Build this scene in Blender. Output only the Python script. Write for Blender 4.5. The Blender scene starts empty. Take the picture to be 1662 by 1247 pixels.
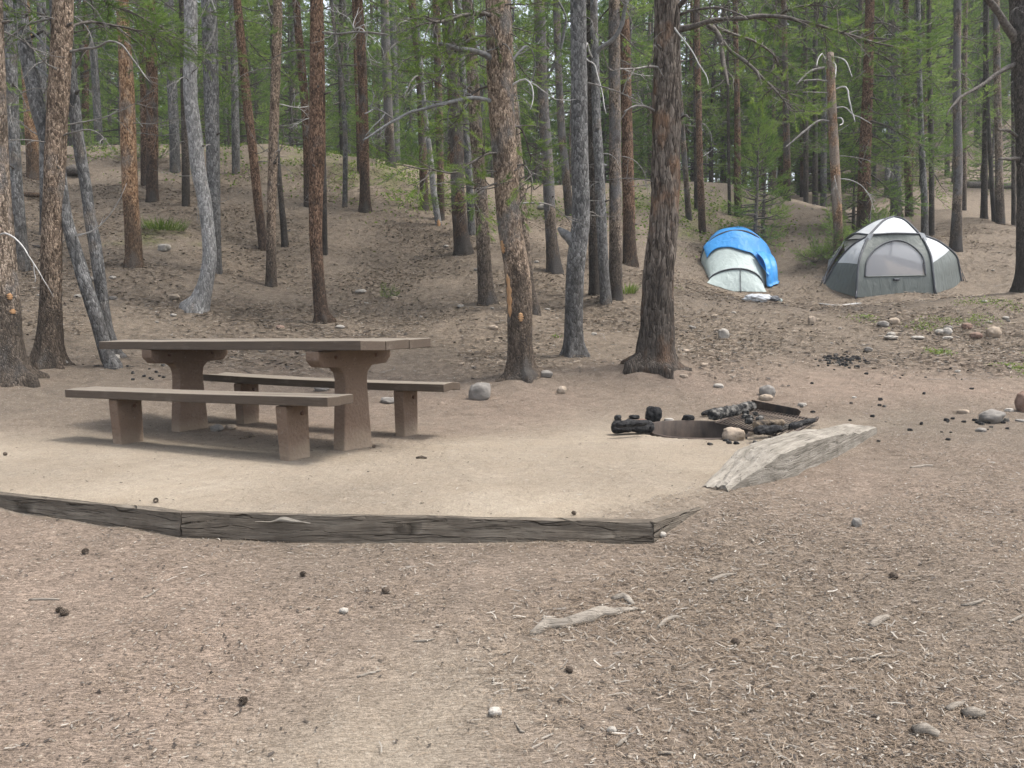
import bpy, math, random
import numpy as np
from mathutils import Matrix, Vector

# ------------------------------------------------------------------ camera, world, sun
S = bpy.context.scene
F_PX, HZ, CAM_H = 1300.0, 518.0, 0.90
PITCH = math.atan((623.5 - HZ) / F_PX)
cam_d = bpy.data.cameras.new("camera")
cam_d.sensor_width = 36.0
cam_d.lens = 36.0 * F_PX / 1662.0
cam_d.clip_start = 0.05
cam_d.clip_end = 2000.0
cam = bpy.data.objects.new("camera", cam_d)
S.collection.objects.link(cam)
cam.location = (0, 0, CAM_H)
cam.rotation_euler = (math.pi / 2 - PITCH, 0, 0)
S.camera = cam

SUN_EL, SUN_AZ = math.radians(66), math.radians(95)
W = bpy.data.worlds.new("World")
S.world = W
W.use_nodes = True
wn = W.node_tree
bg = wn.nodes["Background"]
sky = wn.nodes.new("ShaderNodeTexSky")
sky.sky_type = 'NISHITA'
sky.sun_disc = False
sky.sun_elevation = SUN_EL
sky.sun_rotation = SUN_AZ
sky.air_density = 1.0
sky.dust_density = 4.0
sky.ozone_density = 1.0
hs = wn.nodes.new("ShaderNodeHueSaturation")       # thin white overcast
hs.inputs["Saturation"].default_value = 0.42
hs.inputs["Value"].default_value = 1.1
wn.links.new(sky.outputs[0], hs.inputs["Color"])
wn.links.new(hs.outputs[0], bg.inputs[0])
bg.inputs[1].default_value = 0.135
sd = bpy.data.lights.new("sun", 'SUN')
sd.energy = 1.5
sd.angle = math.radians(10)
sd.color = (1.0, 0.95, 0.88)
sun = bpy.data.objects.new("sun", sd)
S.collection.objects.link(sun)
# direction towards the sun (same as the sky texture's)
sv = Vector((math.sin(SUN_AZ) * math.cos(SUN_EL), math.cos(SUN_AZ) * math.cos(SUN_EL), math.sin(SUN_EL)))
sun.rotation_euler = sv.to_track_quat('Z', 'Y').to_euler()
S.view_settings.view_transform = 'Standard'
S.view_settings.look = 'None'
S.view_settings.exposure = 1.6
S.view_settings.gamma = 1.0
S.cycles.max_bounces = 6
S.cycles.diffuse_bounces = 3
S.cycles.transparent_max_bounces = 8
S.cycles.use_denoising = True

# ------------------------------------------------------------------ helpers
C = S.collection
RNG = np.random.default_rng(7)
PI = math.pi
CP, SP = math.cos(PITCH), math.sin(PITCH)


def ray(px, py):
    v = (623.5 - py) / F_PX
    return np.array([(px - 831.0) / F_PX, CP + v * SP, -SP + v * CP])


def at_depth(px, py, D):
    d = ray(px, py)
    t = D / d[1]
    return np.array([d[0] * t, D, CAM_H + d[2] * t])


def on_plane(px, py, z=0.0):
    d = ray(px, py)
    t = (z - CAM_H) / d[2]
    return np.array([d[0] * t, d[1] * t, z])


def _hash(ix, iy, iz, seed):
    with np.errstate(over='ignore'):
        h = (ix.astype(np.uint32) * np.uint32(374761393) + iy.astype(np.uint32) * np.uint32(668265263)
             + iz.astype(np.uint32) * np.uint32(2246822519) + np.uint32(seed * 3266489917 & 0xffffffff))
        h = (h ^ (h >> np.uint32(13))) * np.uint32(1274126177)
        h = h ^ (h >> np.uint32(16))
    return h.astype(np.float64) / 4294967295.0


def vnoise(P, seed=0):
    P = np.asarray(P, float)
    i = np.floor(P).astype(np.int64)
    f = P - i
    f = f * f * (3 - 2 * f)
    r = 0
    for dx in (0, 1):
        for dy in (0, 1):
            for dz in (0, 1):
                w = (f[:, 0] if dx else 1 - f[:, 0]) * (f[:, 1] if dy else 1 - f[:, 1]) * (f[:, 2] if dz else 1 - f[:, 2])
                r = r + w * _hash((i[:, 0] + dx) & 0xffff, (i[:, 1] + dy) & 0xffff, (i[:, 2] + dz) & 0xffff, seed)
    return r * 2 - 1


def fbm(P, octaves=4, seed=0):
    P = np.asarray(P, float)
    a, r, t = 1.0, 0.0, 0.0
    for k in range(octaves):
        r = r + a * vnoise(P, seed + k * 17)
        t += a
        a *= 0.5
        P = P * 2.03 + 11.7
    return r / t


def sstep(a, b, x):
    t = np.clip((x - a) / (b - a), 0, 1)
    return t * t * (3 - 2 * t)


class Geo:
    """Collects vertices and faces; build() links them as one mesh object."""

    def __init__(self):
        self.V, self.L, self.N, self.M, self.T = [], [], [], [], []
        self.n = 0

    def add(self, V, Fs, mat=0, tint=None):
        V = np.asarray(V, float).reshape(-1, 3)
        Fs = np.asarray(Fs, int)
        self.V.append(V)
        self.L.append((Fs + self.n).ravel())
        self.N.append(np.full(len(Fs), Fs.shape[1]))
        self.M.append(np.full(len(Fs), mat))
        self.T.append(np.full(len(V), 0.5) if tint is None else np.broadcast_to(np.asarray(tint, float), (len(V),)))
        self.n += len(V)
        return self

    def mesh(self, name, mats, smooth=True, tint=False):
        V = np.vstack(self.V)
        L = np.concatenate(self.L)
        N = np.concatenate(self.N)
        me = bpy.data.meshes.new(name)
        me.vertices.add(len(V))
        me.vertices.foreach_set("co", V.ravel().astype(np.float32))
        me.loops.add(len(L))
        me.loops.foreach_set("vertex_index", L.astype(np.int32))
        me.polygons.add(len(N))
        st = np.concatenate([[0], np.cumsum(N)[:-1]])
        me.polygons.foreach_set("loop_start", st.astype(np.int32))
        me.polygons.foreach_set("material_index", np.concatenate(self.M).astype(np.int32))
        me.polygons.foreach_set("use_smooth", np.full(len(N), bool(smooth)))
        if tint:
            at = me.attributes.new("tint", 'FLOAT', 'POINT')
            at.data.foreach_set("value", np.concatenate(self.T).astype(np.float32))
        for m in (mats if isinstance(mats, (list, tuple)) else [mats]):
            me.materials.append(m)
        me.update()
        me.validate()
        return me

    def build(self, name, mats, parent=None, smooth=True, loc=None, tint=False):
        return link(name, self.mesh(name, mats, smooth, tint), parent, loc)


def link(name, me, parent=None, loc=None):
    o = bpy.data.objects.new(name, me)
    C.objects.link(o)
    if parent:
        o.parent = parent
    if loc is not None:
        o.location = tuple(float(v) for v in loc)
    return o


def tag(o, label=None, cat=None, group=None, kind=None):
    for k, v in (("label", label), ("category", cat), ("group", group), ("kind", kind)):
        if v:
            o[k] = v
    return o


def empty(name, loc, label=None, cat=None, group=None, rz=0.0):
    o = bpy.data.objects.new(name, None)
    C.objects.link(o)
    o.empty_display_size = 0.2
    o.location = tuple(float(v) for v in loc)
    o.rotation_euler = (0, 0, rz)
    return tag(o, label, cat, group)


def resample(P, step, extra=None):
    """Catmull-Rom through P; extra columns go along."""
    P = np.asarray(P, float)
    A = P if extra is None else np.hstack([P, np.asarray(extra, float).reshape(len(P), -1)])
    if len(A) == 2:
        k = max(2, int(np.linalg.norm(P[1] - P[0]) / step) + 1)
        t = np.linspace(0, 1, k)[:, None]
        R = A[0] * (1 - t) + A[1] * t
    else:
        Q = np.vstack([2 * A[0] - A[1], A, 2 * A[-1] - A[-2]])
        out = []
        for i in range(1, len(Q) - 2):
            k = max(1, int(np.linalg.norm(Q[i + 1, :3] - Q[i, :3]) / step))
            t = np.linspace(0, 1, k, endpoint=False)[:, None]
            p0, p1, p2, p3 = Q[i - 1], Q[i], Q[i + 1], Q[i + 2]
            out.append(0.5 * (2 * p1 + (p2 - p0) * t + (2 * p0 - 5 * p1 + 4 * p2 - p3) * t ** 2 + (3 * p1 - p0 - 3 * p2 + p3) * t ** 3))
        out.append(A[-1:])
        R = np.vstack(out)
    return R[:, :3], (None if extra is None else R[:, 3:])


def frames(P):
    T = np.gradient(P, axis=0)
    T /= np.linalg.norm(T, axis=1)[:, None] + 1e-12
    a = np.array([1.0, 0, 0]) if abs(T[0, 0]) < 0.9 else np.array([0, 1.0, 0])
    n = a - T[0] * a.dot(T[0])
    Ns = []
    for t in T:
        n = n - t * n.dot(t)
        n /= np.linalg.norm(n) + 1e-12
        Ns.append(n)
    Ns = np.array(Ns)
    return T, Ns, np.cross(T, Ns)


def tube(P, R, sides=8, cap=True, disp=None):
    """Swept tube: returns V, quads, [cap tris]. disp(ang, pts, r) gives a radius factor."""
    P = np.asarray(P, float)
    R = np.broadcast_to(np.asarray(R, float).ravel(), (len(P),))
    T, N, B = frames(P)
    a = np.linspace(0, 2 * PI, sides, endpoint=False)
    ca, sa = np.cos(a), np.sin(a)
    dirs = N[:, None, :] * ca[None, :, None] + B[:, None, :] * sa[None, :, None]
    rr = np.repeat(R[:, None], sides, 1)
    if disp is not None:
        rr = rr * disp(a, P, R, dirs)
    V = (P[:, None, :] + dirs * rr[:, :, None]).reshape(-1, 3)
    k = len(P)
    i = np.arange(k - 1)[:, None] * sides
    j = np.arange(sides)[None, :]
    jn = (j + 1) % sides
    Q = np.stack([i + j, i + jn, i + sides + jn, i + sides + j], -1).reshape(-1, 4)
    caps = None
    if cap:
        V = np.vstack([V, P[0], P[-1]])
        c0, c1 = k * sides, k * sides + 1
        j = np.arange(sides)
        jn = (j + 1) % sides
        caps = np.vstack([np.stack([np.full(sides, c0), jn, j], -1),
                          np.stack([np.full(sides, c1), (k - 1) * sides + j, (k - 1) * sides + jn], -1)])
    return V, Q, caps


def add_tube(g, P, R, sides=8, mat=0, cap=True, disp=None, tint=None):
    V, Q, caps = tube(P, R, sides, cap, disp)
    n0 = g.n
    g.add(V, Q, mat, tint)
    if caps is not None:
        g.L.append((caps + n0).ravel())
        g.N.append(np.full(len(caps), 3))
        g.M.append(np.full(len(caps), mat))
    return g


def add_grid(g, P, mat=0, tint=None, closed_u=False):
    """P: (a, b, 3) lattice -> quads."""
    a, b = P.shape[:2]
    i, j = np.meshgrid(np.arange(a - 1), np.arange(b - (0 if closed_u else 1)), indexing='ij')
    jn = (j + 1) % b
    Q = np.stack([i * b + j, i * b + jn, (i + 1) * b + jn, (i + 1) * b + j], -1).reshape(-1, 4)
    g.add(P.reshape(-1, 3), Q, mat, None if tint is None else np.asarray(tint).ravel())
    return g


def box_lattice(lo, hi, step, fn=None):
    """A closed box of small quads (so that it can be worn down by fn)."""
    g = Geo()
    lo, hi = np.array(lo, float), np.array(hi, float)
    for ax in range(3):
        u, v = (ax + 1) % 3, (ax + 2) % 3
        nu = max(2, int((hi[u] - lo[u]) / step) + 1)
        nv = max(2, int((hi[v] - lo[v]) / step) + 1)
        U, Vv = np.meshgrid(np.linspace(lo[u], hi[u], nu), np.linspace(lo[v], hi[v], nv), indexing='ij')
        for side in (0, 1):
            P = np.zeros(U.shape + (3,))
            P[..., u], P[..., v] = U, Vv
            P[..., ax] = hi[ax] if side else lo[ax]
            if not side:
                P = P[::-1]
            if fn is not None:
                P = fn(P.reshape(-1, 3)).reshape(P.shape)
            add_grid(g, P)
    return g


def weld(o, d=1e-4):
    import bmesh
    bm = bmesh.new()
    bm.from_mesh(o.data)
    bmesh.ops.remove_doubles(bm, verts=bm.verts, dist=d)
    bmesh.ops.recalc_face_normals(bm, faces=bm.faces)
    bm.to_mesh(o.data)
    bm.free()
    return o


def bevel(o, w=0.006, seg=2, ang=40):
    m = o.modifiers.new("bevel", 'BEVEL')
    m.width = w
    m.segments = seg
    m.limit_method = 'ANGLE'
    m.angle_limit = math.radians(ang)
    return o


def prism(g, outline, t0, t1, axes=(0, 1, 2), mat=0):
    """Extrude a 2-D outline (in axes 0,1) along axis 2 from t0 to t1."""
    n = len(outline)
    V = np.zeros((2 * n, 3))
    for k, (a, b) in enumerate(outline):
        for s, t in ((0, t0), (1, t1)):
            V[k + s * n, axes[0]], V[k + s * n, axes[1]], V[k + s * n, axes[2]] = a, b, t
    j = np.arange(n)
    jn = (j + 1) % n
    n0 = g.n
    g.add(V, np.stack([j, jn, jn + n, j + n], -1), mat)
    for ring in (j[::-1], j + n):
        g.L.append(ring + n0)
        g.N.append(np.array([n]))
        g.M.append(np.array([mat]))
    return g


# ------------------------------------------------------------------ materials
def new_mat(name, rough=0.9, spec=0.2):
    m = bpy.data.materials.new(name)
    m.use_nodes = True
    b = m.node_tree.nodes["Principled BSDF"]
    b.inputs["Roughness"].default_value = rough
    b.inputs["Specular IOR Level"].default_value = spec
    return m, m.node_tree, b


def N(nt, kind, **kw):
    n = nt.nodes.new("ShaderNode" + kind)
    for k, v in kw.items():
        if hasattr(n, k):
            setattr(n, k, v)
        else:
            n.inputs[k.replace("_", " ")].default_value = v
    return n


def ramp(nt, src, stops):
    r = nt.nodes.new("ShaderNodeValToRGB")
    e = r.color_ramp.elements
    while len(e) < len(stops):
        e.new(0.5)
    for k, (p, c) in enumerate(stops):
        e[k].position = p
        e[k].color = tuple(c) + (1,) if len(c) == 3 else c
    nt.links.new(src, r.inputs[0])
    return r.outputs[0]


def mix(nt, fac, a, b, mode='MIX'):
    m = nt.nodes.new("ShaderNodeMix")
    m.data_type = 'RGBA'
    m.blend_type = mode
    for s, v in ((m.inputs[0], fac), (m.inputs[6], a), (m.inputs[7], b)):
        if hasattr(v, "is_output"):
            nt.links.new(v, s)
        elif isinstance(v, (int, float)):
            s.default_value = v
        else:
            s.default_value = tuple(v) + (1,)
    return m.outputs[2]


def mth(nt, op, a, b=None, clamp=False):
    m = nt.nodes.new("ShaderNodeMath")
    m.operation = op
    m.use_clamp = clamp
    for s, v in zip(m.inputs, (a, b)):
        if v is None:
            continue
        if hasattr(v, "is_output"):
            nt.links.new(v, s)
        else:
            s.default_value = v
    return m.outputs[0]


def coords(nt, scale=(1, 1, 1), kind="Object", rand=False):
    tc = nt.nodes.new("ShaderNodeTexCoord")
    mp = nt.nodes.new("ShaderNodeMapping")
    mp.inputs["Scale"].default_value = scale
    nt.links.new(tc.outputs[kind], mp.inputs[0])
    if rand:
        oi = nt.nodes.new("ShaderNodeObjectInfo")
        cb = nt.nodes.new("ShaderNodeCombineXYZ")
        s = mth(nt, 'MULTIPLY', oi.outputs["Random"], 50.0)
        for k in range(3):
            nt.links.new(s, cb.inputs[k])
        nt.links.new(cb.outputs[0], mp.inputs["Location"])
    return mp.outputs[0]


def noise(nt, vec, scale, detail=4, rough=0.6, dist=0.0):
    n = nt.nodes.new("ShaderNodeTexNoise")
    n.inputs["Scale"].default_value = scale
    n.inputs["Detail"].default_value = detail
    n.inputs["Roughness"].default_value = rough
    n.inputs["Distortion"].default_value = dist
    nt.links.new(vec, n.inputs["Vector"])
    return n.outputs["Fac"]


def voro(nt, vec, scale, feature='F1', out="Distance", rnd=1.0):
    n = nt.nodes.new("ShaderNodeTexVoronoi")
    n.feature = feature
    n.inputs["Scale"].default_value = scale
    n.inputs["Randomness"].default_value = rnd
    nt.links.new(vec, n.inputs["Vector"])
    return n.outputs[out]


def bump(nt, b, h, strength=0.5, dist=0.01):
    n = nt.nodes.new("ShaderNodeBump")
    n.inputs["Strength"].default_value = strength
    n.inputs["Distance"].default_value = dist
    nt.links.new(h, n.inputs["Height"])
    nt.links.new(n.outputs[0], b.inputs["Normal"])


def bark(name, dark, mid, light, patch, patch_amt=0.5, plate=24.0, scorch=0.7, bstr=0.9, zs=0.42):
    """Flaky pine bark: plates split by dark cracks, patches of a second colour, a blackened foot."""
    m, nt, b = new_mat(name, 0.95, 0.12)
    v = coords(nt, (1, 1, zs), rand=False)
    oi = nt.nodes.new("ShaderNodeObjectInfo")
    warp = nt.nodes.new("ShaderNodeTexNoise")
    warp.inputs["Scale"].default_value = 9
    nt.links.new(v, warp.inputs["Vector"])
    va = nt.nodes.new("ShaderNodeVectorMath")
    va.operation = 'MULTIPLY_ADD'
    nt.links.new(warp.outputs["Color"], va.inputs[0])
    va.inputs[1].default_value = (0.06, 0.06, 0.06)
    nt.links.new(v, va.inputs[2])
    v2 = va.outputs[0]
    edge = voro(nt, v2, plate, 'DISTANCE_TO_EDGE')
    cell = voro(nt, v2, plate, 'F1', "Color")
    sep = nt.nodes.new("ShaderNodeSeparateColor")
    nt.links.new(cell, sep.inputs[0])
    fine = noise(nt, v, 75, 5, 0.7)
    fib = noise(nt, coords(nt, (1, 1, 0.16)), 42, 5, 0.7, 0.3)
    big = noise(nt, coords(nt, (1, 1, 0.55)), 2.4, 4, 0.6)
    bigr = mth(nt, 'ADD', big, mth(nt, 'MULTIPLY', mth(nt, 'SUBTRACT', oi.outputs["Random"], 0.5), 0.22))
    tone = mth(nt, 'ADD', mth(nt, 'MULTIPLY', sep.outputs[0], 0.24), mth(nt, 'ADD', mth(nt, 'MULTIPLY', fine, 0.40), mth(nt, 'MULTIPLY', fib, 0.44)))
    col = ramp(nt, tone, [(0.41, dark), (0.53, mid), (0.66, light)])
    pt = ramp(nt, bigr, [(0.62 - 0.3 * patch_amt, (0, 0, 0)), (0.72 - 0.3 * patch_amt, (1, 1, 1))])
    pcol = mix(nt, mth(nt, 'MULTIPLY', tone, 1.2, True), tuple(0.45 * c for c in patch), tuple(1.25 * c for c in patch))
    col = mix(nt, pt, col, pcol)
    crack = ramp(nt, edge, [(0.0, (1, 1, 1)), (0.12, (0, 0, 0))])
    crk = mth(nt, 'MULTIPLY', crack, mth(nt, 'MULTIPLY', fib, 0.95, True))
    col = mix(nt, crk, col, tuple(0.45 * c for c in dark))
    bl = noise(nt, coords(nt, (1, 1, 0.5), rand=True), 6.5, 5, 0.7)          # blackened old flakes
    bm_ = mth(nt, 'MULTIPLY', ramp(nt, bl, [(0.53, (0, 0, 0)), (0.62, (1, 1, 1))]), mth(nt, 'ADD', 0.35, mth(nt, 'MULTIPLY', fib, 0.8), True))
    col = mix(nt, mth(nt, 'MULTIPLY', bm_, 0.45 + 0.5 * scorch), col, tuple(0.6 * c for c in dark))
    # old fire-scorched foot with a ragged edge of its own
    tc = nt.nodes.new("ShaderNodeTexCoord")
    sx = nt.nodes.new("ShaderNodeSeparateXYZ")
    nt.links.new(tc.outputs["Object"], sx.inputs[0])
    hh = mth(nt, 'ADD', sx.outputs[2], mth(nt, 'MULTIPLY', mth(nt, 'SUBTRACT', big, 0.5), 2.2))
    hh = mth(nt, 'ADD', hh, mth(nt, 'MULTIPLY', mth(nt, 'SUBTRACT', fine, 0.5), 0.9))
    sc = ramp(nt, mth(nt, 'MULTIPLY', hh, 1.0), [(0.6, (1, 1, 1)), (1.35, (0, 0, 0))])
    col = mix(nt, mth(nt, 'MULTIPLY', sc, scorch), col, (0.035, 0.03, 0.026))
    nt.links.new(col, b.inputs["Base Color"])
    h = mth(nt, 'ADD', mth(nt, 'MULTIPLY', ramp(nt, edge, [(0, (0, 0, 0)), (0.25, (1, 1, 1))]), 0.7), mth(nt, 'MULTIPLY', fine, 0.7))
    bump(nt, b, h, bstr, 0.014)
    return m


M = {}
M['bark_orange'] = bark("orange flaky bark", (0.087, 0.051, 0.032), (0.290, 0.167, 0.093), (0.496, 0.340, 0.212), (0.284, 0.234, 0.191), 0.25, 66)
M['bark_brown'] = bark("brown flaky bark", (0.064, 0.049, 0.038), (0.190, 0.148, 0.112), (0.383, 0.311, 0.247), (0.163, 0.156, 0.153), 0.45, 70)
M['bark_rust'] = bark("rusty brown bark", (0.045, 0.030, 0.022), (0.148, 0.089, 0.058), (0.276, 0.182, 0.125), (0.133, 0.119, 0.107), 0.35, 64)
M['bark_grey'] = bark("grey lichened bark", (0.065, 0.064, 0.063), (0.139, 0.137, 0.134), (0.235, 0.232, 0.226), (0.195, 0.166, 0.138), 0.12, 44, 0.5, 0.6)
M['bark_pale'] = bark("pale silvery bark", (0.129, 0.127, 0.123), (0.234, 0.230, 0.224), (0.359, 0.352, 0.341), (0.274, 0.226, 0.179), 0.15, 44, 0.2, 0.5)
M['bark_mixed'] = bark("brown bark with grey patches", (0.074, 0.054, 0.041), (0.234, 0.174, 0.127), (0.439, 0.340, 0.255), (0.190, 0.178, 0.165), 0.3, 70)
M['bark_furrowed'] = bark("deeply furrowed grey and red bark", (0.034, 0.027, 0.022), (0.128, 0.105, 0.087), (0.215, 0.184, 0.155), (0.19, 0.118, 0.076), 0.42, 40, 0.6, 1.0, 0.2)
M['bark_dark'] = bark("dark brown bark", (0.034, 0.029, 0.025), (0.080, 0.067, 0.056), (0.145, 0.124, 0.104), (0.10, 0.092, 0.084), 0.3, 64)  # dark grey-brown bark tone for the darkest stems


def m_foliage(name, a, b2, c, trans=0.35):
    m, nt, b = new_mat(name, 0.6, 0.25)
    at = nt.nodes.new("ShaderNodeAttribute")
    at.attribute_name = "tint"
    oi = nt.nodes.new("ShaderNodeObjectInfo")
    t = mth(nt, 'ADD', at.outputs["Fac"], mth(nt, 'MULTIPLY', mth(nt, 'SUBTRACT', oi.outputs["Random"], 0.5), 0.45), True)
    col = ramp(nt, t, [(0.1, a), (0.5, b2), (0.9, c)])
    nt.links.new(col, b.inputs["Base Color"])
    tr = nt.nodes.new("ShaderNodeBsdfTranslucent")
    nt.links.new(col, tr.inputs[0])
    ms = nt.nodes.new("ShaderNodeMixShader")
    ms.inputs[0].default_value = trans
    nt.links.new(b.outputs[0], ms.inputs[1])
    nt.links.new(tr.outputs[0], ms.inputs[2])
    nt.links.new(ms.outputs[0], nt.nodes["Material Output"].inputs[0])
    return m


M['needles'] = m_foliage("pine needles", (0.038, 0.075, 0.014), (0.110, 0.185, 0.030), (0.235, 0.325, 0.060))
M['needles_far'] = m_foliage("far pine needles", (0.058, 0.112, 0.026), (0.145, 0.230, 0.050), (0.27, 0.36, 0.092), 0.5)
M['leaves'] = m_foliage("ground leaves", (0.06, 0.10, 0.02), (0.13, 0.19, 0.035), (0.22, 0.28, 0.06))


def simple(name, c1, c2, scale=12, rough=0.85, spec=0.2, bstr=0.3, bd=0.004, metal=0.0, stretch=(1, 1, 1), rand=True, mid=(0.35, 0.65)):
    m, nt, b = new_mat(name, rough, spec)
    v = coords(nt, stretch, rand=rand)
    n1 = noise(nt, v, scale, 6, 0.65)
    nt.links.new(ramp(nt, n1, [(mid[0], c1), (mid[1], c2)]), b.inputs["Base Color"])
    b.inputs["Metallic"].default_value = metal
    bump(nt, b, noise(nt, v, scale * 3.1, 5, 0.7), bstr, bd)
    return m


M['twig'] = simple("dead twig", (0.10, 0.09, 0.08), (0.24, 0.23, 0.215), 14, bstr=0.2)
M['twig_white'] = simple("bleached twig", (0.27, 0.262, 0.25), (0.46, 0.45, 0.43), 14, bstr=0.2)
M['limb'] = simple("limb bark", (0.05, 0.042, 0.036), (0.15, 0.135, 0.12), 26, bstr=0.7, bd=0.006)
M['limb_grey'] = simple("grey limb bark", (0.10, 0.10, 0.10), (0.22, 0.22, 0.215), 26, bstr=0.6, bd=0.006)

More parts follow.
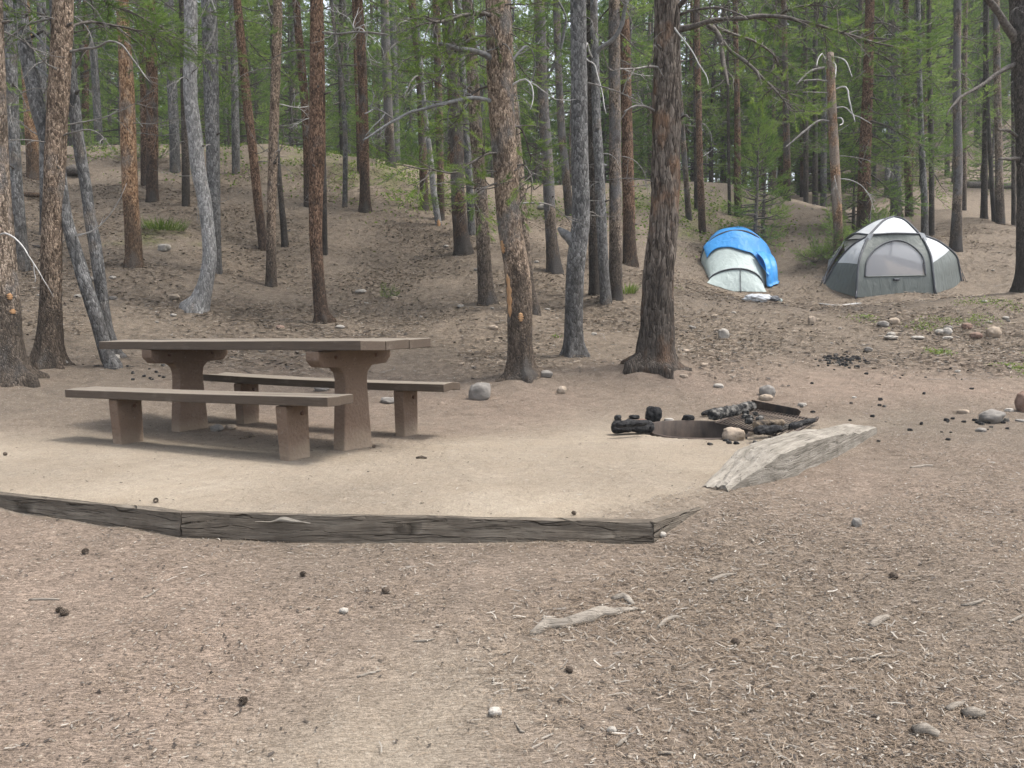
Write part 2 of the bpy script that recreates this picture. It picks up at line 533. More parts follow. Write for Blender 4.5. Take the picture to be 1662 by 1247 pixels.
# ------------------------------------------------------------------ the trees that can be told apart
# key: (distance, bark, [(px, py, width_px) from the foot up], total height, label, options)
TREES = [
 ('a1', 7.9, 'bark_brown', [(-2, 624, 96), (-3, 590, 76), (-6, 500, 68), (-10, 400, 60), (-20, 250, 56), (-28, 0, 52)], 13, "thick dark-footed pine trunk cut by the photo's left edge, with two orange bark wounds", {'roots': 1}),
 ('a2', 8.7, 'bark_mixed', [(80, 608, 52), (80, 570, 40), (82, 500, 33), (84, 400, 31), (90, 250, 31), (98, 100, 31), (102, 0, 30)], 13, "forked pine with a scaly brown main trunk and a dark grey second stem", {'roots': 1}),
 ('a3', 13.0, 'bark_grey', [(36, 447, 25), (30, 350, 19), (24, 250, 17), (18, 100, 17), (14, 0, 16)], 13, "slim grey-brown pine just behind the edge trunk with bark wounds", {}),
 ('a4', 21.0, 'bark_orange', [(55, 288, 22), (52, 240, 19), (46, 130, 18), (38, 0, 16)], 14, "orange-brown pine on the hill crest behind the forked pine", {}),
 ('a5', 15.5, 'bark_grey', [(71, 380, 12), (70, 250, 11), (68, 100, 13), (67, 0, 13)], 13, "thin straight grey pine hidden mostly by the forked pine", {}),
 ('a6', 8.75, 'bark_grey', [(184, 612, 26), (173, 575, 22), (160, 527, 21), (144, 477, 21), (128, 425, 21), (112, 370, 19), (104, 330, 17), (96, 250, 15), (92, 150, 14)], 6.0, "grey leaning pine, lower of the crossed pair beside the table", {'nocrown': 1}),
 ('a7', 9.3, 'bark_grey', [(196, 597, 20), (190, 575, 18), (173, 528, 18), (163, 460, 18), (155, 404, 19), (147, 360, 18), (139, 303, 17), (126, 220, 18), (117, 130, 16), (112, 60, 14), (110, 0, 13)], 10, "grey bending pine with an orange scar behind the leaning grey pine", {'nocrown': 1}),
 ('a8', 14.0, 'bark_orange', [(218, 442, 28), (216, 380, 25), (211, 300, 23), (206, 150, 22), (201, 50, 19), (198, 0, 19)], 14, "stout pale orange pine with a black scorched foot on the left slope", {}),
 ('a9', 19.0, 'bark_rust', [(248, 329, 20), (247, 280, 18), (247, 150, 18), (244, 40, 17), (243, 0, 16)], 14, "dark rusty pine, right one of the touching pair behind the stout orange pine", {}),
 ('a10', 20.5, 'bark_rust', [(236, 304, 14), (235, 200, 13), (234, 100, 13), (233, 0, 12)], 14, "brown pine, slimmer left one of the touching pair behind the stout orange pine", {}),
 ('a11', 23.0, 'bark_grey', [(284, 273, 17), (283, 220, 15), (279, 130, 15), (274, 0, 14)], 14, "grey pine with a dark foot on the crest left of the white bent trunk", {}),
 ('a12', 18.5, 'bark_dark', [(302, 334, 13), (301, 250, 12), (299, 100, 12), (297, 0, 12)], 13, "dark slim pine half hidden behind the white bent trunk's left side", {}),
 ('a13', 12.3, 'bark_pale', [(318, 512, 42), (325, 490, 32), (335, 455, 24), (340, 420, 22), (338, 380, 21), (332, 328, 21), (322, 278, 22), (317, 227, 22), (309, 152, 21), (310, 60, 20), (309, 0, 20)], 12, "pale silvery pine whose trunk bends like a hockey stick at the foot", {'nocrown': 1}),
 ('a14', 14.4, 'bark_grey', [(352, 450, 17), (350, 400, 17), (347, 300, 19), (343, 150, 23), (339, 0, 24)], 14, "dark grey pine rising close behind the silvery bent trunk", {}),
 ('a15', 23.0, 'bark_grey', [(383, 280, 13), (382, 200, 12), (380, 100, 11), (378, 0, 11)], 14, "slim grey pine on the crest between the silvery bent trunk and the leaning rusty pine", {}),
 ('a16', 17.0, 'bark_rust', [(428, 406, 14), (419, 330, 14), (411, 250, 14), (400, 157, 14), (389, 45, 13), (385, 0, 12)], 13, "rusty pine leaning left, meeting the mottled trunk above a crotch", {}),
 ('a17', 14.5, 'bark_mixed', [(440, 475, 18), (440, 420, 16), (440, 359, 15), (444, 225, 15), (450, 45, 14), (451, 0, 13)], 13, "mottled grey and tan slim pine in front of the leaning rusty pine", {}),
 ('a18', 17.3, 'bark_dark', [(463, 401, 11), (456, 320, 9), (450, 251, 8), (447, 180, 7)], 8, "thin dark leaning stem right behind the mottled tan pine", {'nocrown': 1}),
 ('a19', 20.2, 'bark_rust', [(500, 338, 13), (498, 225, 13), (490, 112, 13), (483, 36, 12), (481, 0, 12)], 14, "rusty pine, upper part seen left of the scaly trunk behind the table", {}),
 ('a20', 12.2, 'bark_rust', [(526, 534, 30), (522, 510, 23), (516, 449, 20), (512, 359, 21), (515, 225, 25), (515, 90, 23), (514, 0, 20)], 13, "rust and grey scaly pine standing right behind the picnic table", {'roots': 1}),
 ('a21', 17.0, 'bark_dark', [(527, 411, 9), (526, 300, 8), (523, 180, 8)], 9, "thin dark stem showing past the right side of the rust and grey scaly pine", {'nocrown': 1}),
 ('a22', 20.3, 'bark_grey', [(560, 338, 8), (560, 202, 8), (553, 126, 7), (544, 58, 6), (538, 0, 5)], 10, "very thin grey sapling trunk leaning left near the top", {'nocrown': 1}),
 ('a23', 20.0, 'bark_rust', [(592, 344, 20), (592, 300, 16), (590, 180, 15), (586, 70, 14), (582, 0, 13)], 14, "dark brown pine with thin bleached twigs right of the grey sapling", {}),
 ('a24', 23.3, 'bark_rust', [(584, 286, 9), (581, 180, 8), (577, 60, 8), (575, 0, 8)], 14, "slender brown pine tucked behind the dark brown pine with bleached twigs", {}),
 ('a25', 25.0, 'bark_brown', [(634, 273, 18), (632, 220, 15), (628, 130, 14), (624, 0, 13)], 14, "brown pine on the mossy crest left of the needle clumps", {}),
 ('a26', 20.8, 'bark_rust', [(689, 342, 15), (687, 270, 13), (684, 180, 13), (679, 90, 13), (668, 0, 12)], 13, "brown pine leaning left beside the pale broken-footed pole", {}),
 ('a27', 19.3, 'bark_pale', [(712, 368, 10), (705, 320, 10), (699, 260, 9), (693, 210, 8), (687, 150, 6)], 6.2, "pale dead pole with a splintered orange foot leaning against the pines", {'nocrown': 1}),
 ('a28', 19.8, 'bark_rust', [(716, 357, 12), (714, 250, 12), (711, 130, 12), (708, 0, 12)], 14, "straight rusty pine just right of the pale dead pole", {}),
 ('a29', 17.0, 'bark_rust', [(752, 414, 31), (747, 370, 24), (743, 314, 22), (739, 180, 22), (728, 45, 20), (724, 0, 19)], 14, "thick brown pine with a widened dark foot left of the central scarred pine", {}),
 ('a30', 18.5, 'bark_grey', [(766, 382, 13), (762, 300, 12), (754, 180, 11), (747, 60, 11), (743, 0, 11)], 14, "grey pine between the thick brown pine and the scarred pine group", {}),
 ('a31', 13.0, 'bark_brown', [(792, 499, 33), (788, 460, 25), (785, 411, 22), (780, 308, 21), (772, 205, 20), (766, 103, 19), (758, 0, 17)], 13, "brown dark-footed pine next to the scarred pine, leaning left", {}),
 ('a32', 8.6, 'bark_mixed', [(848, 623, 58), (846, 600, 44), (845, 565, 39), (842, 462, 41), (827, 359, 39), (820, 257, 38), (813, 169, 42), (811, 103, 42), (809, 31, 40), (807, 0, 38)], 12, "central pine with an orange stripped scar low on its trunk and two long grey limbs", {'roots': 1}),
 ('a33', 12.6, 'bark_brown', [(866, 517, 24), (859, 470, 18), (853, 411, 17), (845, 308, 16), (836, 200, 14), (828, 80, 12), (824, 0, 11)], 12, "brown pine emerging from behind the central scarred pine's right side", {}),
 ('a34', 15.9, 'bark_brown', [(900, 443, 26), (896, 400, 20), (893, 359, 18), (888, 257, 18), (881, 154, 17), (877, 51, 17), (875, 0, 16)], 13, "speckled brown pine leaning left between the scarred pine and the stubbed pine", {}),
 ('a35', 23.0, 'bark_brown', [(924, 352, 14), (917, 270, 13), (911, 205, 12), (906, 100, 11), (903, 0, 11)], 14, "slim leaning brown pine up the gap behind the stubbed pine", {}),
 ('a36', 9.9, 'bark_grey', [(932, 589, 35), (931, 555, 30), (931, 513, 29), (934, 440, 29), (940, 385, 29), (943, 350, 28), (941, 257, 27), (940, 128, 26), (938, 0, 25)], 12, "grey and tan pine with a broken side stub at chest height", {'roots': 1}),
 ('a37', 14.0, 'bark_dark', [(965, 487, 19), (964, 420, 17), (963, 359, 16), (963, 257, 16), (961, 51, 18), (961, 0, 17)], 13, "dark pine, left stem of the close trio behind the stubbed pine", {}),
 ('a38', 13.3, 'bark_grey', [(984, 502, 19), (980, 440, 17), (976, 359, 17), (972, 257, 15), (968, 190, 14), (966, 100, 13), (964, 20, 12)], 12, "grey curving stem in the middle of the close trio", {'nocrown': 1}),
 ('a39', 13.5, 'bark_brown', [(999, 495, 23), (999, 430, 21), (999, 359, 20), (998, 200, 19), (997, 51, 18), (997, 0, 17)], 13, "straight tan pine, right stem of the close trio", {}),
 ('a40', 17.0, 'bark_rust', [(1023, 433, 25), (1021, 380, 20), (1020, 308, 19), (1017, 180, 17), (1014, 51, 15), (1012, 0, 14)], 14, "rusty pine between the close trio and the big reddish pine", {}),
 ('a41', 9.0, 'bark_furrowed', [(1061, 606, 78), (1063, 580, 60), (1065, 539, 54), (1068, 462, 49), (1077, 359, 46), (1081, 257, 43), (1082, 128, 41), (1083, 0, 40)], 12, "biggest reddish furrowed pine, with a long twiggy limb reaching over the tents", {'roots': 1, 'rough': 1}),
 ('b1', 23.0, 'bark_brown', [(1118, 355, 10), (1114, 300, 9), (1109, 231, 9), (1103, 140, 8), (1098, 0, 8)], 14, "slim brown pine close to the right side of the big reddish pine", {}),
 ('b2', 24.0, 'bark_dark', [(1130, 341, 7), (1129, 200, 7), (1128, 60, 6)], 12, "thin dark stem behind the two slim pines left of the blue tarp", {'nocrown': 1}),
 ('b3', 22.0, 'bark_rust', [(1140, 382, 12), (1138, 320, 11), (1136, 269, 10), (1134, 173, 10), (1132, 80, 9), (1131, 0, 9)], 14, "straight rusty pine behind the blue-topped tent's left shoulder", {}),
 ('b4', 24.0, 'bark_dark', [(1184, 351, 6), (1183, 280, 5), (1182, 200, 5), (1181, 100, 4)], 10, "pole-thin dark pine left of the rusty pine behind the sapling", {'nocrown': 1}),
 ('b5', 24.0, 'bark_rust', [(1198, 355, 13), (1197, 300, 11), (1197, 231, 10), (1196, 154, 9), (1194, 60, 8), (1193, 0, 8)], 13, "rusty pine just left of the bright green sapling", {}),
 ('b7', 27.0, 'bark_rust', [(1277, 323, 12), (1277, 260, 11), (1276, 200, 10), (1274, 100, 9), (1272, 0, 8)], 13, "rusty pine standing alone on the bare knoll", {}),
 ('b8', 30.0, 'bark_dark', [(1308, 333, 8), (1308, 250, 8), (1307, 100, 7)], 13, "leftmost of three dark trunks behind the bare knoll", {}),
 ('b9', 30.5, 'bark_dark', [(1323, 337, 9), (1323, 250, 8), (1323, 100, 8)], 13, "middle one of three dark trunks behind the bare knoll", {}),
 ('b10', 31.0, 'bark_grey', [(1336, 341, 10), (1337, 250, 9), (1338, 100, 8)], 13, "grey trunk, right one of three behind the bare knoll", {}),
 ('b11', 19.0, 'bark_orange', [(1363, 421, 18), (1361, 390, 15), (1359, 346, 15), (1355, 269, 15), (1351, 192, 14), (1348, 115, 13), (1347, 86, 11)], 0, "broken-topped pine with bleached curling twigs between the two tents", {'nocrown': 1, 'snap': 1}),
 ('b12', 21.5, 'bark_rust', [(1401, 387, 24), (1402, 340, 21), (1403, 269, 19), (1408, 154, 16), (1411, 38, 14), (1412, 0, 13)], 12, "brown pine thick with green boughs behind the grey tent", {}),
 ('b13', 25.0, 'bark_grey', [(1454, 354, 18), (1454, 300, 16), (1454, 200, 15), (1453, 80, 13), (1452, 0, 12)], 14, "grey-brown pine directly above the grey tent's peak", {}),
 ('b14', 25.5, 'bark_rust', [(1476, 352, 12), (1474, 280, 11), (1472, 200, 10), (1470, 80, 9)], 14, "reddish slim pine right of the grey tent's peak", {}),
 ('b15', 21.5, 'bark_grey', [(1501, 382, 11), (1500, 320, 10), (1497, 260, 9), (1493, 154, 8), (1491, 38, 7), (1490, 0, 7)], 12, "smooth blue-grey thin pine behind the grey tent's right shoulder", {}),
 ('b16', 22.5, 'bark_dark', [(1512, 380, 9), (1512, 300, 8), (1511, 200, 8), (1508, 100, 7)], 13, "dark pine touching the smooth blue-grey pine on its right", {}),
 ('b17', 19.5, 'bark_brown', [(1551, 400, 19), (1553, 340, 14), (1555, 269, 13), (1553, 154, 12), (1554, 38, 11), (1554, 0, 11)], 13, "brown pine with bare side twigs right of the grey tent", {}),
 ('b18', 26.0, 'bark_brown', [(1564, 347, 8), (1565, 250, 8), (1566, 100, 7)], 14, "thin brown pine peeking out behind the brown pine with bare side twigs", {}),
 ('b19', 24.0, 'bark_dark', [(1597, 356, 11), (1598, 280, 9), (1600, 135, 8), (1601, 0, 8)], 13, "dark pine in the group of slim trunks left of the black edge tree", {}),
 ('b20', 23.6, 'bark_dark', [(1614, 363, 8), (1610, 300, 7), (1606, 230, 6), (1603, 150, 5)], 10, "thin dark stem leaning against the twin trunk left of the black edge tree", {'nocrown': 1}),
 ('b21', 23.2, 'bark_brown', [(1624, 366, 14), (1622, 300, 12), (1620, 200, 11), (1618, 100, 10), (1617, 0, 9)], 13, "greyish brown pine with a dead bent branch left of the black edge tree", {}),
 ('b22', 24.0, 'bark_dark', [(1645, 371, 7), (1645, 250, 6), (1644, 100, 6)], 12, "thinnest pole between the greyish brown pine and the black edge tree", {'nocrown': 1}),
 ('b23', 14.0, 'bark_dark', [(1664, 478, 38), (1666, 440, 33), (1667, 380, 31), (1668, 270, 30), (1664, 150, 32), (1660, 60, 32), (1656, 0, 31)], 13, "near-black pine cut by the photo's right edge with two bare drooping limbs", {}),
]

# ------------------------------------------------------------------ terrain
cps = []
for key, D, mt, path, Ht, lab, opt in TREES:
    px, py, w = path[0]
    p = at_depth(px, py - 0.06 * w, D)
    cps.append(p)
for px, py, D in [(60, 240, 25.5), (150, 240, 25.5), (300, 246, 25), (430, 247, 25), (520, 258, 24.8), (680, 300, 24.5), (620, 268, 25.5),
                  (790, 345, 23.5), (860, 340, 24), (930, 305, 28), (1000, 300, 28), (1080, 294, 28), (1150, 297, 28), (1230, 305, 27.5),
                  (1310, 350, 24), (1350, 385, 21), (1560, 305, 32), (1640, 310, 31), (1600, 225, 43), (1450, 240, 43), (1520, 300, 34),
                  (1400, 300, 33), (1160, 430, 19.6), (1250, 430, 19.6), (1190, 474, 18), (1335, 470, 18), (1390, 482, 17.3), (1517, 480, 17.3), (1560, 470, 18),
                  (1500, 545, 11.5), (1620, 545, 11.5), (1350, 580, 10.2), (1180, 542, 11.6), (1240, 640, 8.2), (1609, 680, 7.1), (1450, 640, 8.2),
                  (700, 560, 10.6), (620, 500, 13.2), (400, 500, 12.6), (150, 500, 11.5), (100, 560, 9.9), (760, 640, 8.1), (480, 560, 10.6), (300, 600, 9.0),
                  (1100, 470, 15.2), (1060, 350, 22), (250, 400, 15.4), (560, 420, 17), (650, 400, 18), (120, 330, 18.2)]:
    cps.append(at_depth(px, py, D))
for x, y, z in [(-3.0, 5.9, 0), (-1.2, 5.8, 0), (-2.3, 6.8, 0), (-.9, 6.5, 0), (-2.9, 5.8, 0), (-1.4, 5.2, 0), (-3.5, 6.2, 0), (-2.6, 4.2, 0), (-1.0, 4.3, 0), (.4, 4.2, 0),
                (-.2, 5.4, 0), (.8, 5.2, 0), (1.5, 6.4, 0), (1.3, 5.6, 0), (.6, 6.6, 0), (2.2, 7.0, .03), (1.1, 4.4, -.01), (1.4, 4.2, -.03), (3.0, 6.6, .0), (2.6, 5.4, -.02),
                (3.6, 5.0, -.02), (-1.6, 3.65, 0), (.6, 3.5, -.005), (-4.2, 5.2, .0), (-5, 7.3, .2), (-2.3, 7.5, .03), (-.5, 7.4, .05),
                (-1.3, 2.1, -.19), (0, 2.1, -.2), (1.3, 2.1, -.2), (-2.6, 3, -.12), (2.6, 3, -.1), (2, 3.6, -.06), (-3.5, 1.5, -.3), (3.5, 1.5, -.28), (0, 0, -.55), (-4, -3, -1), (4, -3, -1), (-8, 3, .1), (8, 4, .1), (7, 7.5, .1),
                (12, 12, .75), (16, 18, 2.0), (-14, 10, 2.6), (-14, 18, 5.2), (-24, 24, 7.0),
                (-34, 45, 6.9), (-20, 42, 6.7), (-6, 42, 6.4), (6, 42, 5.6), (16, 42, 7.0), (-20, 65, 7), (0, 65, 6.5), (16, 62, 9), (34, 55, 16), (36, 40, 11), (24, 26, 4.8),
                (-50, 80, 8), (0, 95, 8), (50, 90, 20)]:
    cps.append(np.array([x, y, z]))
FEET = [tuple(cps[k][:2]) for k, t in enumerate(TREES) if t[1] < 15]
cps = np.array(cps, float)


def _U(r2):
    return np.where(r2 > 1e-12, 0.5 * r2 * np.log(np.maximum(r2, 1e-12)), 0.0)


_K = len(cps)
_d2 = ((cps[:, None, :2] - cps[None, :, :2]) ** 2).sum(-1)
_A = np.zeros((_K + 3, _K + 3))
_A[:_K, :_K] = _U(_d2) + np.eye(_K) * 0.25
_P = np.hstack([np.ones((_K, 1)), cps[:, :2]])
_A[:_K, _K:] = _P
_A[_K:, :_K] = _P.T
_sol = np.linalg.solve(_A, np.concatenate([cps[:, 2], np.zeros(3)]))

P0 = on_plane(-190, 784)[:2]
P1 = on_plane(292, 834)[:2]
P2 = on_plane(1061, 849)[:2]
P3 = on_plane(1160, 812)[:2]
EDGE = np.array([P0, P1, P2, P3])
STEP = np.array([-0.01, 0.118, 0.085, 0.0])
RING_C = np.array([1.49, 6.42])
RING_R = 0.41


def edge_dist(x, y):
    """Signed distance to the timber line (negative on the camera's side) and the step there."""
    best = np.full(x.shape, 1e9)
    st = np.zeros(x.shape)
    sg = np.ones(x.shape)
    for k in range(3):
        a, b = EDGE[k], EDGE[k + 1]
        ab = b - a
        t = np.clip(((x - a[0]) * ab[0] + (y - a[1]) * ab[1]) / ab.dot(ab), 0, 1)
        qx, qy = a[0] + t * ab[0], a[1] + t * ab[1]
        d = np.hypot(x - qx, y - qy)
        cr = ab[0] * (y - a[1]) - ab[1] * (x - a[0])
        m = d < best - 1e-9
        best = np.where(m, d, best)
        st = np.where(m, STEP[k] * (1 - t) + STEP[k + 1] * t, st)
        sg = np.where(m, np.sign(cr), sg)
    return best * sg, st


def terrain(x, y, rough=True):
    x = np.atleast_1d(np.asarray(x, float))
    y = np.atleast_1d(np.asarray(y, float))
    sh = x.shape
    x, y = x.ravel(), y.ravel()
    xc, yc = np.clip(x, -60, 60), np.clip(y, -6, 100)
    z = np.zeros(x.shape)
    for s in range(0, len(x), 20000):
        e = slice(s, s + 20000)
        d2 = (xc[e, None] - cps[None, :, 0]) ** 2 + (yc[e, None] - cps[None, :, 1]) ** 2
        z[e] = _U(d2) @ _sol[:_K] + _sol[_K] + _sol[_K + 1] * xc[e] + _sol[_K + 2] * yc[e]
    d, st = edge_dist(x, y)
    z = z - st * (1 - sstep(0.012, 0.055, d))
    if rough:
        r = np.hypot(x, y)
        Pn = np.stack([x, y, np.zeros_like(x)], -1)
        pad = sstep(0.0, 0.15, d) * (1 - sstep(6.6, 7.6, y)) * sstep(-4.6, -3.6, x) * (1 - sstep(2.2, 3.2, x))
        z = z + (1 - 0.75 * pad) * (0.028 * fbm(Pn * 1.3, 3, 3) + 0.012 * fbm(Pn * 6, 3, 5)) + sstep(7, 11, r) * 0.07 * fbm(Pn * 1.1 + 5, 4, 13)
        z = z + sstep(14, 30, r) * 0.22 * fbm(Pn * 0.35, 3, 9)
    for fx, fy in FEET:                      # needle mounds round the near trunks
        z = z + 0.07 * np.exp(-((x - fx) ** 2 + (y - fy) ** 2) / 0.16)
    rr = np.hypot(x - RING_C[0], y - RING_C[1])
    z = np.where(rr < RING_R + 0.05, z - 0.24 * (1 - sstep(RING_R - 0.005, RING_R + 0.04, rr)), z)
    return z.reshape(sh)


def tz(x, y):
    return float(terrain(x, y)[0])


def gp(px, py, dmin=1.5, dmax=60):
    """Ground point seen at a pixel of the photograph."""
    d = ray(px, py)
    t = np.concatenate([np.arange(dmin, 12, 0.02), np.arange(12, dmax, 0.1)])
    x, y, z = d[0] * t, d[1] * t, CAM_H + d[2] * t
    g = terrain(x, y)
    k = np.argmax(z < g)
    if not (z < g).any():
        k = len(t) - 1
    return np.array([x[k], y[k], g[k]])


def build_ground():
    ys = [-6, -3, -1.5, -0.5, 0.3, 0.9, 1.3]
    y = 1.5
    while y < 8.2:
        ys.append(y)
        y += 0.014 if 3.4 < y < 4.4 else 0.03
    st = 0.03
    while y < 160:
        ys.append(y)
        st *= 1.022
        y += st
    ys += [200, 300, 500, 900]
    xs = list(np.arange(-5.5, 5.5, 0.035))
    x, st = 5.5, 0.035
    out = []
    while x < 70:
        out.append(x)
        st *= 1.05
        x += st
    out += [120, 300, 900]
    xs = [-v for v in out[::-1]] + xs + out
    X, Y = np.meshgrid(np.array(xs), np.array(ys), indexing='ij')
    Z = terrain(X, Y)
    Z = Z + sstep(120, 900, np.hypot(X, Y)) * 60
    g = Geo()
    add_grid(g, np.stack([X, Y, Z], -1).transpose(1, 0, 2)[:, :, :])
    o = g.build("ground", M['ground'])
    # colour map of the soil: pad sand / moss / bare reddish soil / dark litter
    x, y = X.T.ravel(), Y.T.ravel()
    n = np.stack([x, y, 0 * x], -1)
    a1, a2 = fbm(n * 1.1, 4, 21), fbm(n * 0.45, 4, 31)
    d, _ = edge_dist(x, y)
    back = 7.35 + 0.25 * np.sin(x * 1.3)
    pad = sstep(-0.02, 0.05, d + 0.02) * (1 - sstep(back - 1.9, back + 0.1, y + 0.9 * a1 - 0.12 * (x + 1))) * sstep(-5.6, -4.2, x + 0.5 * a1)
    wr = 1.05 + (y - 4.4) * 0.80          # log line on the right side of the pad
    pad = pad * (1 - sstep(wr - 0.15, wr + 0.45, x + 0.35 * a1))
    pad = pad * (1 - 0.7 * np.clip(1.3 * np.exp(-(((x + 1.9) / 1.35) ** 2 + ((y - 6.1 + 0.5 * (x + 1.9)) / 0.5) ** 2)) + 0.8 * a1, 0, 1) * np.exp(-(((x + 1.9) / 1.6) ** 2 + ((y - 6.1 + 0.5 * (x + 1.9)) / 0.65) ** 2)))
    # worn sandy tongue in the foreground
    tong = np.exp(-(((x + 0.38 + (y - 2.2) * -0.35) / 0.42) ** 2 + ((y - 2.1) / 0.5) ** 2))
    tong = np.clip(tong * 0.9 + 1.1 * a1 * tong, 0, 1)
    sand = np.clip(pad * (0.88 + 0.40 * a2 + 0.35 * a1) + 0.62 * tong * (d < 0), 0, 1)
    pm = [at_depth(px, py, D)[:2] for px, py, D in [(500, 258, 24.6), (560, 275, 24), (640, 290, 24), (680, 315, 23.5), (740, 335, 22.5), (1180, 345, 24.5), (1080, 320, 25), (1150, 370, 22.5), (860, 350, 24), (1030, 340, 25), (265, 375, 16.2)]]
    moss = np.zeros(x.shape)
    for k, (mx, my) in enumerate(pm):
        s = 0.7 if k == 10 else 1.6
        moss = np.maximum(moss, np.exp(-(((x - mx) / s) ** 2 + ((y - my) / (1.3 * s)) ** 2)))
    moss = np.clip(moss * 1.1 + 1.5 * fbm(n * 2.6, 3, 41) - 0.62, 0, 1) * (moss > 0.08)
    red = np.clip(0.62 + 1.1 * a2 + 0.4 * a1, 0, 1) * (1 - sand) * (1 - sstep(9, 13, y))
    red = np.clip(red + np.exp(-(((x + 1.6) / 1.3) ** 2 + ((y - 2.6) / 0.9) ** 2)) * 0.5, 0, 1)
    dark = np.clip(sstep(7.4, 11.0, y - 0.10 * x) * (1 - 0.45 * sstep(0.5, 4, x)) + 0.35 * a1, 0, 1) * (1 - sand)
    me = o.data
    for nm, val in (("sand", sand), ("moss", moss), ("red", red), ("litter", dark)):
        at = me.attributes.new(nm, 'FLOAT', 'POINT')
        at.data.foreach_set("value", val.astype(np.float32))
    tag(o, kind='structure')
    return o


def m_ground():
    m, nt, b = new_mat("forest floor", 0.97, 0.08)
    v = coords(nt)

    def at(nm):
        a = nt.nodes.new("ShaderNodeAttribute")
        a.attribute_name = nm
        return a.outputs["Fac"]
    n1 = noise(nt, v, 2.2, 6, 0.65)
    n2 = noise(nt, v, 18, 6, 0.7)
    n3 = noise(nt, v, 90, 4, 0.75)
    # needle strokes: stretched noise in three directions
    st = []
    for k, ang in enumerate((0.3, 1.35, 2.4)):
        mp = nt.nodes.new("ShaderNodeMapping")
        mp.inputs["Rotation"].default_value = (0, 0, ang)
        mp.inputs["Scale"].default_value = (26, 210, 20)
        tc = nt.nodes.new("ShaderNodeTexCoord")
        nt.links.new(tc.outputs["Object"], mp.inputs[0])
        wv = noise(nt, mp.outputs[0], 1.0, 2, 0.6, 0.6)
        st.append(ramp(nt, wv, [(0.56, (0, 0, 0)), (0.66, (1, 1, 1))]))
    strokes = mth(nt, 'MAXIMUM', mth(nt, 'MAXIMUM', st[0], st[1]), st[2])
    soil = mix(nt, n1, (0.116, 0.097, 0.079), (0.198, 0.169, 0.139))
    soil = mix(nt, ramp(nt, n2, [(0.35, (0, 0, 0)), (0.7, (1, 1, 1))]), soil, (0.153, 0.130, 0.107))
    red = mix(nt, n2, (0.200, 0.150, 0.117), (0.298, 0.232, 0.184))
    lit = mix(nt, n2, (0.098, 0.080, 0.063), (0.215, 0.178, 0.141))
    sand = mix(nt, n2, (0.240, 0.204, 0.158), (0.335, 0.292, 0.232))
    sand = mix(nt, ramp(nt, n1, [(0.35, (0, 0, 0)), (0.7, (1, 1, 1))]), sand, (0.258, 0.215, 0.163))
    col = mix(nt, mth(nt, 'MULTIPLY', at("red"), 0.75), soil, red)
    col = mix(nt, at("litter"), col, lit)
    sm = mth(nt, 'ADD', at("sand"), mth(nt, 'MULTIPLY', mth(nt, 'SUBTRACT', n2, 0.5), 0.35), True)
    sm = mth(nt, 'MULTIPLY', sm, mth(nt, 'GREATER_THAN', at("sand"), 0.02))
    col = mix(nt, sm, col, sand)
    nsand = mth(nt, 'SUBTRACT', 1.0, mth(nt, 'MULTIPLY', sm, 0.85))
    ncol = mix(nt, noise(nt, v, 40, 2), (0.12, 0.085, 0.055), (0.33, 0.26, 0.185))
    col = mix(nt, mth(nt, 'MULTIPLY', mth(nt, 'MULTIPLY', strokes, nsand), mth(nt, 'MULTIPLY', mth(nt, 'SUBTRACT', 1.25, at("red")), 0.5, True)), col, ncol)
    # specks: dark cone scales and pale chips
    sp = voro(nt, v, 60)
    spc = voro(nt, v, 60, 'F1', "Color")
    sc = nt.nodes.new("ShaderNodeSeparateColor")
    nt.links.new(spc, sc.inputs[0])
    dk = mth(nt, 'MULTIPLY', mth(nt, 'LESS_THAN', sp, 0.30), mth(nt, 'GREATER_THAN', sc.outputs[0], 0.72))
    col = mix(nt, mth(nt, 'MULTIPLY', mth(nt, 'MULTIPLY', dk, nsand), 0.6), col, (0.045, 0.036, 0.03))
    lt = mth(nt, 'MULTIPLY', mth(nt, 'LESS_THAN', sp, 0.30), mth(nt, 'GREATER_THAN', sc.outputs[1], 0.82))
    col = mix(nt, mth(nt, 'MULTIPLY', mth(nt, 'MULTIPLY', lt, nsand), 0.75), col, (0.36, 0.32, 0.265))
    gr = mix(nt, n3, (0.06, 0.085, 0.022), (0.17, 0.20, 0.05))
    mo = mth(nt, 'MULTIPLY', at("moss"), ramp(nt, n2, [(0.4, (0, 0, 0)), (0.6, (1, 1, 1))]))
    col = mix(nt, mo, col, gr)
    n0 = noise(nt, v, 7, 8, 0.82)
    col = mix(nt, mth(nt, 'MULTIPLY', nsand, mth(nt, 'ADD', 0.38, mth(nt, 'MULTIPLY', at("litter"), 0.4))), col, ramp(nt, n0, [(0.36, (0.52, 0.52, 0.52)), (0.5, (1, 1, 1)), (0.64, (1.45, 1.42, 1.38))]), 'MULTIPLY')
    col = mix(nt, 1.0, col, mix(nt, n3, (0.55, 0.55, 0.55), (1.45, 1.45, 1.45)), 'MULTIPLY')
    nt.links.new(col, b.inputs["Base Color"])
    h = mth(nt, 'ADD', mth(nt, 'MULTIPLY', n2, 0.6), mth(nt, 'ADD', mth(nt, 'MULTIPLY', n3, 0.35), mth(nt, 'MULTIPLY', mth(nt, 'MULTIPLY', strokes, nsand), 0.2)))
    bump(nt, b, h, 1.0, 0.026)
    return m


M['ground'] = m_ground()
build_ground()

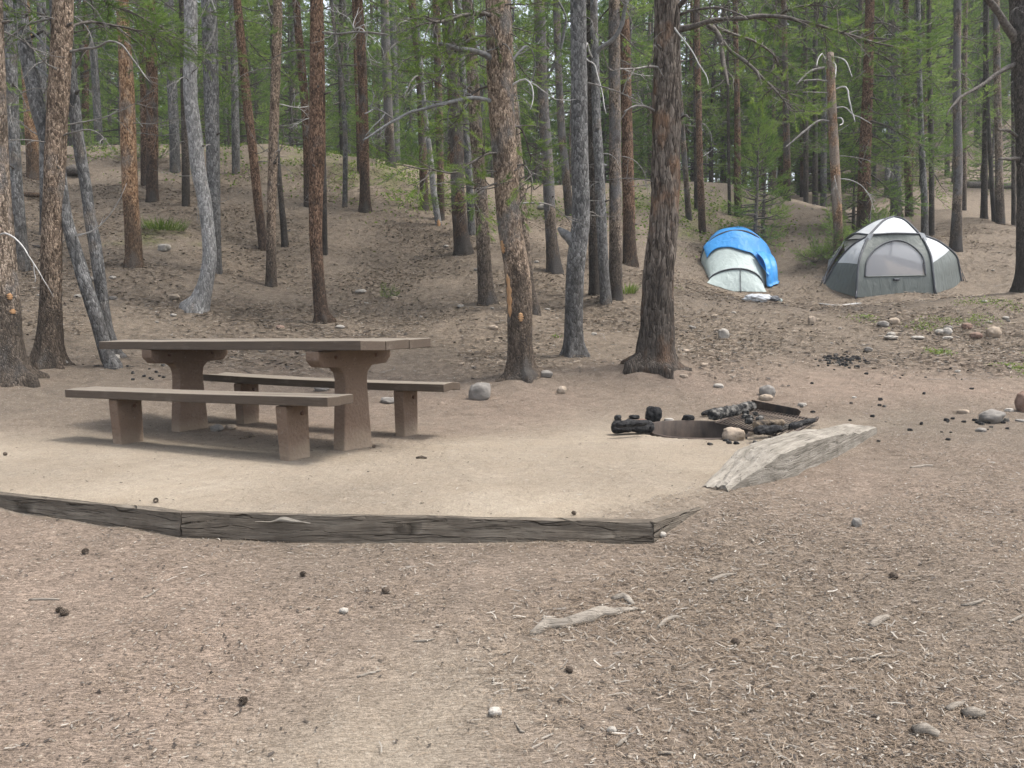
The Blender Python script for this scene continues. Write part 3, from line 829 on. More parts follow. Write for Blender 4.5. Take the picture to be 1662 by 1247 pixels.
# ------------------------------------------------------------------ foliage and branch building blocks
def needles(g, O, Dr, Ln, nn, nl, nw, rng, mat=0, tint=None, ang=(35, 62), tip=1.0):
    """Bottle-brush tufts: for each twig end (origin O, direction Dr, length Ln) nn thin triangles."""
    O, Dr, Ln = np.asarray(O, float), np.asarray(Dr, float), np.asarray(Ln, float)
    k = len(O)
    if k == 0:
        return
    Dr = Dr / (np.linalg.norm(Dr, axis=1)[:, None] + 1e-9)
    O = np.repeat(O, nn, 0)
    Dn = np.repeat(Dr, nn, 0)
    L = np.repeat(Ln, nn)
    n = len(O)
    u = rng.random(n) ** 0.8
    base = O + Dn * (L * u)[:, None]
    r = rng.normal(size=(n, 3))
    r -= Dn * (r * Dn).sum(1)[:, None]
    r /= np.linalg.norm(r, axis=1)[:, None] + 1e-9
    th = np.radians(rng.uniform(ang[0], ang[1], n)) * (1.05 - 0.55 * u)
    d = Dn * np.cos(th)[:, None] + r * np.sin(th)[:, None]
    d[:, 2] += 0.12
    d /= np.linalg.norm(d, axis=1)[:, None]
    l = nl * rng.uniform(0.7, 1.15, n)
    s = np.cross(d, rng.normal(size=(n, 3)))
    s /= np.linalg.norm(s, axis=1)[:, None] + 1e-9
    V = np.stack([base - s * nw / 2, base + s * nw / 2, base + d * l[:, None]], 1).reshape(-1, 3)
    t = None
    if tint is not None:
        t = np.repeat(np.repeat(np.asarray(tint, float), nn) + rng.normal(0, 0.07, n), 3)
    g.add(V, np.arange(3 * n).reshape(-1, 3), mat, t)


def spray(rng, start, dirv, L, subs, tl, droop=0.0, up=0.25, flat=0.5):
    """Main axis and alternating side twigs. Returns axis points, twigs [(p0, p1)], tufts (O, D, L)."""
    d = np.array(dirv, float)
    d /= np.linalg.norm(d)
    k = 8
    P = [np.array(start, float)]
    for i in range(k):
        t = i / k
        d = d + np.array([0, 0, (up * t - droop * (1 - t)) * 0.25]) + rng.normal(0, 0.06, 3)
        d /= np.linalg.norm(d)
        P.append(P[-1] + d * L / k)
    P = np.array(P)
    tw, O, Dd, Ls = [], [], [], []
    for i in range(subs):
        t = 0.28 + 0.7 * (i + rng.random()) / subs
        x = t * k
        j = min(int(x), k - 1)
        p = P[j] + (P[j + 1] - P[j]) * (x - j)
        ax = P[j + 1] - P[j]
        ax /= np.linalg.norm(ax)
        side = np.cross(ax, [0, 0, 1.0])
        side /= np.linalg.norm(side) + 1e-9
        sg = 1 if i % 2 else -1
        a = math.radians(rng.uniform(35, 65))
        dd = ax * math.cos(a) + side * sg * math.sin(a) + np.array([0, 0, rng.uniform(-0.3, 0.45)]) * (1.2 - flat)
        dd /= np.linalg.norm(dd)
        l = L * (0.42 * (1 - 0.6 * t) + 0.06) * rng.uniform(0.6, 1.2)
        q = p + dd * l + np.array([0, 0, 0.08 * l])
        tw.append((p, q))
        m = max(1, int(l / (tl * 1.5)))
        for z in range(m):
            f = (z + 0.4) / m
            O.append(p + (q - p) * f)
            Dd.append(dd + rng.normal(0, 0.25, 3))
            Ls.append(tl * rng.uniform(0.8, 1.2))
            if l > 0.2 and rng.random() < 0.5:
                e = dd * 0.6 + side * rng.choice([-1, 1]) * 0.7 + np.array([0, 0, 0.3])
                O.append(p + (q - p) * f)
                Dd.append(e)
                Ls.append(tl * 1.2)
        O.append(q)
        Dd.append(dd + np.array([0, 0, 0.25]))
        Ls.append(tl)
    O.append(P[-1])
    Dd.append(P[-1] - P[-2])
    Ls.append(tl * 1.2)
    return P, tw, np.array(O), np.array(Dd), np.array(Ls)


def crown_geo(seed, H, R, n, nn, nl, nw, tl, subs, low=0.0, top_pow=0.8, gap=0.0, shape='pine', stem=True):
    rng = np.random.default_rng(seed)
    g = Geo()
    if stem:
        zz = np.linspace(0, H, 10)
        add_tube(g, np.stack([0.03 * np.sin(zz * 1.3), 0.03 * np.cos(zz), zz], -1), 0.075 * (1 - zz / H) + 0.008, 6, 1)
    for i in range(n):
        h = (i + rng.random()) / n
        if gap and rng.random() < gap * (1 - h):
            continue
        z = low + (H - low) * h ** 0.95
        prof = (1 - h ** 1.6) ** 0.8 * (0.62 + 0.38 * min(1, h * 3.0)) if shape == 'pine' else (1 - h) ** 0.75
        L = R * prof * rng.uniform(0.65, 1.15) + 0.18
        az = i * 2.399 + rng.normal(0, 0.5)
        el = rng.uniform(-0.25, 0.25) + 0.75 * h ** 1.5
        d = np.array([math.cos(az) * math.cos(el), math.sin(az) * math.cos(el), math.sin(el)])
        P, tw, O, Dd, Ls = spray(rng, [0, 0, z], d, L, subs, tl, droop=0.35 * (1 - h), up=0.5)
        add_tube(g, P[::2], np.linspace(0.016 + 0.010 * L, 0.004, len(P[::2])), 4, 1, cap=False)
        for p, q in tw[::2]:
            add_tube(g, np.array([p, q]), [0.006, 0.003], 3, 1, cap=False)
        tn = np.clip(rng.normal(0.48, 0.16) + 0.10 * (h - 0.5), 0.05, 0.95)
        needles(g, O, Dd, Ls, nn, nl, nw, rng, 0, np.full(len(O), tn))
    return g


def dead_branch_geo(seed, bend, twigs, curl=0.0):
    """About 1 m long, growing along +X from the trunk."""
    rng = np.random.default_rng(seed)
    g = Geo()
    d = np.array([1.0, 0, rng.uniform(-0.05, 0.35)])
    P = [np.zeros(3)]
    for i in range(12):
        t = i / 12
        d = d + np.array([0, rng.normal(0, 0.07) + curl * 0.12 * t, bend * 0.13 * (0.4 + t)]) + rng.normal(0, 0.06, 3)
        d /= np.linalg.norm(d)
        P.append(P[-1] + d * 0.085)
    P = np.array(P)
    add_tube(g, P, np.linspace(0.0105, 0.0022, len(P)) * rng.uniform(0.9, 1.1), 6)
    for k in range(twigs):
        j = rng.integers(3, 12)
        ax = P[j + 1] - P[j] if j < 12 else P[j] - P[j - 1]
        dd = ax / np.linalg.norm(ax) * 0.7 + rng.normal(0, 0.55, 3)
        dd /= np.linalg.norm(dd)
        l = rng.uniform(0.12, 0.38)
        Q = [P[j]]
        for s in range(4):
            dd = dd + rng.normal(0, 0.16, 3) + np.array([0, 0, bend * 0.08])
            dd /= np.linalg.norm(dd)
            Q.append(Q[-1] + dd * l / 4)
        add_tube(g, np.array(Q), np.linspace(0.0055, 0.0018, 5), 4, cap=False)
        if l > 0.22:
            for s in range(2):
                e = dd + rng.normal(0, 0.6, 3)
                e /= np.linalg.norm(e)
                b0 = Q[2 + s]
                add_tube(g, np.array([b0, b0 + e * 0.06, b0 + e * 0.12 + np.array([0, 0, bend * .02])]), [0.003, 0.002, 0.001], 3, cap=False)
    return g


DEAD = {}
for mk in ('twig', 'twig_white', 'limb_grey'):
    DEAD[mk] = [dead_branch_geo(40 + k, b, t, c).mesh("dead_branch", M[mk]) for k, (b, t, c) in
                enumerate([(-1.0, 3, 0.5), (0.8, 4, -0.6), (-0.5, 7, 0), (1.3, 2, 0.8), (-1.6, 5, -0.8), (0.2, 9, 0.4), (-2.4, 1, 0.3)])]

# crowns seen at a distance (coarser needles), crowns above the near trunks, and green boughs seen close by
CROWN_HIGH = [crown_geo(60 + k, 7.0, 1.45, 34, 16, 0.10, 0.013, 0.18, 7).mesh("crown", [M['needles_far'], M['limb']], tint=True) for k in range(4)]
CROWN_FAR = [crown_geo(70 + k, H, R, int(n * 1.1), 20, 0.105, 0.0165, 0.21, 8, gap=gp_).mesh("crown", [M['needles_far'], M['limb']], tint=True)
             for k, (H, R, n, gp_) in enumerate([(9.5, 1.7, 95, 0.1), (10.5, 1.45, 90, 0.3), (8.0, 1.9, 80, 0.2), (11, 1.6, 110, 0.1), (7.0, 1.4, 60, 0.3), (10, 1.25, 80, 0.0)])]
YOUNG = [crown_geo(90 + k, H, R, n, 18, 0.085, 0.010, 0.17, 7, low=0.25, shape='cone', gap=0.15).mesh("crown", [M['needles_far'], M['limb']], tint=True)
         for k, (H, R, n) in enumerate([(4.0, 1.0, 60), (2.6, 0.75, 42), (5.2, 1.15, 75), (3.2, 0.95, 46)])]


def bough_mesh(seed, L, subs, nn, nl, nw, tl, mats, droop=0.4, up=0.5, nside=3):
    rng = np.random.default_rng(seed)
    g = Geo()
    P, tw, O, Dd, Ls = spray(rng, [0, 0, 0], [1, 0, 0.05], L, subs, tl, droop=droop, up=up, flat=0.3)
    add_tube(g, P, np.linspace(0.010 + 0.006 * L, 0.003, len(P)), 6, 1)
    for p, q in tw:
        add_tube(g, np.array([p, (p + q) / 2 + rng.normal(0, 0.01, 3), q]), [0.005, 0.004, 0.0025], 4, 1, cap=False)
    needles(g, O, Dd, Ls, nn, nl, nw, rng, 0, np.clip(rng.normal(0.5, 0.13, len(O)), 0.05, 0.95), ang=(30, 60))
    return g.mesh("bough", mats, tint=True)


BOUGH = [bough_mesh(110 + k, 1.0, s, 46, 0.058, 0.0036, 0.13, [M['needles'], M['limb']], dr, 0.6) for k, (s, dr) in
         enumerate([(10, 0.5), (13, 0.2), (8, 0.9), (15, 0.6)])]
BOUGH_MID = [bough_mesh(120 + k, 1.0, s, 30, 0.062, 0.006, 0.14, [M['needles_far'], M['limb']], dr, 0.6) for k, (s, dr) in
             enumerate([(12, 0.5), (15, 0.2), (10, 0.9), (17, 0.6)])]

# ------------------------------------------------------------------ hand placed trees
TREE = {}


def trunk_geo(P, R, sides, step, rough, flare, seed, low_only=True):
    Q, R2 = resample(P, step, R)
    R2 = np.maximum(R2.ravel(), 0.006)
    rng = np.random.default_rng(seed)
    nl = rng.integers(4, 7)
    ph = rng.random() * 6

    def disp(a, pts, rad, dirs):
        z = pts[:, 2:3]
        X = dirs * np.minimum(rad, 0.4)[:, None, None] * 1.0 + pts[:, None, :] * np.array([0.0, 0.0, 0.26])
        s = X.reshape(-1, 3)
        nz = fbm(s * 14 + seed * 3.1, 3, seed).reshape(len(pts), -1)
        n2 = (1 - np.abs(fbm(s * 34 + seed, 2, seed + 5))).reshape(len(pts), -1)
        n3 = fbm(s * 4.0 + seed * 1.7, 2, seed + 8).reshape(len(pts), -1)
        lob = np.maximum(0, np.cos(a * nl + ph))[None, :] ** 2 * np.exp(-np.maximum(z, 0) / 0.16) * flare
        return 1 + rough * (0.05 * nz + 0.055 * (n2 - 0.7)) + 0.07 * n3 + lob
    g = Geo()
    add_tube(g, Q, R2, sides, 0, True, disp)
    return g


for ti, (key, D, mt, path, Ht, lab, opt) in enumerate(TREES):
    px, py, w = path[0]
    foot = at_depth(px, py - 0.06 * w, D)
    root = np.array([foot[0], foot[1], tz(foot[0], foot[1])])
    P = np.array([at_depth(a, b_, D) for a, b_, c in path]) - root
    P[0] = 0
    Rr = np.array([c for _, _, c in path]) * D / F_PX / 2
    # bring the foot below the soil and carry the stem on above the picture
    P = np.vstack([[P[0] - [0, 0, 0.18]], P])
    Rr = np.concatenate([[Rr[0] * 1.12], Rr])
    if Ht:
        d = P[-1] - P[-2]
        d /= np.linalg.norm(d)
        z0 = P[-1, 2]
        nst = max(2, int((Ht - z0) / 1.2))
        r0 = Rr[-1]
        for i in range(nst):
            d = d * [0.7, 0.7, 1]
            d /= np.linalg.norm(d)
            P = np.vstack([P, P[-1] + d * (Ht - z0) / nst])
            Rr = np.append(Rr, r0 * (1 - (i + 1) / nst * 0.9))
    rt = empty("pine_tree", root, lab, "pine tree", "standing pine trees of the camp")
    near = D < 11
    g = trunk_geo(P, Rr, 40 if near else (24 if D < 18 else 14), 0.035 if near else (0.08 if D < 18 else 0.2),
                  (2.6 if opt.get('rough') else 1.2) if D < 18 else 0.6, 0.55 if opt.get('roots') else 0.22, ti + 3)
    tr = g.build("trunk", M[mt], rt)
    TREE[key] = dict(root=rt, P=P, R=Rr, D=D, H=P[-1, 2], o=tr, base=root)
    rng = np.random.default_rng(500 + ti)
    if not opt.get('nocrown'):
        fz = CAM_H + (518.0 / F_PX) * D - root[2]            # where the photo's upper edge cuts the stem
        hc = max(fz + 0.6, Ht - 7.0) if D < 19 else max(fz - 0.3, Ht - 7.5)
        hc = min(hc, Ht - 2.0)
        k = np.searchsorted(P[:, 2], hc)
        p = P[min(k, len(P) - 1)]
        cr = link("crown", CROWN_HIGH[ti % 4], rt, [p[0], p[1], hc])
        cr.scale = (1, 1, (Ht - hc + 0.6) / 7.0)
        cr.rotation_euler = (0, 0, rng.random() * 6)
    # dead side branches
    nb = opt.get('dead', int(rng.integers(5, 12)) if D < 30 else 4)
    vis = CAM_H + (518.0 / F_PX) * D - root[2] + 0.6
    for k in range(nb):
        h = vis * (1 - 0.75 * rng.random() ** 1.5)
        if h > P[-1, 2] - 0.1 or h < 1.2:
            continue
        c = [np.interp(h, P[:, 2], P[:, i]) for i in range(2)]
        r = np.interp(h, P[:, 2], Rr)
        az = rng.random() * 2 * PI
        mk = 'twig_white' if rng.random() < 0.12 else 'twig'
        b_ = link("dead_branch", DEAD[mk][rng.integers(0, 7)], rt, [c[0] + math.cos(az) * r * 0.8, c[1] + math.sin(az) * r * 0.8, h])
        s = rng.uniform(0.35, 1.15) * (1 if D < 18 else 1.25)
        b_.scale = (s, s, s)
        b_.rotation_euler = (rng.uniform(-0.4, 0.4), rng.uniform(-0.15, 0.35), az)
    # short broken stubs
    for k in range(int(rng.integers(2, 6)) if D < 18 else 0):
        h = 0.7 + rng.random() * (vis - 0.7)
        if h > P[-1, 2] - 0.1:
            continue
        c = [np.interp(h, P[:, 2], P[:, i]) for i in range(2)]
        r = np.interp(h, P[:, 2], Rr)
        az = rng.random() * 2 * PI
        q = np.array([c[0], c[1], h])
        e = np.array([math.cos(az), math.sin(az), 0.25])
        g = Geo()
        l = rng.uniform(0.03, 0.12)
        add_tube(g, np.array([q + e * r * 0.7, q + e * (r + l * 0.5), q + e * (r + l)]), [0.02, 0.014, 0.007], 7)
        g.build("branch_stub", M['limb'], rt)


def limb(key, pts, mat='limb_grey', name="limb", fol=None, depth=0.0, twigs=0, seed=0, boughs=None):
    """A branch drawn out from its trunk; pts = (px, py, width_px[, extra metres away])."""
    T = TREE[key]
    base = T['base']
    P, R = [], []
    for k, p in enumerate(pts):
        dd = T['D'] + (p[3] if len(p) > 3 else depth * k / max(1, len(pts) - 1))
        P.append(at_depth(p[0], p[1], dd) - base)
        R.append(p[2] * dd / F_PX / 2 * (0.62 if mat == 'twig_white' else 0.9))
    Q, R2 = resample(np.array(P), 0.05, R)
    rng = np.random.default_rng(900 + seed)
    Q = Q + 0.012 * np.stack([vnoise(Q * 6 + 3, 1), vnoise(Q * 6 + 9, 2), vnoise(Q * 6, 3)], -1)
    g = Geo()
    add_tube(g, Q, np.maximum(R2.ravel(), 0.002), 8, 0, True,
             lambda a, p, r, d: 1 + 0.16 * vnoise((d * 1.2 + p[:, None, :] * 14).reshape(-1, 3), 5).reshape(len(p), -1))
    O, Dd, Ls = [], [], []
    Tn = np.gradient(Q, axis=0)
    Tn /= np.linalg.norm(Tn, axis=1)[:, None]
    for k in range(twigs):
        j = int(len(Q) * (0.15 + 0.83 * rng.random()))
        d = Tn[j] * 0.6 + rng.normal(0, 0.6, 3) + np.array([0, 0, 0.15])
        d /= np.linalg.norm(d)
        l = rng.uniform(0.12, 0.5)
        q = [Q[j]]
        for s in range(5):
            d = d + rng.normal(0, 0.22, 3)
            d /= np.linalg.norm(d)
            q.append(q[-1] + d * l / 5)
            if s > 1 and fol and rng.random() < fol:
                O.append(q[-1]); Dd.append(d + rng.normal(0, 0.3, 3)); Ls.append(0.12)
            if s > 1 and rng.random() < 0.5:
                e = d + rng.normal(0, 0.6, 3)
                e /= np.linalg.norm(e)
                add_tube(g, np.array([q[-1], q[-1] + e * l * 0.2, q[-1] + e * l * 0.38 + rng.normal(0, 0.01, 3)]), [0.004, 0.003, 0.002], 4, 0, False)
                if fol and rng.random() < fol:
                    O.append(q[-1] + e * l * 0.3); Dd.append(e); Ls.append(0.12)
        add_tube(g, np.array(q), np.linspace(0.0075, 0.0025, len(q)), 5, 0, False)
    o = g.build(name, M[mat], T['root'])
    if O:
        f = Geo()
        needles(f, O, Dd, Ls, 46, 0.058, 0.0038, rng, 0, np.clip(rng.normal(0.5, 0.15, len(O)), 0, 1))
        f.build("foliage", M['needles'], o, tint=True)
    for b in boughs or []:                       # (fraction along, side angle, length)
        j = min(len(Q) - 1, int(b[0] * (len(Q) - 1)))
        bo = link("bough", BOUGH[int(rng.integers(0, 4))], o, Q[j])
        bo.scale = (b[2],) * 3
        az = math.atan2(Tn[j][1], Tn[j][0]) + b[1]
        bo.rotation_euler = (rng.uniform(-0.5, 0.5), (b[3] if len(b) > 3 else rng.uniform(-0.2, 0.35)), az)
    return o


def bough_at(key, px, py, L, az, extra=0.0, pitch=0.1, mid=False, seed=0):
    """A green bough leaving the trunk's axis towards azimuth az, its root at the pixel's height."""
    T = TREE[key]
    h = at_depth(px, py, T['D'])[2] - T['base'][2]
    P = T['P']
    c = [np.interp(h, P[:, 2], P[:, i]) for i in range(2)]
    src = BOUGH_MID if mid else BOUGH
    o = link("bough", src[seed % 4], T['root'], [c[0], c[1], h])
    o.scale = (L,) * 3
    o.rotation_euler = (0.3 * math.sin(seed * 5.1), pitch, az)
    return o


# the forked tree's grey second stem and branches
T = TREE['a2']
g = Geo()
Pf = np.array([at_depth(a, b_, 8.7 + e) - T['base'] for a, b_, e in [(78, 250, 0), (70, 212, .02), (62, 180, .05), (52, 130, .1), (40, 70, .15), (32, 0, .2), (26, -120, .3), (24, -280, .4)]])
Qf, Rf = resample(Pf, 0.05, np.array([15, 19, 22, 22, 21, 20, 18, 14]) * 8.7 / F_PX / 2)
add_tube(g, Qf, Rf.ravel(), 24, 0, True, lambda a, p, r, d: 1 + 0.06 * fbm((d * 1.0 + p[:, None, :] * np.array([3, 3, 6.0])).reshape(-1, 3) * 2, 3, 4).reshape(len(p), -1))
g.build("second_stem", M['bark_grey'], T['root'])
limb('a2', [(112, 84, 5), (135, 79, 4.5), (160, 76, 4), (178, 67, 3.6), (196, 72, 3.2), (215, 95, 3), (232, 118, 2.5), (249, 137, 1.6)], 'twig', "dead_branch", twigs=2, depth=-0.3, seed=1)
limb('a2', [(112, 50, 6), (122, 40, 5), (145, 37, 5), (170, 38, 4), (200, 45, 4), (235, 52, 3), (270, 58, 2)], 'limb', fol=0.9, twigs=16, depth=0.5, seed=2,
     boughs=[(0.3, 0.7, 0.5), (0.45, -0.8, 0.55), (0.6, 0.5, 0.5), (0.75, -0.4, 0.5), (0.9, 0.4, 0.5), (1, 0, 0.5)])
limb('a2', [(112, -20, 6), (150, -8, 5), (190, 12, 4), (230, 30, 3), (285, 55, 2)], 'limb', fol=0.9, twigs=14, depth=1.2, seed=3,
     boughs=[(0.2, 0.7, 0.6), (0.4, -0.7, 0.6), (0.55, 0.6, 0.6), (0.7, -0.5, 0.6), (0.85, 0.3, 0.6), (1, 0, 0.6)])
limb('a2', [(88, 38, 4), (70, 25, 3.5), (55, 20, 3), (42, 24, 2.5)], 'limb', fol=0.8, twigs=8, depth=-0.2, seed=4, boughs=[(0.6, 0.6, 0.35), (1, 0, 0.35)])
limb('a2', [(88, 68, 4), (70, 50, 4), (52, 62, 4), (38, 58, 3)], 'limb', fol=0.7, twigs=6, depth=0.4, seed=5, boughs=[(0.7, 0.4, 0.35), (1, 0.1, 0.4)])
limb('a2', [(84, 130, 5), (72, 118, 4), (58, 108, 3)], 'limb_grey', "dead_branch", twigs=0, depth=0.1, seed=6)
limb('a2', [(82, 86, 5), (66, 66, 4.5), (48, 50, 4)], 'limb_grey', "dead_branch", twigs=1, depth=0.2, seed=7)
limb('a7', [(116, 118, 5), (126, 105, 4), (133, 90, 3), (136, 72, 2)], 'limb', "dead_branch", seed=8)
# tree a14's curving bleached branch
limb('a14', [(341, 118, 3), (334, 105, 4), (331, 90, 4), (340, 70, 4), (349, 45, 4), (350, 20, 4), (342, -5, 3)], 'twig_white', "dead_branch", seed=9, depth=-0.4)
# the scaly pine's forked dead branch with bleached twig ends
limb('a20', [(514, 50, 5), (530, 54, 4), (550, 56, 4), (572, 52, 4), (600, 53, 4), (632, 58, 2)], 'twig', "dead_branch", twigs=6, depth=-0.3, seed=10)
limb('a20', [(572, 52, 3), (580, 46, 3), (590, 48, 2.5), (596, 58, 2)], 'twig_white', "dead_branch", twigs=10, depth=-0.2, seed=11)
# the scarred pine's long limbs
limb('a32', [(806, 103, 14), (790, 90, 11), (770, 84, 9), (742, 77, 8), (715, 71, 6)], 'limb_grey', "limb", depth=-0.5, twigs=3, seed=12, boughs=[(1.0, 0.2, 0.35), (0.9, -0.5, 0.3)])
limb('a32', [(808, 167, 10), (795, 163, 8), (770, 160, 7), (735, 165, 6.5), (700, 174, 6), (670, 182, 5), (640, 196, 4.5), (612, 215, 4), (590, 228, 2.5)], 'limb_grey', "limb", depth=-0.6, twigs=7, seed=13)
limb('a32', [(640, 196, 3), (620, 182, 3), (606, 178, 2.5), (592, 184, 2)], 'limb_grey', "dead_branch", depth=-0.6, twigs=3, seed=131)
limb('a32', [(806, 30, 8), (780, 20, 7), (750, 25, 6), (715, 35, 5), (690, 30, 3)], 'limb', fol=0.8, twigs=16, depth=-0.8, seed=14,
     boughs=[(0.35, 0.7, 0.45), (0.5, -0.7, 0.5), (0.7, 0.6, 0.5), (0.85, -0.4, 0.45), (1, 0, 0.45)])
limb('a32', [(806, 62, 7), (775, 60, 6), (748, 75, 5), (725, 100, 4), (712, 135, 3)], 'limb', fol=0.8, twigs=14, depth=-0.5, seed=15,
     boughs=[(0.4, 0.7, 0.4), (0.55, -0.7, 0.45), (0.75, 0.5, 0.45), (0.9, -0.3, 0.45), (1, 0, 0.4)])
limb('a32', [(812, 140, 5), (790, 142, 4), (770, 150, 4), (752, 168, 3), (745, 195, 2)], 'limb', fol=0.7, twigs=10, depth=0.5, seed=16, boughs=[(0.6, 0.5, 0.4), (0.9, -0.4, 0.45), (1, 0, 0.4)])
limb('a32', [(822, 255, 5), (795, 250, 4), (765, 265, 3.5), (735, 280, 3), (700, 276, 2.5), (668, 272, 2)], 'limb', fol=0.7, twigs=10, depth=-0.7, seed=17,
     boughs=[(0.45, 0.6, 0.4), (0.6, -0.6, 0.4), (0.8, 0.5, 0.45), (0.93, -0.4, 0.45), (1, 0.1, 0.4)])
limb('a32', [(826, 300, 4), (800, 298, 3.5), (775, 310, 3), (752, 330, 2)], 'limb', fol=0.7, twigs=8, depth=-0.3, seed=18, boughs=[(0.7, 0.5, 0.35), (1, 0, 0.35)])
limb('a32', [(815, 120, 5), (835, 95, 5), (850, 75, 4), (862, 80, 3), (868, 100, 2)], 'limb_grey', "dead_branch", depth=0.4, twigs=2, seed=19)
limb('a32', [(818, 150, 5), (835, 135, 5), (852, 128, 4), (864, 140, 4), (866, 160, 3), (860, 178, 2)], 'twig_white', "dead_branch", depth=-0.2, twigs=1, seed=20)
limb('a32', [(822, 215, 4), (840, 205, 4), (852, 222, 3), (860, 250, 2)], 'limb', fol=0.7, twigs=8, depth=0.3, seed=21, boughs=[(0.7, 0.4, 0.35), (1, 0, 0.4)])
limb('a32', [(826, 275, 4), (846, 268, 3), (862, 285, 3), (868, 308, 2)], 'limb', fol=0.7, twigs=8, depth=-0.2, seed=22, boughs=[(0.6, 0.4, 0.35), (1, 0, 0.35)])
for k, (py, az, L) in enumerate([(15, 2.6, 0.7), (40, 0.5, 0.6), (60, 4.0, 0.6), (10, 5.4, 0.7), (85, 3.4, 0.5), (25, 1.6, 0.6), (50, 5.9, 0.55), (75, 1.0, 0.45)]):
    bough_at('a32', 810, py, L, az, seed=k)
# the dense dead twigs left of the scarred pine
for k, (x0, y0, x1, y1) in enumerate([(668, 60, 620, 95), (676, 90, 640, 120), (680, 120, 655, 160), (672, 40, 640, 45), (684, 150, 720, 175), (678, 100, 712, 90)]):
    limb('a26', [(x0, y0, 3.5), ((x0 + x1) / 2, (y0 + y1) / 2 - 8, 3), (x1, y1, 1.6)], 'twig', "dead_branch", twigs=9, depth=-1.0, seed=30 + k)
for k, (py, az, L) in enumerate([(200, 0.3, 0.9), (225, 3.4, 0.8), (180, 5.0, 0.9), (120, 4.2, 0.9), (60, 5.6, 1.0), (30, 3.3, 1.0), (290, 4.6, 0.7), (320, 5.4, 0.7)]):
    bough_at('a29', 740, py, L, az, seed=k, mid=True)
for k, (py, az, L) in enumerate([(200, 3.6, 0.9), (250, 5.2, 0.8), (150, 4.4, 0.9), (100, 0.2, 0.9), (60, 3.0, 1.0), (300, 4.0, 0.7)]):
    bough_at('a31', 775, py, L, az, seed=k + 3)
# stubbed pine's stub; the trio's crossing branch; the curling pair of bleached branches
limb('a36', [(936, 400, 24), (926, 388, 20), (916, 378, 16), (906, 370, 6)], 'limb_grey', "branch_stub", seed=40)
limb('a38', [(966, 92, 9), (975, 78, 8), (992, 66, 8), (1006, 48, 8), (1014, 20, 7), (1017, -20, 6)], 'limb_grey', "limb", depth=-0.4, seed=41)
limb('a38', [(966, 100, 3), (958, 85, 4), (953, 70, 4), (951, 95, 3.5), (965, 105, 3), (972, 130, 3), (978, 160, 3), (984, 185, 2)], 'twig_white', "dead_branch", depth=-0.6, seed=42)
limb('a38', [(971, 258, 5), (978, 268, 6), (984, 270, 4)], 'limb_grey', "branch_stub", seed=43)
limb('a34', [(881, 150, 4), (892, 120, 5), (905, 95, 5), (914, 60, 5), (918, 30, 4), (905, 0, 4), (896, -15, 3)], 'limb_grey', "limb", depth=-0.5, seed=44)
limb('a41', [(1078, 112, 5), (1062, 108, 4), (1040, 110, 3.5), (1015, 112, 2.5), (995, 116, 1.5)], 'twig', "dead_branch", depth=-0.5, twigs=4, seed=45)
limb('a41', [(1070, 20, 4), (1090, 40, 5), (1110, 65, 4), (1130, 95, 3), (1147, 125, 2.5), (1150, 138, 1.5)], 'twig_white', "dead_branch", depth=-0.5, twigs=0, seed=46)
limb('a41', [(1074, 188, 4), (1050, 175, 4), (1030, 172, 3.5), (1012, 182, 2)], 'twig', "dead_branch", depth=-0.3, twigs=3, seed=47)
limb('a41', [(1098, 200, 4), (1112, 188, 4), (1120, 192, 2)], 'limb', "dead_branch", depth=-0.3, seed=471)
# the biggest pine's long limb over the tents
limb('a41', [(1092, 52, 14), (1112, 45, 11), (1140, 38, 9), (1180, 31, 8.5), (1220, 28, 8), (1262, 27, 7), (1300, 35, 6), (1340, 45, 5), (1385, 58, 4), (1430, 72, 2)], 'limb', "limb", depth=-0.6, twigs=34, fol=0.30, seed=48,
     boughs=[(0.45, 0.9, 0.5, 0.5), (0.6, -0.9, 0.5, 0.5), (0.72, 0.8, 0.5, 0.5), (0.84, -0.8, 0.5, 0.4), (0.93, 0.6, 0.5, 0.4), (1.0, 0, 0.5, 0.3)])
limb('a41', [(1262, 27, 5), (1278, 17, 5), (1300, 12, 4), (1330, 10, 3), (1358, 14, 2)], 'limb', "limb", depth=-0.6, twigs=12, fol=0.3, seed=49)
limb('a41', [(1094, 20, 9), (1106, 5, 9), (1120, -8, 8), (1150, -15, 6)], 'limb', "limb", depth=-0.4, twigs=6, seed=50)
limb('a41', [(1096, 28, 6), (1120, 18, 5), (1160, 12, 4.5), (1200, 22, 3), (1215, 32, 2)], 'limb', "limb", depth=-0.8, twigs=8, seed=51)
limb('a41', [(1150, 40, 8), (1162, 52, 9), (1170, 75, 9), (1174, 105, 8), (1180, 128, 5), (1183, 140, 2)], 'limb', "limb", depth=-0.5, twigs=10, fol=0.15, seed=52)
limb('a41', [(1166, 60, 6), (1185, 82, 6), (1210, 100, 6), (1235, 122, 5), (1260, 148, 4), (1285, 180, 2.5)], 'limb', "limb", depth=-0.7, twigs=20, fol=0.35, seed=53,
     boughs=[(0.4, 0.9, 0.45, 0.5), (0.55, -0.8, 0.45, 0.5), (0.75, 0.6, 0.45, 0.4), (0.9, -0.5, 0.45, 0.4), (1, 0, 0.4, 0.3)])
limb('a41', [(1150, 40, 6), (1190, 55, 5), (1225, 66, 4), (1255, 90, 3), (1270, 120, 2)], 'limb', "limb", depth=0.6, twigs=14, fol=0.4, seed=54, boughs=[(0.5, 0.8, 0.45, 0.4), (0.8, -0.6, 0.45, 0.4), (1, 0, 0.45, 0.4)])
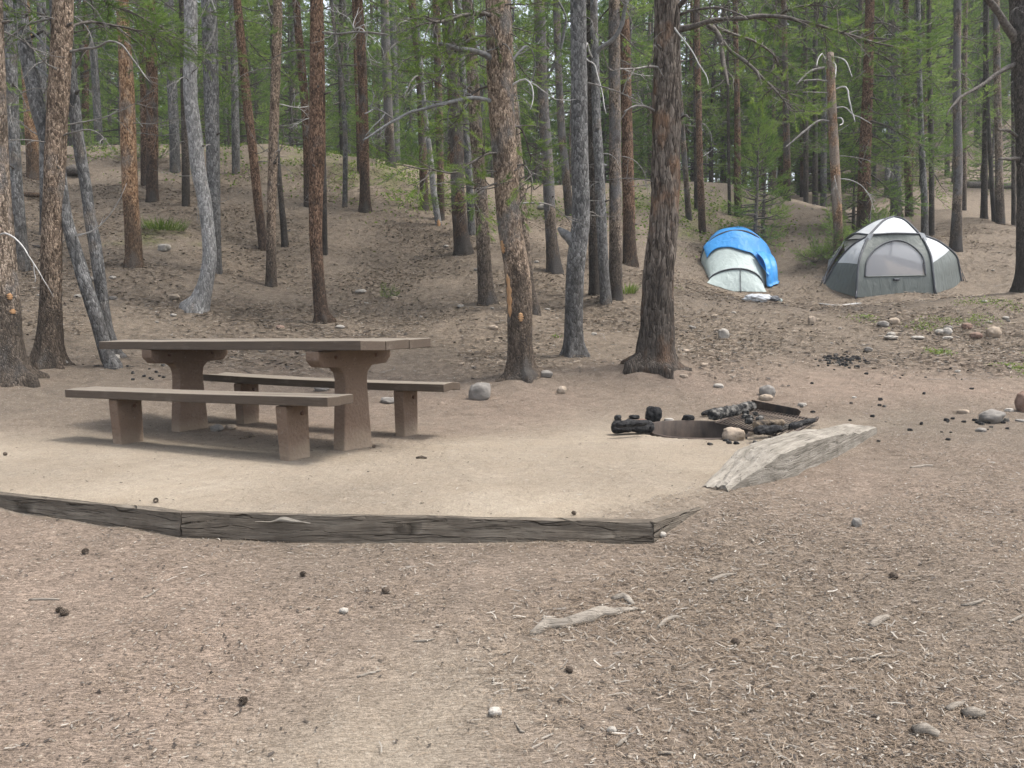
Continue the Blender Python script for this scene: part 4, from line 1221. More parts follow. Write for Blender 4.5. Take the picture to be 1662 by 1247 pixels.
# broken-topped tree's curling white twigs and splintered top
for k, pts in enumerate([[(1348, 98, 3), (1340, 96, 3), (1334, 88, 3), (1327, 98, 3), (1325, 108, 2)],
                         [(1349, 102, 4), (1355, 103, 4), (1357, 114, 3.5), (1356, 126, 2)],
                         [(1352, 92, 3), (1368, 96, 3), (1376, 106, 3), (1383, 125, 2)],
                         [(1354, 146, 3), (1368, 141, 4), (1376, 145, 4), (1379, 165, 4), (1384, 185, 3), (1388, 198, 2)],
                         [(1355, 176, 3), (1372, 174, 3), (1384, 186, 2.5), (1400, 192, 2), (1414, 201, 1.5)],
                         [(1355, 192, 3), (1365, 192, 3), (1368, 200, 3), (1362, 204, 2)],
                         [(1358, 214, 2.5), (1368, 208, 2), (1376, 203, 1.5)]]):
    limb('b11', pts, 'twig_white', "dead_branch", depth=-0.4, seed=60 + k)
for k, pts in enumerate([[(1346, 110, 4), (1325, 112, 4), (1310, 120, 4), (1292, 138, 3)], [(1346, 132, 3), (1320, 130, 2.5), (1294, 132, 1.5)],
                         [(1350, 198, 3.5), (1330, 196, 3.5), (1312, 208, 4), (1292, 225, 3.5), (1274, 240, 2)], [(1346, 150, 2.5), (1320, 150, 2), (1300, 150, 1)]]):
    limb('b11', pts, 'twig', "dead_branch", depth=-0.3, twigs=2, seed=70 + k)
# brown pine behind the grey tent: thick with green boughs
for k in range(46):
    r_ = random.Random(k)
    py = 20 + 345 * (k + 0.5) / 46
    az = k * 2.4 + r_.uniform(-.4, .4)
    L = r_.uniform(0.9, 1.7) * (1.15 if math.cos(az) > 0.1 else 0.75)
    bough_at('b12', 1405, py, L, az, pitch=r_.uniform(0.0, 0.35), mid=True, seed=k)
for key, lo, hi, n, Lr in [('b5', -20, 210, 12, (0.7, 1.2)), ('b3', -10, 150, 8, (0.6, 1.0)), ('b7', -20, 230, 18, (0.9, 1.6)), ('b13', -20, 260, 22, (0.8, 1.5)), ('b14', 20, 300, 16, (0.7, 1.3)),
                           ('b15', 120, 330, 12, (0.5, 0.9)), ('b16', -10, 300, 18, (0.7, 1.3)), ('b17', 40, 220, 7, (0.6, 1.0)), ('b19', -10, 230, 12, (0.7, 1.2)), ('b21', 0, 200, 9, (0.7, 1.2)),
                           ('b18', 100, 260, 10, (0.8, 1.3)), ('b9', 0, 260, 18, (1.0, 1.6)), ('b10', 60, 250, 14, (0.9, 1.5)), ('b8', 40, 260, 12, (0.8, 1.4)), ('a8', -20, 60, 6, (0.8, 1.3)), ('a9', -10, 110, 14, (0.8, 1.5)),
                           ('a11', -10, 100, 6, (0.7, 1.2)), ('a25', -10, 180, 10, (0.6, 1.1)), ('a22', 20, 260, 10, (0.4, 0.7)), ('a23', -10, 230, 9, (0.5, 1.0)), ('a35', 60, 300, 9, (0.5, 0.9))]:
    P_ = TREE[key]['P']
    for k in range(n):
        r_ = random.Random(hash(key) % 7 + k * 13 if False else sum(map(ord, key)) + k * 13)
        bough_at(key, 1000, lo + (hi - lo) * (k + r_.random()) / n, r_.uniform(*Lr), k * 2.4 + r_.uniform(-.5, .5), pitch=r_.uniform(-0.1, 0.4), mid=True, seed=k)
for key, n, lo, hi in [('a15', 8, -20, 170), ('a16', 5, -10, 90), ('a17', 6, -10, 120), ('a19', 8, -20, 150), ('a24', 8, -10, 200), ('a26', 8, -20, 200), ('a28', 10, -20, 250), ('a30', 10, -20, 260),
                       ('a33', 7, -10, 200), ('a34', 6, -20, 110), ('a37', 5, -20, 100), ('a39', 6, -20, 110), ('a40', 8, -20, 150), ('b1', 9, -20, 220), ('a12', 7, -20, 150), ('a14', 7, -20, 120), ('a4', 7, -10, 130), ('a10', 8, -10, 150), ('a3', 6, -10, 140)]:
    for k in range(n):
        r_ = random.Random(sum(map(ord, key)) * 3 + k * 7)
        bough_at(key, 1000, lo + (hi - lo) * (k + r_.random()) / n, r_.uniform(0.6, 1.25) * (1.0 if TREE[key]['D'] > 16 else 0.75), k * 2.4 + r_.uniform(-.6, .6), pitch=r_.uniform(-0.1, 0.4), mid=True, seed=k + 1)
# the black edge tree's bare limbs
limb('b23', [(1650, 66, 16), (1638, 50, 14), (1625, 30, 12), (1612, 10, 11), (1596, -8, 10), (1570, -25, 8)], 'limb', "limb", depth=-0.4, twigs=4, seed=80)
limb('b23', [(1648, 104, 9), (1630, 112, 8), (1612, 125, 7), (1594, 138, 6.5), (1574, 150, 6), (1556, 162, 5), (1542, 176, 3), (1536, 190, 1.5)], 'limb', "limb", depth=-0.6, twigs=7, seed=81)
limb('b23', [(1652, 222, 6), (1635, 212, 5), (1620, 211, 4), (1618, 200, 3)], 'limb', "limb", depth=-0.3, twigs=2, seed=82)
limb('b23', [(1654, 259, 7), (1638, 258, 6), (1622, 258, 4)], 'limb', "branch_stub", depth=-0.3, seed=83)
# wounds: orange stripped wood on two trunks
M['wound'] = simple("stripped orange wood", (0.26, 0.14, 0.065), (0.40, 0.25, 0.135), 30, 0.7, stretch=(1, 1, 0.3))


def wound(key, px, py, wpx, hpx, seed):
    """A patch of bared wood lying on the trunk's camera-facing side."""
    T = TREE[key]
    P, R = T['P'], T['R']
    h = at_depth(px, py, T['D'])[2] - T['base'][2]
    hh = hpx * T['D'] / F_PX / 2
    c = np.array([np.interp(h, P[:, 2], P[:, i]) for i in range(2)])
    r = np.interp(h, P[:, 2], R)
    u = (at_depth(px, py, T['D'])[0] - T['base'][0] - c[0]) / r
    a0 = math.asin(max(-0.96, min(0.96, u)))
    da = min(0.9, wpx * T['D'] / F_PX / 2 / (r * max(0.35, math.cos(a0))))
    n = 15
    G = np.zeros((n, n, 3))
    for i in range(n):
        z = h + hh * (2 * i / (n - 1) - 1)
        cz = [np.interp(z, P[:, 2], P[:, k]) for k in range(2)]
        rz = np.interp(z, P[:, 2], R)
        wv = math.sqrt(max(0.0, 1 - (2 * i / (n - 1) - 1) ** 2)) * (0.75 + 0.25 * math.sin(i * 1.9 + seed))
        for j in range(n):
            s = 2 * j / (n - 1) - 1
            a = a0 + da * wv * s
            rr = rz * (1.095 - 0.12 * s ** 4 - 0.10 * (1 - wv) ** 2)
            G[i, j] = (cz[0] + rr * math.sin(a), cz[1] - rr * math.cos(a), z)
    g = Geo()
    add_grid(g, G)
    return g.build("bark_wound", M['wound'], T['root'])


wound('a1', 24, 482, 5, 12, 1)
wound('a1', 27, 506, 5, 9, 2)
wound('a32', 816, 402, 9, 22, 3)
wound('a32', 826, 480, 9, 70, 4)
wound('a32', 845, 515, 11, 15, 5)
wound('a7', 160, 500, 7, 24, 6)
wound('a27', 713, 364, 9, 14, 7)

# ------------------------------------------------------------------ the forest beyond the crests
PROTO = []
for k in range(7):
    rng = np.random.default_rng(200 + k)
    H = 15.0
    zz = np.linspace(-0.2, H, 14)
    Pp = np.stack([0.10 * np.sin(zz * 0.35 + k), 0.10 * np.cos(zz * 0.3 + 2 * k), zz], -1)
    Pp -= [Pp[0, 0], Pp[0, 1], 0]
    g = trunk_geo(Pp, 0.125 * (1 - (zz + .2) / (H + 1) * 0.85) + 0.012, 10, 0.5, 0.6, 0.1, 50 + k)
    mt = ['bark_brown', 'bark_grey', 'bark_rust', 'bark_grey', 'bark_dark', 'bark_brown', 'bark_grey'][k]
    for j in range(44):                      # bare dead twigs below the crown
        h = rng.uniform(1.2, 8.5)
        az = rng.random() * 2 * PI
        L = rng.uniform(0.3, 1.6)
        c = np.array([np.interp(h, zz, Pp[:, 0]), np.interp(h, zz, Pp[:, 1]), h])
        d = np.array([math.cos(az), math.sin(az), rng.uniform(-0.3, 0.4)])
        add_tube(g, np.array([c, c + d * L * 0.5, c + d * L + [0, 0, rng.uniform(-0.25, 0.15)]]), [0.012, 0.008, 0.004], 4, 1, False)
    PROTO.append((g.mesh("trunk", [M[mt], M['twig']]), H))

rng = np.random.default_rng(11)
REG = [(380, "slim distant pine of the forest behind the left hill crest"),
       (830, "distant pine of the forest behind the mossy part of the crest"),
       (1130, "distant pine standing in the dip beyond the big reddish pine"),
       (1420, "distant pine of the wood behind the bare knoll"),
       (9999, "distant pine on the wooded slope high behind the grey tent")]


def far_pine(px, D, ci, s, rz, hc):
    x = (px - 831) / F_PX * D * 1.0
    z = tz(x, D)
    lab = next(l for lim, l in REG if px < lim)
    r = empty("pine_tree", (x, D, z), lab, "pine tree", "distant pines of the forest behind the crest", rz)
    r.scale = (s, s, s)
    me, H = PROTO[ci % 7]
    link("trunk", me, r)
    cm = CROWN_FAR[ci % 6]
    c = link("crown", cm, r, (0, 0, hc))
    c.scale = (1, 1, (H - hc) / [9.5, 10.5, 8, 11, 7, 10][ci % 6] * 1.06)
    c.rotation_euler = (0, 0, rz * 3)
    return r


cnt = 0
placed = []
for t in range(4000):
    if cnt >= 235:
        break
    D = 26 + 52 * rng.random() ** 0.75
    px = rng.uniform(-120, 1780)
    if px < 830 and D < 27.5:
        continue
    if 830 <= px < 1330 and D < 31:
        continue
    if px >= 1330 and D < 29:
        continue
    if px >= 1480 and D < 44 and rng.random() < 0.5:
        continue
    x = (px - 831) / F_PX * D
    if any((x - a) ** 2 + (D - b_) ** 2 < (1.3 if D < 45 else 1.6) ** 2 for a, b_ in placed):
        continue
    placed.append((x, D))
    far_pine(px, D, int(rng.integers(0, 42)), rng.uniform(0.8, 1.15), rng.random() * 6, rng.uniform(1.0, 5.0))
    cnt += 1

for px, D, hc, s in [(1105, 33, 2.2, .8), (1150, 32, 2.0, .75), (1170, 36, 2.5, .9), (1215, 33, 1.8, .7), (1250, 31.5, 2.0, .7), (1262, 36, 2.6, .9), (1295, 33.5, 1.8, .8), (1345, 32, 2.2, .75),
                     (1375, 35, 2.0, .9), (1430, 31, 2.0, .75), (1445, 36, 2.2, .85), (1485, 33, 2.4, .8), (1525, 36, 2.4, .8), (1545, 41, 2.2, .9), (1590, 44, 2.5, .9), (1640, 42, 2.5, .85)]:
    far_pine(px, D, int(rng.integers(0, 42)), s, rng.random() * 6, hc)

# young pines with branches down to the ground
YP = [(1226, 391, 20.5, 0, 0.9, "bright green pine sapling rising right behind the blue-topped tent"),
      (1239, 391, 21.5, 3, 0.9, "darker small pine just right of the bright green sapling"),
      (1385, 385, 22.5, 1, 0.8, "bushy young pine low between the broken-topped pine and the boughed pine")]
for px, py, D, k, s, lab in YP:
    p = at_depth(px, py, D)
    r = empty("young_pine", (p[0], D, tz(p[0], D)), lab, "young pine", rz=px)
    link("crown", YOUNG[k], r).scale = (0.85 * s, 0.85 * s, s)
rng = np.random.default_rng(5)
for k in range(90):
    px = rng.uniform(0, 1662)
    D = rng.uniform(27, 46) if px < 830 else rng.uniform(31, 48)
    x = (px - 831) / F_PX * D
    r = empty("young_pine", (x, D, tz(x, D)), "small young pine with low green branches among the distant trunks", "young pine", "young pines under the distant forest", rng.random() * 6)
    link("crown", YOUNG[int(rng.integers(0, 4))], r)
    s = rng.uniform(0.55, 1.5)
    r.scale = (s, s, s)

# ------------------------------------------------------------------ picnic table and benches
def m_plank(name, c1, c2, worn, grain=1.0):
    m, nt, b = new_mat(name, 0.62, 0.3)
    v = coords(nt, (0.9, 14, 14))
    n1 = noise(nt, v, 3.2, 6, 0.65, 0.4)
    n2 = noise(nt, coords(nt), 5.5, 5, 0.6)
    fine = noise(nt, coords(nt, (2, 60, 60)), 4, 4, 0.7)
    col = mix(nt, n1, c1, c2)
    w = ramp(nt, mth(nt, 'ADD', mth(nt, 'MULTIPLY', n2, 0.7), mth(nt, 'MULTIPLY', n1, 0.4)), [(0.60, (0, 0, 0)), (0.74, (1, 1, 1))])
    col = mix(nt, mth(nt, 'MULTIPLY', w, 0.4), col, worn)
    geo = nt.nodes.new("ShaderNodeNewGeometry")          # the upper faces are bleached by the weather
    sz = nt.nodes.new("ShaderNodeSeparateXYZ")
    nt.links.new(geo.outputs["True Normal"], sz.inputs[0])
    upf = mth(nt, 'MULTIPLY', mth(nt, 'GREATER_THAN', sz.outputs[2], 0.8), mth(nt, 'ADD', 0.45, mth(nt, 'MULTIPLY', n1, 0.7), True))
    col = mix(nt, upf, col, worn)
    ck = ramp(nt, fine, [(0.34, (1, 1, 1)), (0.44, (0, 0, 0))])
    col = mix(nt, mth(nt, 'MULTIPLY', ck, 0.6), col, tuple(0.4 * c for c in c1))
    nt.links.new(col, b.inputs["Base Color"])
    bump(nt, b, mth(nt, 'ADD', mth(nt, 'MULTIPLY', n1, 0.5), fine), 0.5 * grain, 0.003)
    return m


M['plank'] = m_plank("worn brown paint on planks", (0.050, 0.036, 0.026), (0.092, 0.069, 0.050), (0.178, 0.154, 0.125))


def m_concrete():
    m, nt, b = new_mat("brown painted concrete", 0.85, 0.2)
    v = coords(nt)
    n1, n2, n3 = noise(nt, v, 3.5, 5, 0.6), noise(nt, v, 28, 5, 0.7), voro(nt, v, 45)
    col = mix(nt, n1, (0.105, 0.070, 0.050), (0.168, 0.120, 0.088))
    col = mix(nt, ramp(nt, n2, [(0.60, (0, 0, 0)), (0.80, (1, 1, 1))]), col, (0.24, 0.20, 0.17))
    col = mix(nt, mth(nt, 'MULTIPLY', mth(nt, 'LESS_THAN', n3, 0.16), 0.6), col, (0.075, 0.05, 0.04))
    tc = nt.nodes.new("ShaderNodeTexCoord")
    sx = nt.nodes.new("ShaderNodeSeparateXYZ")
    nt.links.new(tc.outputs["Object"], sx.inputs[0])
    dust = ramp(nt, mth(nt, 'ADD', sx.outputs[2], mth(nt, 'MULTIPLY', n1, 0.30)), [(0.14, (1, 1, 1)), (0.30, (0, 0, 0))])
    col = mix(nt, mth(nt, 'MULTIPLY', dust, 0.55), col, (0.33, 0.27, 0.20))
    nt.links.new(col, b.inputs["Base Color"])
    bump(nt, b, mth(nt, 'ADD', n2, mth(nt, 'MULTIPLY', n3, 0.5)), 0.9, 0.008)
    return m


M['concrete'] = m_concrete()
M['bolt'] = simple("rusty bolt", (0.06, 0.035, 0.025), (0.13, 0.07, 0.045), 60, 0.6)


def tilted(o, a, kx):
    o.rotation_euler = (Matrix.Rotation(-math.atan(kx), 4, 'Y') @ Matrix.Rotation(a, 4, 'Z')).to_euler()
    return o


def planks(L, W, n, z1, th, gap, seed, warp=0.004, sag=0.0):
    """Planks lying side by side as one mesh (gaps, uneven ends, slight warp)."""
    r_ = np.random.default_rng(seed)
    g = Geo()
    w = (W - gap * (n - 1)) / n
    for k in range(n):
        v0 = -W / 2 + k * (w + gap)
        e0, e1, dz, tw = r_.normal(0, 0.004), r_.normal(0, 0.004), r_.normal(0, 0.002), r_.normal(0, warp)
        q = box_lattice((-L / 2 + e0, v0, z1 - th), (L / 2 + e1, v0 + w, z1), 0.11,
                        lambda P: np.stack([P[:, 0], P[:, 1] + 0.0015 * vnoise(P * 4 + k, seed),
                                            P[:, 2] + dz + tw * (2 * P[:, 0] / L) * ((P[:, 1] - v0) / w - 0.5) * 2 - sag * (1 - (2 * P[:, 0] / L) ** 2) + 0.0012 * vnoise(P * [3, 9, 0] + 5 * k, seed + 1)], -1))
        n0 = g.n
        for V_, in zip(q.V):
            g.V.append(V_); g.T.append(np.full(len(V_), .5))
        for L_, N_, M_ in zip(q.L, q.N, q.M):
            g.L.append(L_ + n0); g.N.append(N_); g.M.append(M_)
        g.n += q.n
    return g


tc_ = (-1.962, 6.095)
table = empty("picnic_table", (tc_[0], tc_[1], 0), "brown plank picnic table standing on two concrete pedestals", "picnic table")
tilted(table, -0.560, 0.016)
o = planks(2.86, 0.72, 3, 0.742, 0.062, 0.006, 1).build("tabletop", M['plank'], table, smooth=False)
weld(o)
bevel(o, 0.004, 2)
for u in (-0.80, 1.0):
    out = []          # pedestal profile seen along the table: (v, z)
    for v_, z_ in [(0.148, -0.14), (0.140, 0.02), (0.112, 0.40), (0.110, 0.47), (0.122, 0.52), (0.16, 0.555), (0.19, 0.565)]:
        out.append((v_, z_))
    prof = out + [(0.19, 0.60), (-0.19, 0.60)] + [(-a, b_) for a, b_ in out[::-1]]
    g = Geo()
    prism(g, prof, u - 0.055, u + 0.055, (1, 2, 0))
    p_ = bevel(g.build("pedestal", M['concrete'], table, smooth=False), 0.012, 3, 25)
    arm = [(-0.36, 0.677), (-0.36, 0.615), (-0.315, 0.568), (-0.17, 0.562), (0.17, 0.562), (0.315, 0.568), (0.36, 0.615), (0.36, 0.677)]
    g = Geo()
    prism(g, arm, u - 0.060, u + 0.060, (1, 2, 0))
    bevel(g.build("support_arm", M['concrete'], p_, smooth=False), 0.010, 3, 25)
    for s in (-0.2, 0.2):
        g = Geo()
        add_tube(g, np.array([[u + 0.055, s, 0.63], [u + 0.066, s, 0.63]]), 0.014, 10)
        g.build("bolt", M['bolt'], p_)


def bench(x, y, a, L, W, ztop, th, legs, kx, lab, seed, sag):
    b_ = empty("bench", (x, y, 0), lab, "bench", "benches of the picnic table")
    tilted(b_, a, kx)
    o = planks(L, W, 2, ztop, th, 0.006, seed, 0.006, sag).build("seat", M['plank'], b_, smooth=False)
    weld(o)
    bevel(o, 0.004, 2)
    for k, u in enumerate(legs):
        g = Geo()
        zt = ztop - th - 0.002 - sag * (1 - (2 * u / L) ** 2)
        prism(g, [(-0.085, -0.16), (0.100, -0.16), (0.100, zt), (-0.112, zt), (-0.110, zt - 0.06)], u - 0.045, u + 0.045, (1, 2, 0))
        lg = bevel(g.build("leg", M['concrete'], b_, smooth=False), 0.010, 3, 25)
        g = Geo()
        add_tube(g, np.array([[u + 0.043, 0.03, zt - 0.06], [u + 0.056, 0.03, zt - 0.06]]), 0.013, 10)
        g.build("bolt", M['bolt'], lg)
    return b_


bench(-2.152, 5.48, -0.465, 2.46, 0.26, 0.403, 0.058, (-0.733, 0.843), 0.020, "brown plank bench on concrete legs on the near side of the picnic table", 11, 0.004)
bench(-1.542, 6.543, -0.433, 2.40, 0.275, 0.42, 0.058, (-0.822, 0.79), 0.0, "brown plank bench on the far side of the picnic table, seen under its top", 12, 0.012)


# ------------------------------------------------------------------ timbers edging the pad, weathered log
def m_timber(name, dark, mid, light, sx=1.0, splits=0.7):
    m, nt, b = new_mat(name, 0.95, 0.1)
    v = coords(nt, (0.8 * sx, 9, 9))
    n1 = noise(nt, v, 3.0, 7, 0.7, 0.5)
    v2 = coords(nt, (1.6 * sx, 30, 30))
    n2 = noise(nt, v2, 2.2, 5, 0.7, 0.8)
    n3 = noise(nt, coords(nt), 5, 5, 0.65)
    col = ramp(nt, mth(nt, 'ADD', mth(nt, 'MULTIPLY', n1, 0.6), mth(nt, 'MULTIPLY', n3, 0.4)), [(0.33, dark), (0.5, mid), (0.68, light)])
    ck = ramp(nt, n2, [(0.34, (1, 1, 1)), (0.43, (0, 0, 0))])
    col = mix(nt, mth(nt, 'MULTIPLY', ck, 0.8), col, tuple(0.3 * c for c in dark))
    nt.links.new(col, b.inputs["Base Color"])
    vc = nt.nodes.new("ShaderNodeVectorMath")
    vc.operation = 'MULTIPLY_ADD'
    wob = nt.nodes.new("ShaderNodeTexNoise")
    wob.inputs["Scale"].default_value = 4
    nt.links.new(coords(nt), wob.inputs["Vector"])
    nt.links.new(wob.outputs["Color"], vc.inputs[0])
    vc.inputs[1].default_value = (0.05, 0.28, 0.28)
    nt.links.new(coords(nt, (0.22 * sx, 6, 6)), vc.inputs[2])
    split_ = voro(nt, vc.outputs[0], 3.4, 'DISTANCE_TO_EDGE')
    sl = mth(nt, 'MULTIPLY', ramp(nt, split_, [(0.0, (1, 1, 1)), (0.035, (0, 0, 0))]), ramp(nt, n3, [(0.47, (0, 0, 0)), (0.58, (1, 1, 1))]))
    col = mix(nt, mth(nt, 'MULTIPLY', sl, splits), col, tuple(0.18 * c for c in dark))
    nt.links.new(col, b.inputs["Base Color"])
    h = mth(nt, 'SUBTRACT', mth(nt, 'ADD', mth(nt, 'MULTIPLY', n1, 0.5), n2), mth(nt, 'MULTIPLY', sl, 2.0 * splits))
    bump(nt, b, h, 0.9, 0.012)
    return m


M['timber'] = m_timber("weathered dark timber", (0.055, 0.046, 0.037), (0.115, 0.098, 0.079), (0.21, 0.185, 0.152))
M['timber_pale'] = m_timber("bleached grey timber", (0.085, 0.076, 0.064), (0.195, 0.177, 0.150), (0.295, 0.272, 0.235), 1.0, 0.0)


def timber(a, b_, h0, h1, lab, seed, w=0.17, z0=0.008, z1=0.008):
    a, b_ = np.array(a), np.array(b_)
    d = b_ - a
    L = np.linalg.norm(d)
    ang = math.atan2(d[1], d[0])
    o_ = empty("edging_timber", (a[0], a[1], 0), lab, "timber", "timbers edging the raised pad", ang)

    def fn(P):
        u, v, z = P[:, 0], P[:, 1], P[:, 2]
        top = sstep(-0.10, 0.0, z)
        edge = np.exp(-((v - 0.0) / 0.016) ** 2) * top
        n = fbm(np.stack([u * 2.2, v * 5, z * 5], -1) + seed, 4, seed)
        m_ = fbm(np.stack([u * 9, v * 30, z * 40], -1) + seed, 3, seed + 2)
        zz = z + (z0 * (1 - u / L) + z1 * u / L) * (z > -0.1) - edge * (0.004 + 0.016 * np.maximum(0, n)) - 0.030 * top * sstep(0.03, 0.09, v) + 0.005 * n * top + 0.003 * m_
        vv = v + (0.010 * n + 0.005 * m_) * (v < 0.05) + edge * 0.006
        uu = u + 0.006 * m_
        return np.stack([uu, vv, zz], -1)
    g = box_lattice((0.004, 0, -0.28), (L - 0.004, w, 0.0), 0.022, fn)
    g.build("beam", M['timber'], o_)
    return o_


timber(P0, P1, .05, .12, "half-buried dark timber along the left front of the pad, sinking into the soil", 3)
ta = timber(P1, P2, .12, .09, "long dark squared timber across the front edge of the sandy pad", 4)
timber(P2, P3, .08, 0, "short timber end at the pad's front right corner, running into the soil", 5, 0.12, 0.008, -0.02)
# peeling pale splinter on the long timber's front edge
g = Geo()
uu = np.linspace(0.36, 0.62, 26)
Gs = np.zeros((26, 5, 3))
for i, u in enumerate(uu):
    s = (u - 0.36) / 0.26
    bul = math.exp(-((s - 0.55) / 0.22) ** 2)
    for j in range(5):
        t = j / 4
        Gs[i, j] = (u, -0.001 - 0.007 * math.sin(PI * t) * (0.4 + bul) - 0.006 * (1 - t), -0.030 + (0.001 + 0.024 * bul) * t + 0.002 * math.sin(s * 17))
add_grid(g, Gs)
g.build("splinter", M['drift_'] if 'drift_' in M else M['timber_pale'], ta)

Lb = on_plane(1141, 787)[:2]
ax_ = np.array([0.612, 0.791])
lg_ = empty("weathered_log", (Lb[0], Lb[1], 0), "bleached cracked old timber with a slanted worn end beside the fire pit", "log", rz=math.atan2(ax_[1], ax_[0]))
LL = 2.65


def fn_log(P):
    u, v, z = P[:, 0], P[:, 1], P[:, 2]
    t = (z + 0.12) / 0.12                       # 0 bottom .. 1 top
    top = 0.148 * np.clip(u / 0.46, 0, 1) + 0.004 - 0.095 * sstep(1.0, LL, u)
    n = fbm(np.stack([u * 1.8, v * 6, z * 6], -1) + 3.3, 4, 6)
    m_ = fbm(np.stack([u * 10, v * 34, z * 30], -1), 3, 8)
    cr = -np.maximum(0, 0.16 - np.abs(fbm(np.stack([u * 5.0, v * 13, 0 * z], -1) + 7, 3, 12))) * 0.14 * (1 - sstep(0.45, 0.7, u)) * sstep(0.03, 0.12, u) * sstep(-0.02, -0.06, v) * sstep(-0.25, -0.21, v)
    zz = np.where(t > 0.5, -0.10 + (top + 0.10) * t, -0.10 * (1 - t) - 0.10 * t + (top + 0.10) * t)
    wid = 0.155 + 0.115 * sstep(0, 0.6, u)
    # rounded arrises
    side = np.minimum(np.abs(v - 0.0), np.abs(v + 0.27))
    rd = np.exp(-(side / 0.014) ** 2) * t
    zz = zz - rd * (0.006 + 0.045 * np.maximum(0, n)) + (0.014 * n + 0.009 * m_ + cr) * t
    vv = (v / 0.27) * wid + 0.012 * n + 0.006 * m_ - 0.03 * np.sin(u * 1.6) * 0.5
    un = u - 0.05 * (1 - sstep(0, 0.3, u)) * t * 0.4 + 0.03 * m_ * (u < 0.02)
    return np.stack([un, vv, zz], -1)


box_lattice((0, -0.27, -0.12), (LL, 0, 0), 0.017, fn_log).build("log_body", M['timber_pale'], lg_)

# ------------------------------------------------------------------ fire pit
M['steel'] = simple("rusty fire steel", (0.020, 0.017, 0.015), (0.070, 0.048, 0.036), 16, 0.7, 0.4, 0.3, 0.003, 0.35, stretch=(1, 1, 0.4))
M['steel_grey'] = simple("ash-grey steel", (0.030, 0.023, 0.019), (0.078, 0.058, 0.046), 9, 0.75, 0.4, 0.3, 0.003, 0.3, stretch=(1, 1, 0.5))
M['ash'] = simple("ash", (0.035, 0.034, 0.033), (0.13, 0.127, 0.122), 14, 1.0, 0.05, 0.8, 0.02)
pit = empty("fire_pit", (RING_C[0], RING_C[1], 0), "sunken steel fire ring with a hinged cooking grate", "fire pit")
n = 96
a = np.linspace(0, 2 * PI, n, endpoint=False)
pr = np.array([(RING_R + 0.005, -0.24), (RING_R + 0.005, 0.012), (RING_R - 0.004, 0.018), (RING_R - 0.012, 0.012), (RING_R - 0.012, -0.24)])
G = np.zeros((5, n, 3))
for i, (r, z) in enumerate(pr):
    G[i] = np.stack([r * np.cos(a), r * np.sin(a), np.full(n, z) + 0.020 * np.sin(a) * (z > 0) + 0.004 * np.sin(3 * a)], -1)
g = Geo()
add_grid(g, G[::-1], closed_u=True)
g.build("ring_wall", M['steel_grey'], pit)
rr_ = np.linspace(0, RING_R - 0.012, 14)
G = np.zeros((14, n, 3))
for i, r in enumerate(rr_):
    G[i] = np.stack([r * np.cos(a), r * np.sin(a), 0 * a], -1)
f = G.reshape(-1, 3)
f[:, 2] = -0.15 + 0.03 * fbm(f * 7, 3, 3) + 0.02 * fbm(f * 25, 2, 4)
g = Geo()
add_grid(g, f.reshape(14, n, 3)[::-1], closed_u=True)
g.build("ash_bed", M['ash'], pit)


def rod(g, p, q, r, sides=8):
    return add_tube(g, np.array([p, (np.array(p) + np.array(q)) / 2, q]), r, sides)


pb = np.array([RING_C[0], RING_C[1], 0])
gA, gB, gC = on_plane(1161, 687, 0.055), on_plane(1219, 664, 0.075), on_plane(1324, 682, 0.055)
gD = gA + (gC - gB)
gA, gB, gC, gD = gA - pb, gB - pb, gC - pb, gD - pb
g = Geo()
for p, q in ((gA, gB), (gC, gD)):
    rod(g, p, q, 0.012)
rod(g, gD, gD + (gD - gC) * 0.12, 0.014)
rod(g, gC + (gD - gC) * 0.02, gC + (gC - gD) * 0.06 + [0, 0, .01], 0.016)
for p, q in ((gA, gD), (gB, gC)):
    rod(g, p, q, 0.010)
for k in range(1, 22):
    t = k / 22
    rod(g, gA + (gD - gA) * t + [0, 0, 0.008], gB + (gC - gB) * t + [0, 0, 0.008], 0.0045, 6)
grate = g.build("grate", M['steel'], pit)
g = Geo()
e = (gC - gB) / np.linalg.norm(gC - gB)
p0, p1 = gB - e * 0.01, gB + (gC - gB) * 0.72
nrm = np.array([-e[1], e[0], 0])
pts = [p0 + [0, 0, -0.01], p1 + [0, 0, -0.012], p1 + e * .03 + [0, 0, 0.05], p1 + [0, 0, 0.068], p0 + [0, 0, 0.082]]
V = np.array([p + nrm * 0.014 for p in pts] + [p + nrm * 0.022 for p in pts])
k5 = np.arange(5)
g.add(V, np.stack([k5, (k5 + 1) % 5, (k5 + 1) % 5 + 5, k5 + 5], -1))
g.L += [k5[::-1].copy(), k5 + 5]
g.N += [np.array([5]), np.array([5])]
g.M += [np.array([0]), np.array([0])]
weld(g.build("back_plate", M['steel'], grate, smooth=False))

M['char'] = simple("charred wood", (0.006, 0.006, 0.007), (0.050, 0.049, 0.049), 34, 0.95, 0.12, 1.0, 0.012)
M['char_ash'] = simple("charred wood with ash", (0.012, 0.012, 0.012), (0.17, 0.16, 0.145), 16, 0.9, 0.2, 0.9, 0.012, mid=(0.45, 0.68))
M['char_brown'] = simple("half burnt wood", (0.02, 0.016, 0.013), (0.20, 0.155, 0.11), 14, 0.9, 0.2, 0.9, 0.012, mid=(0.38, 0.68))


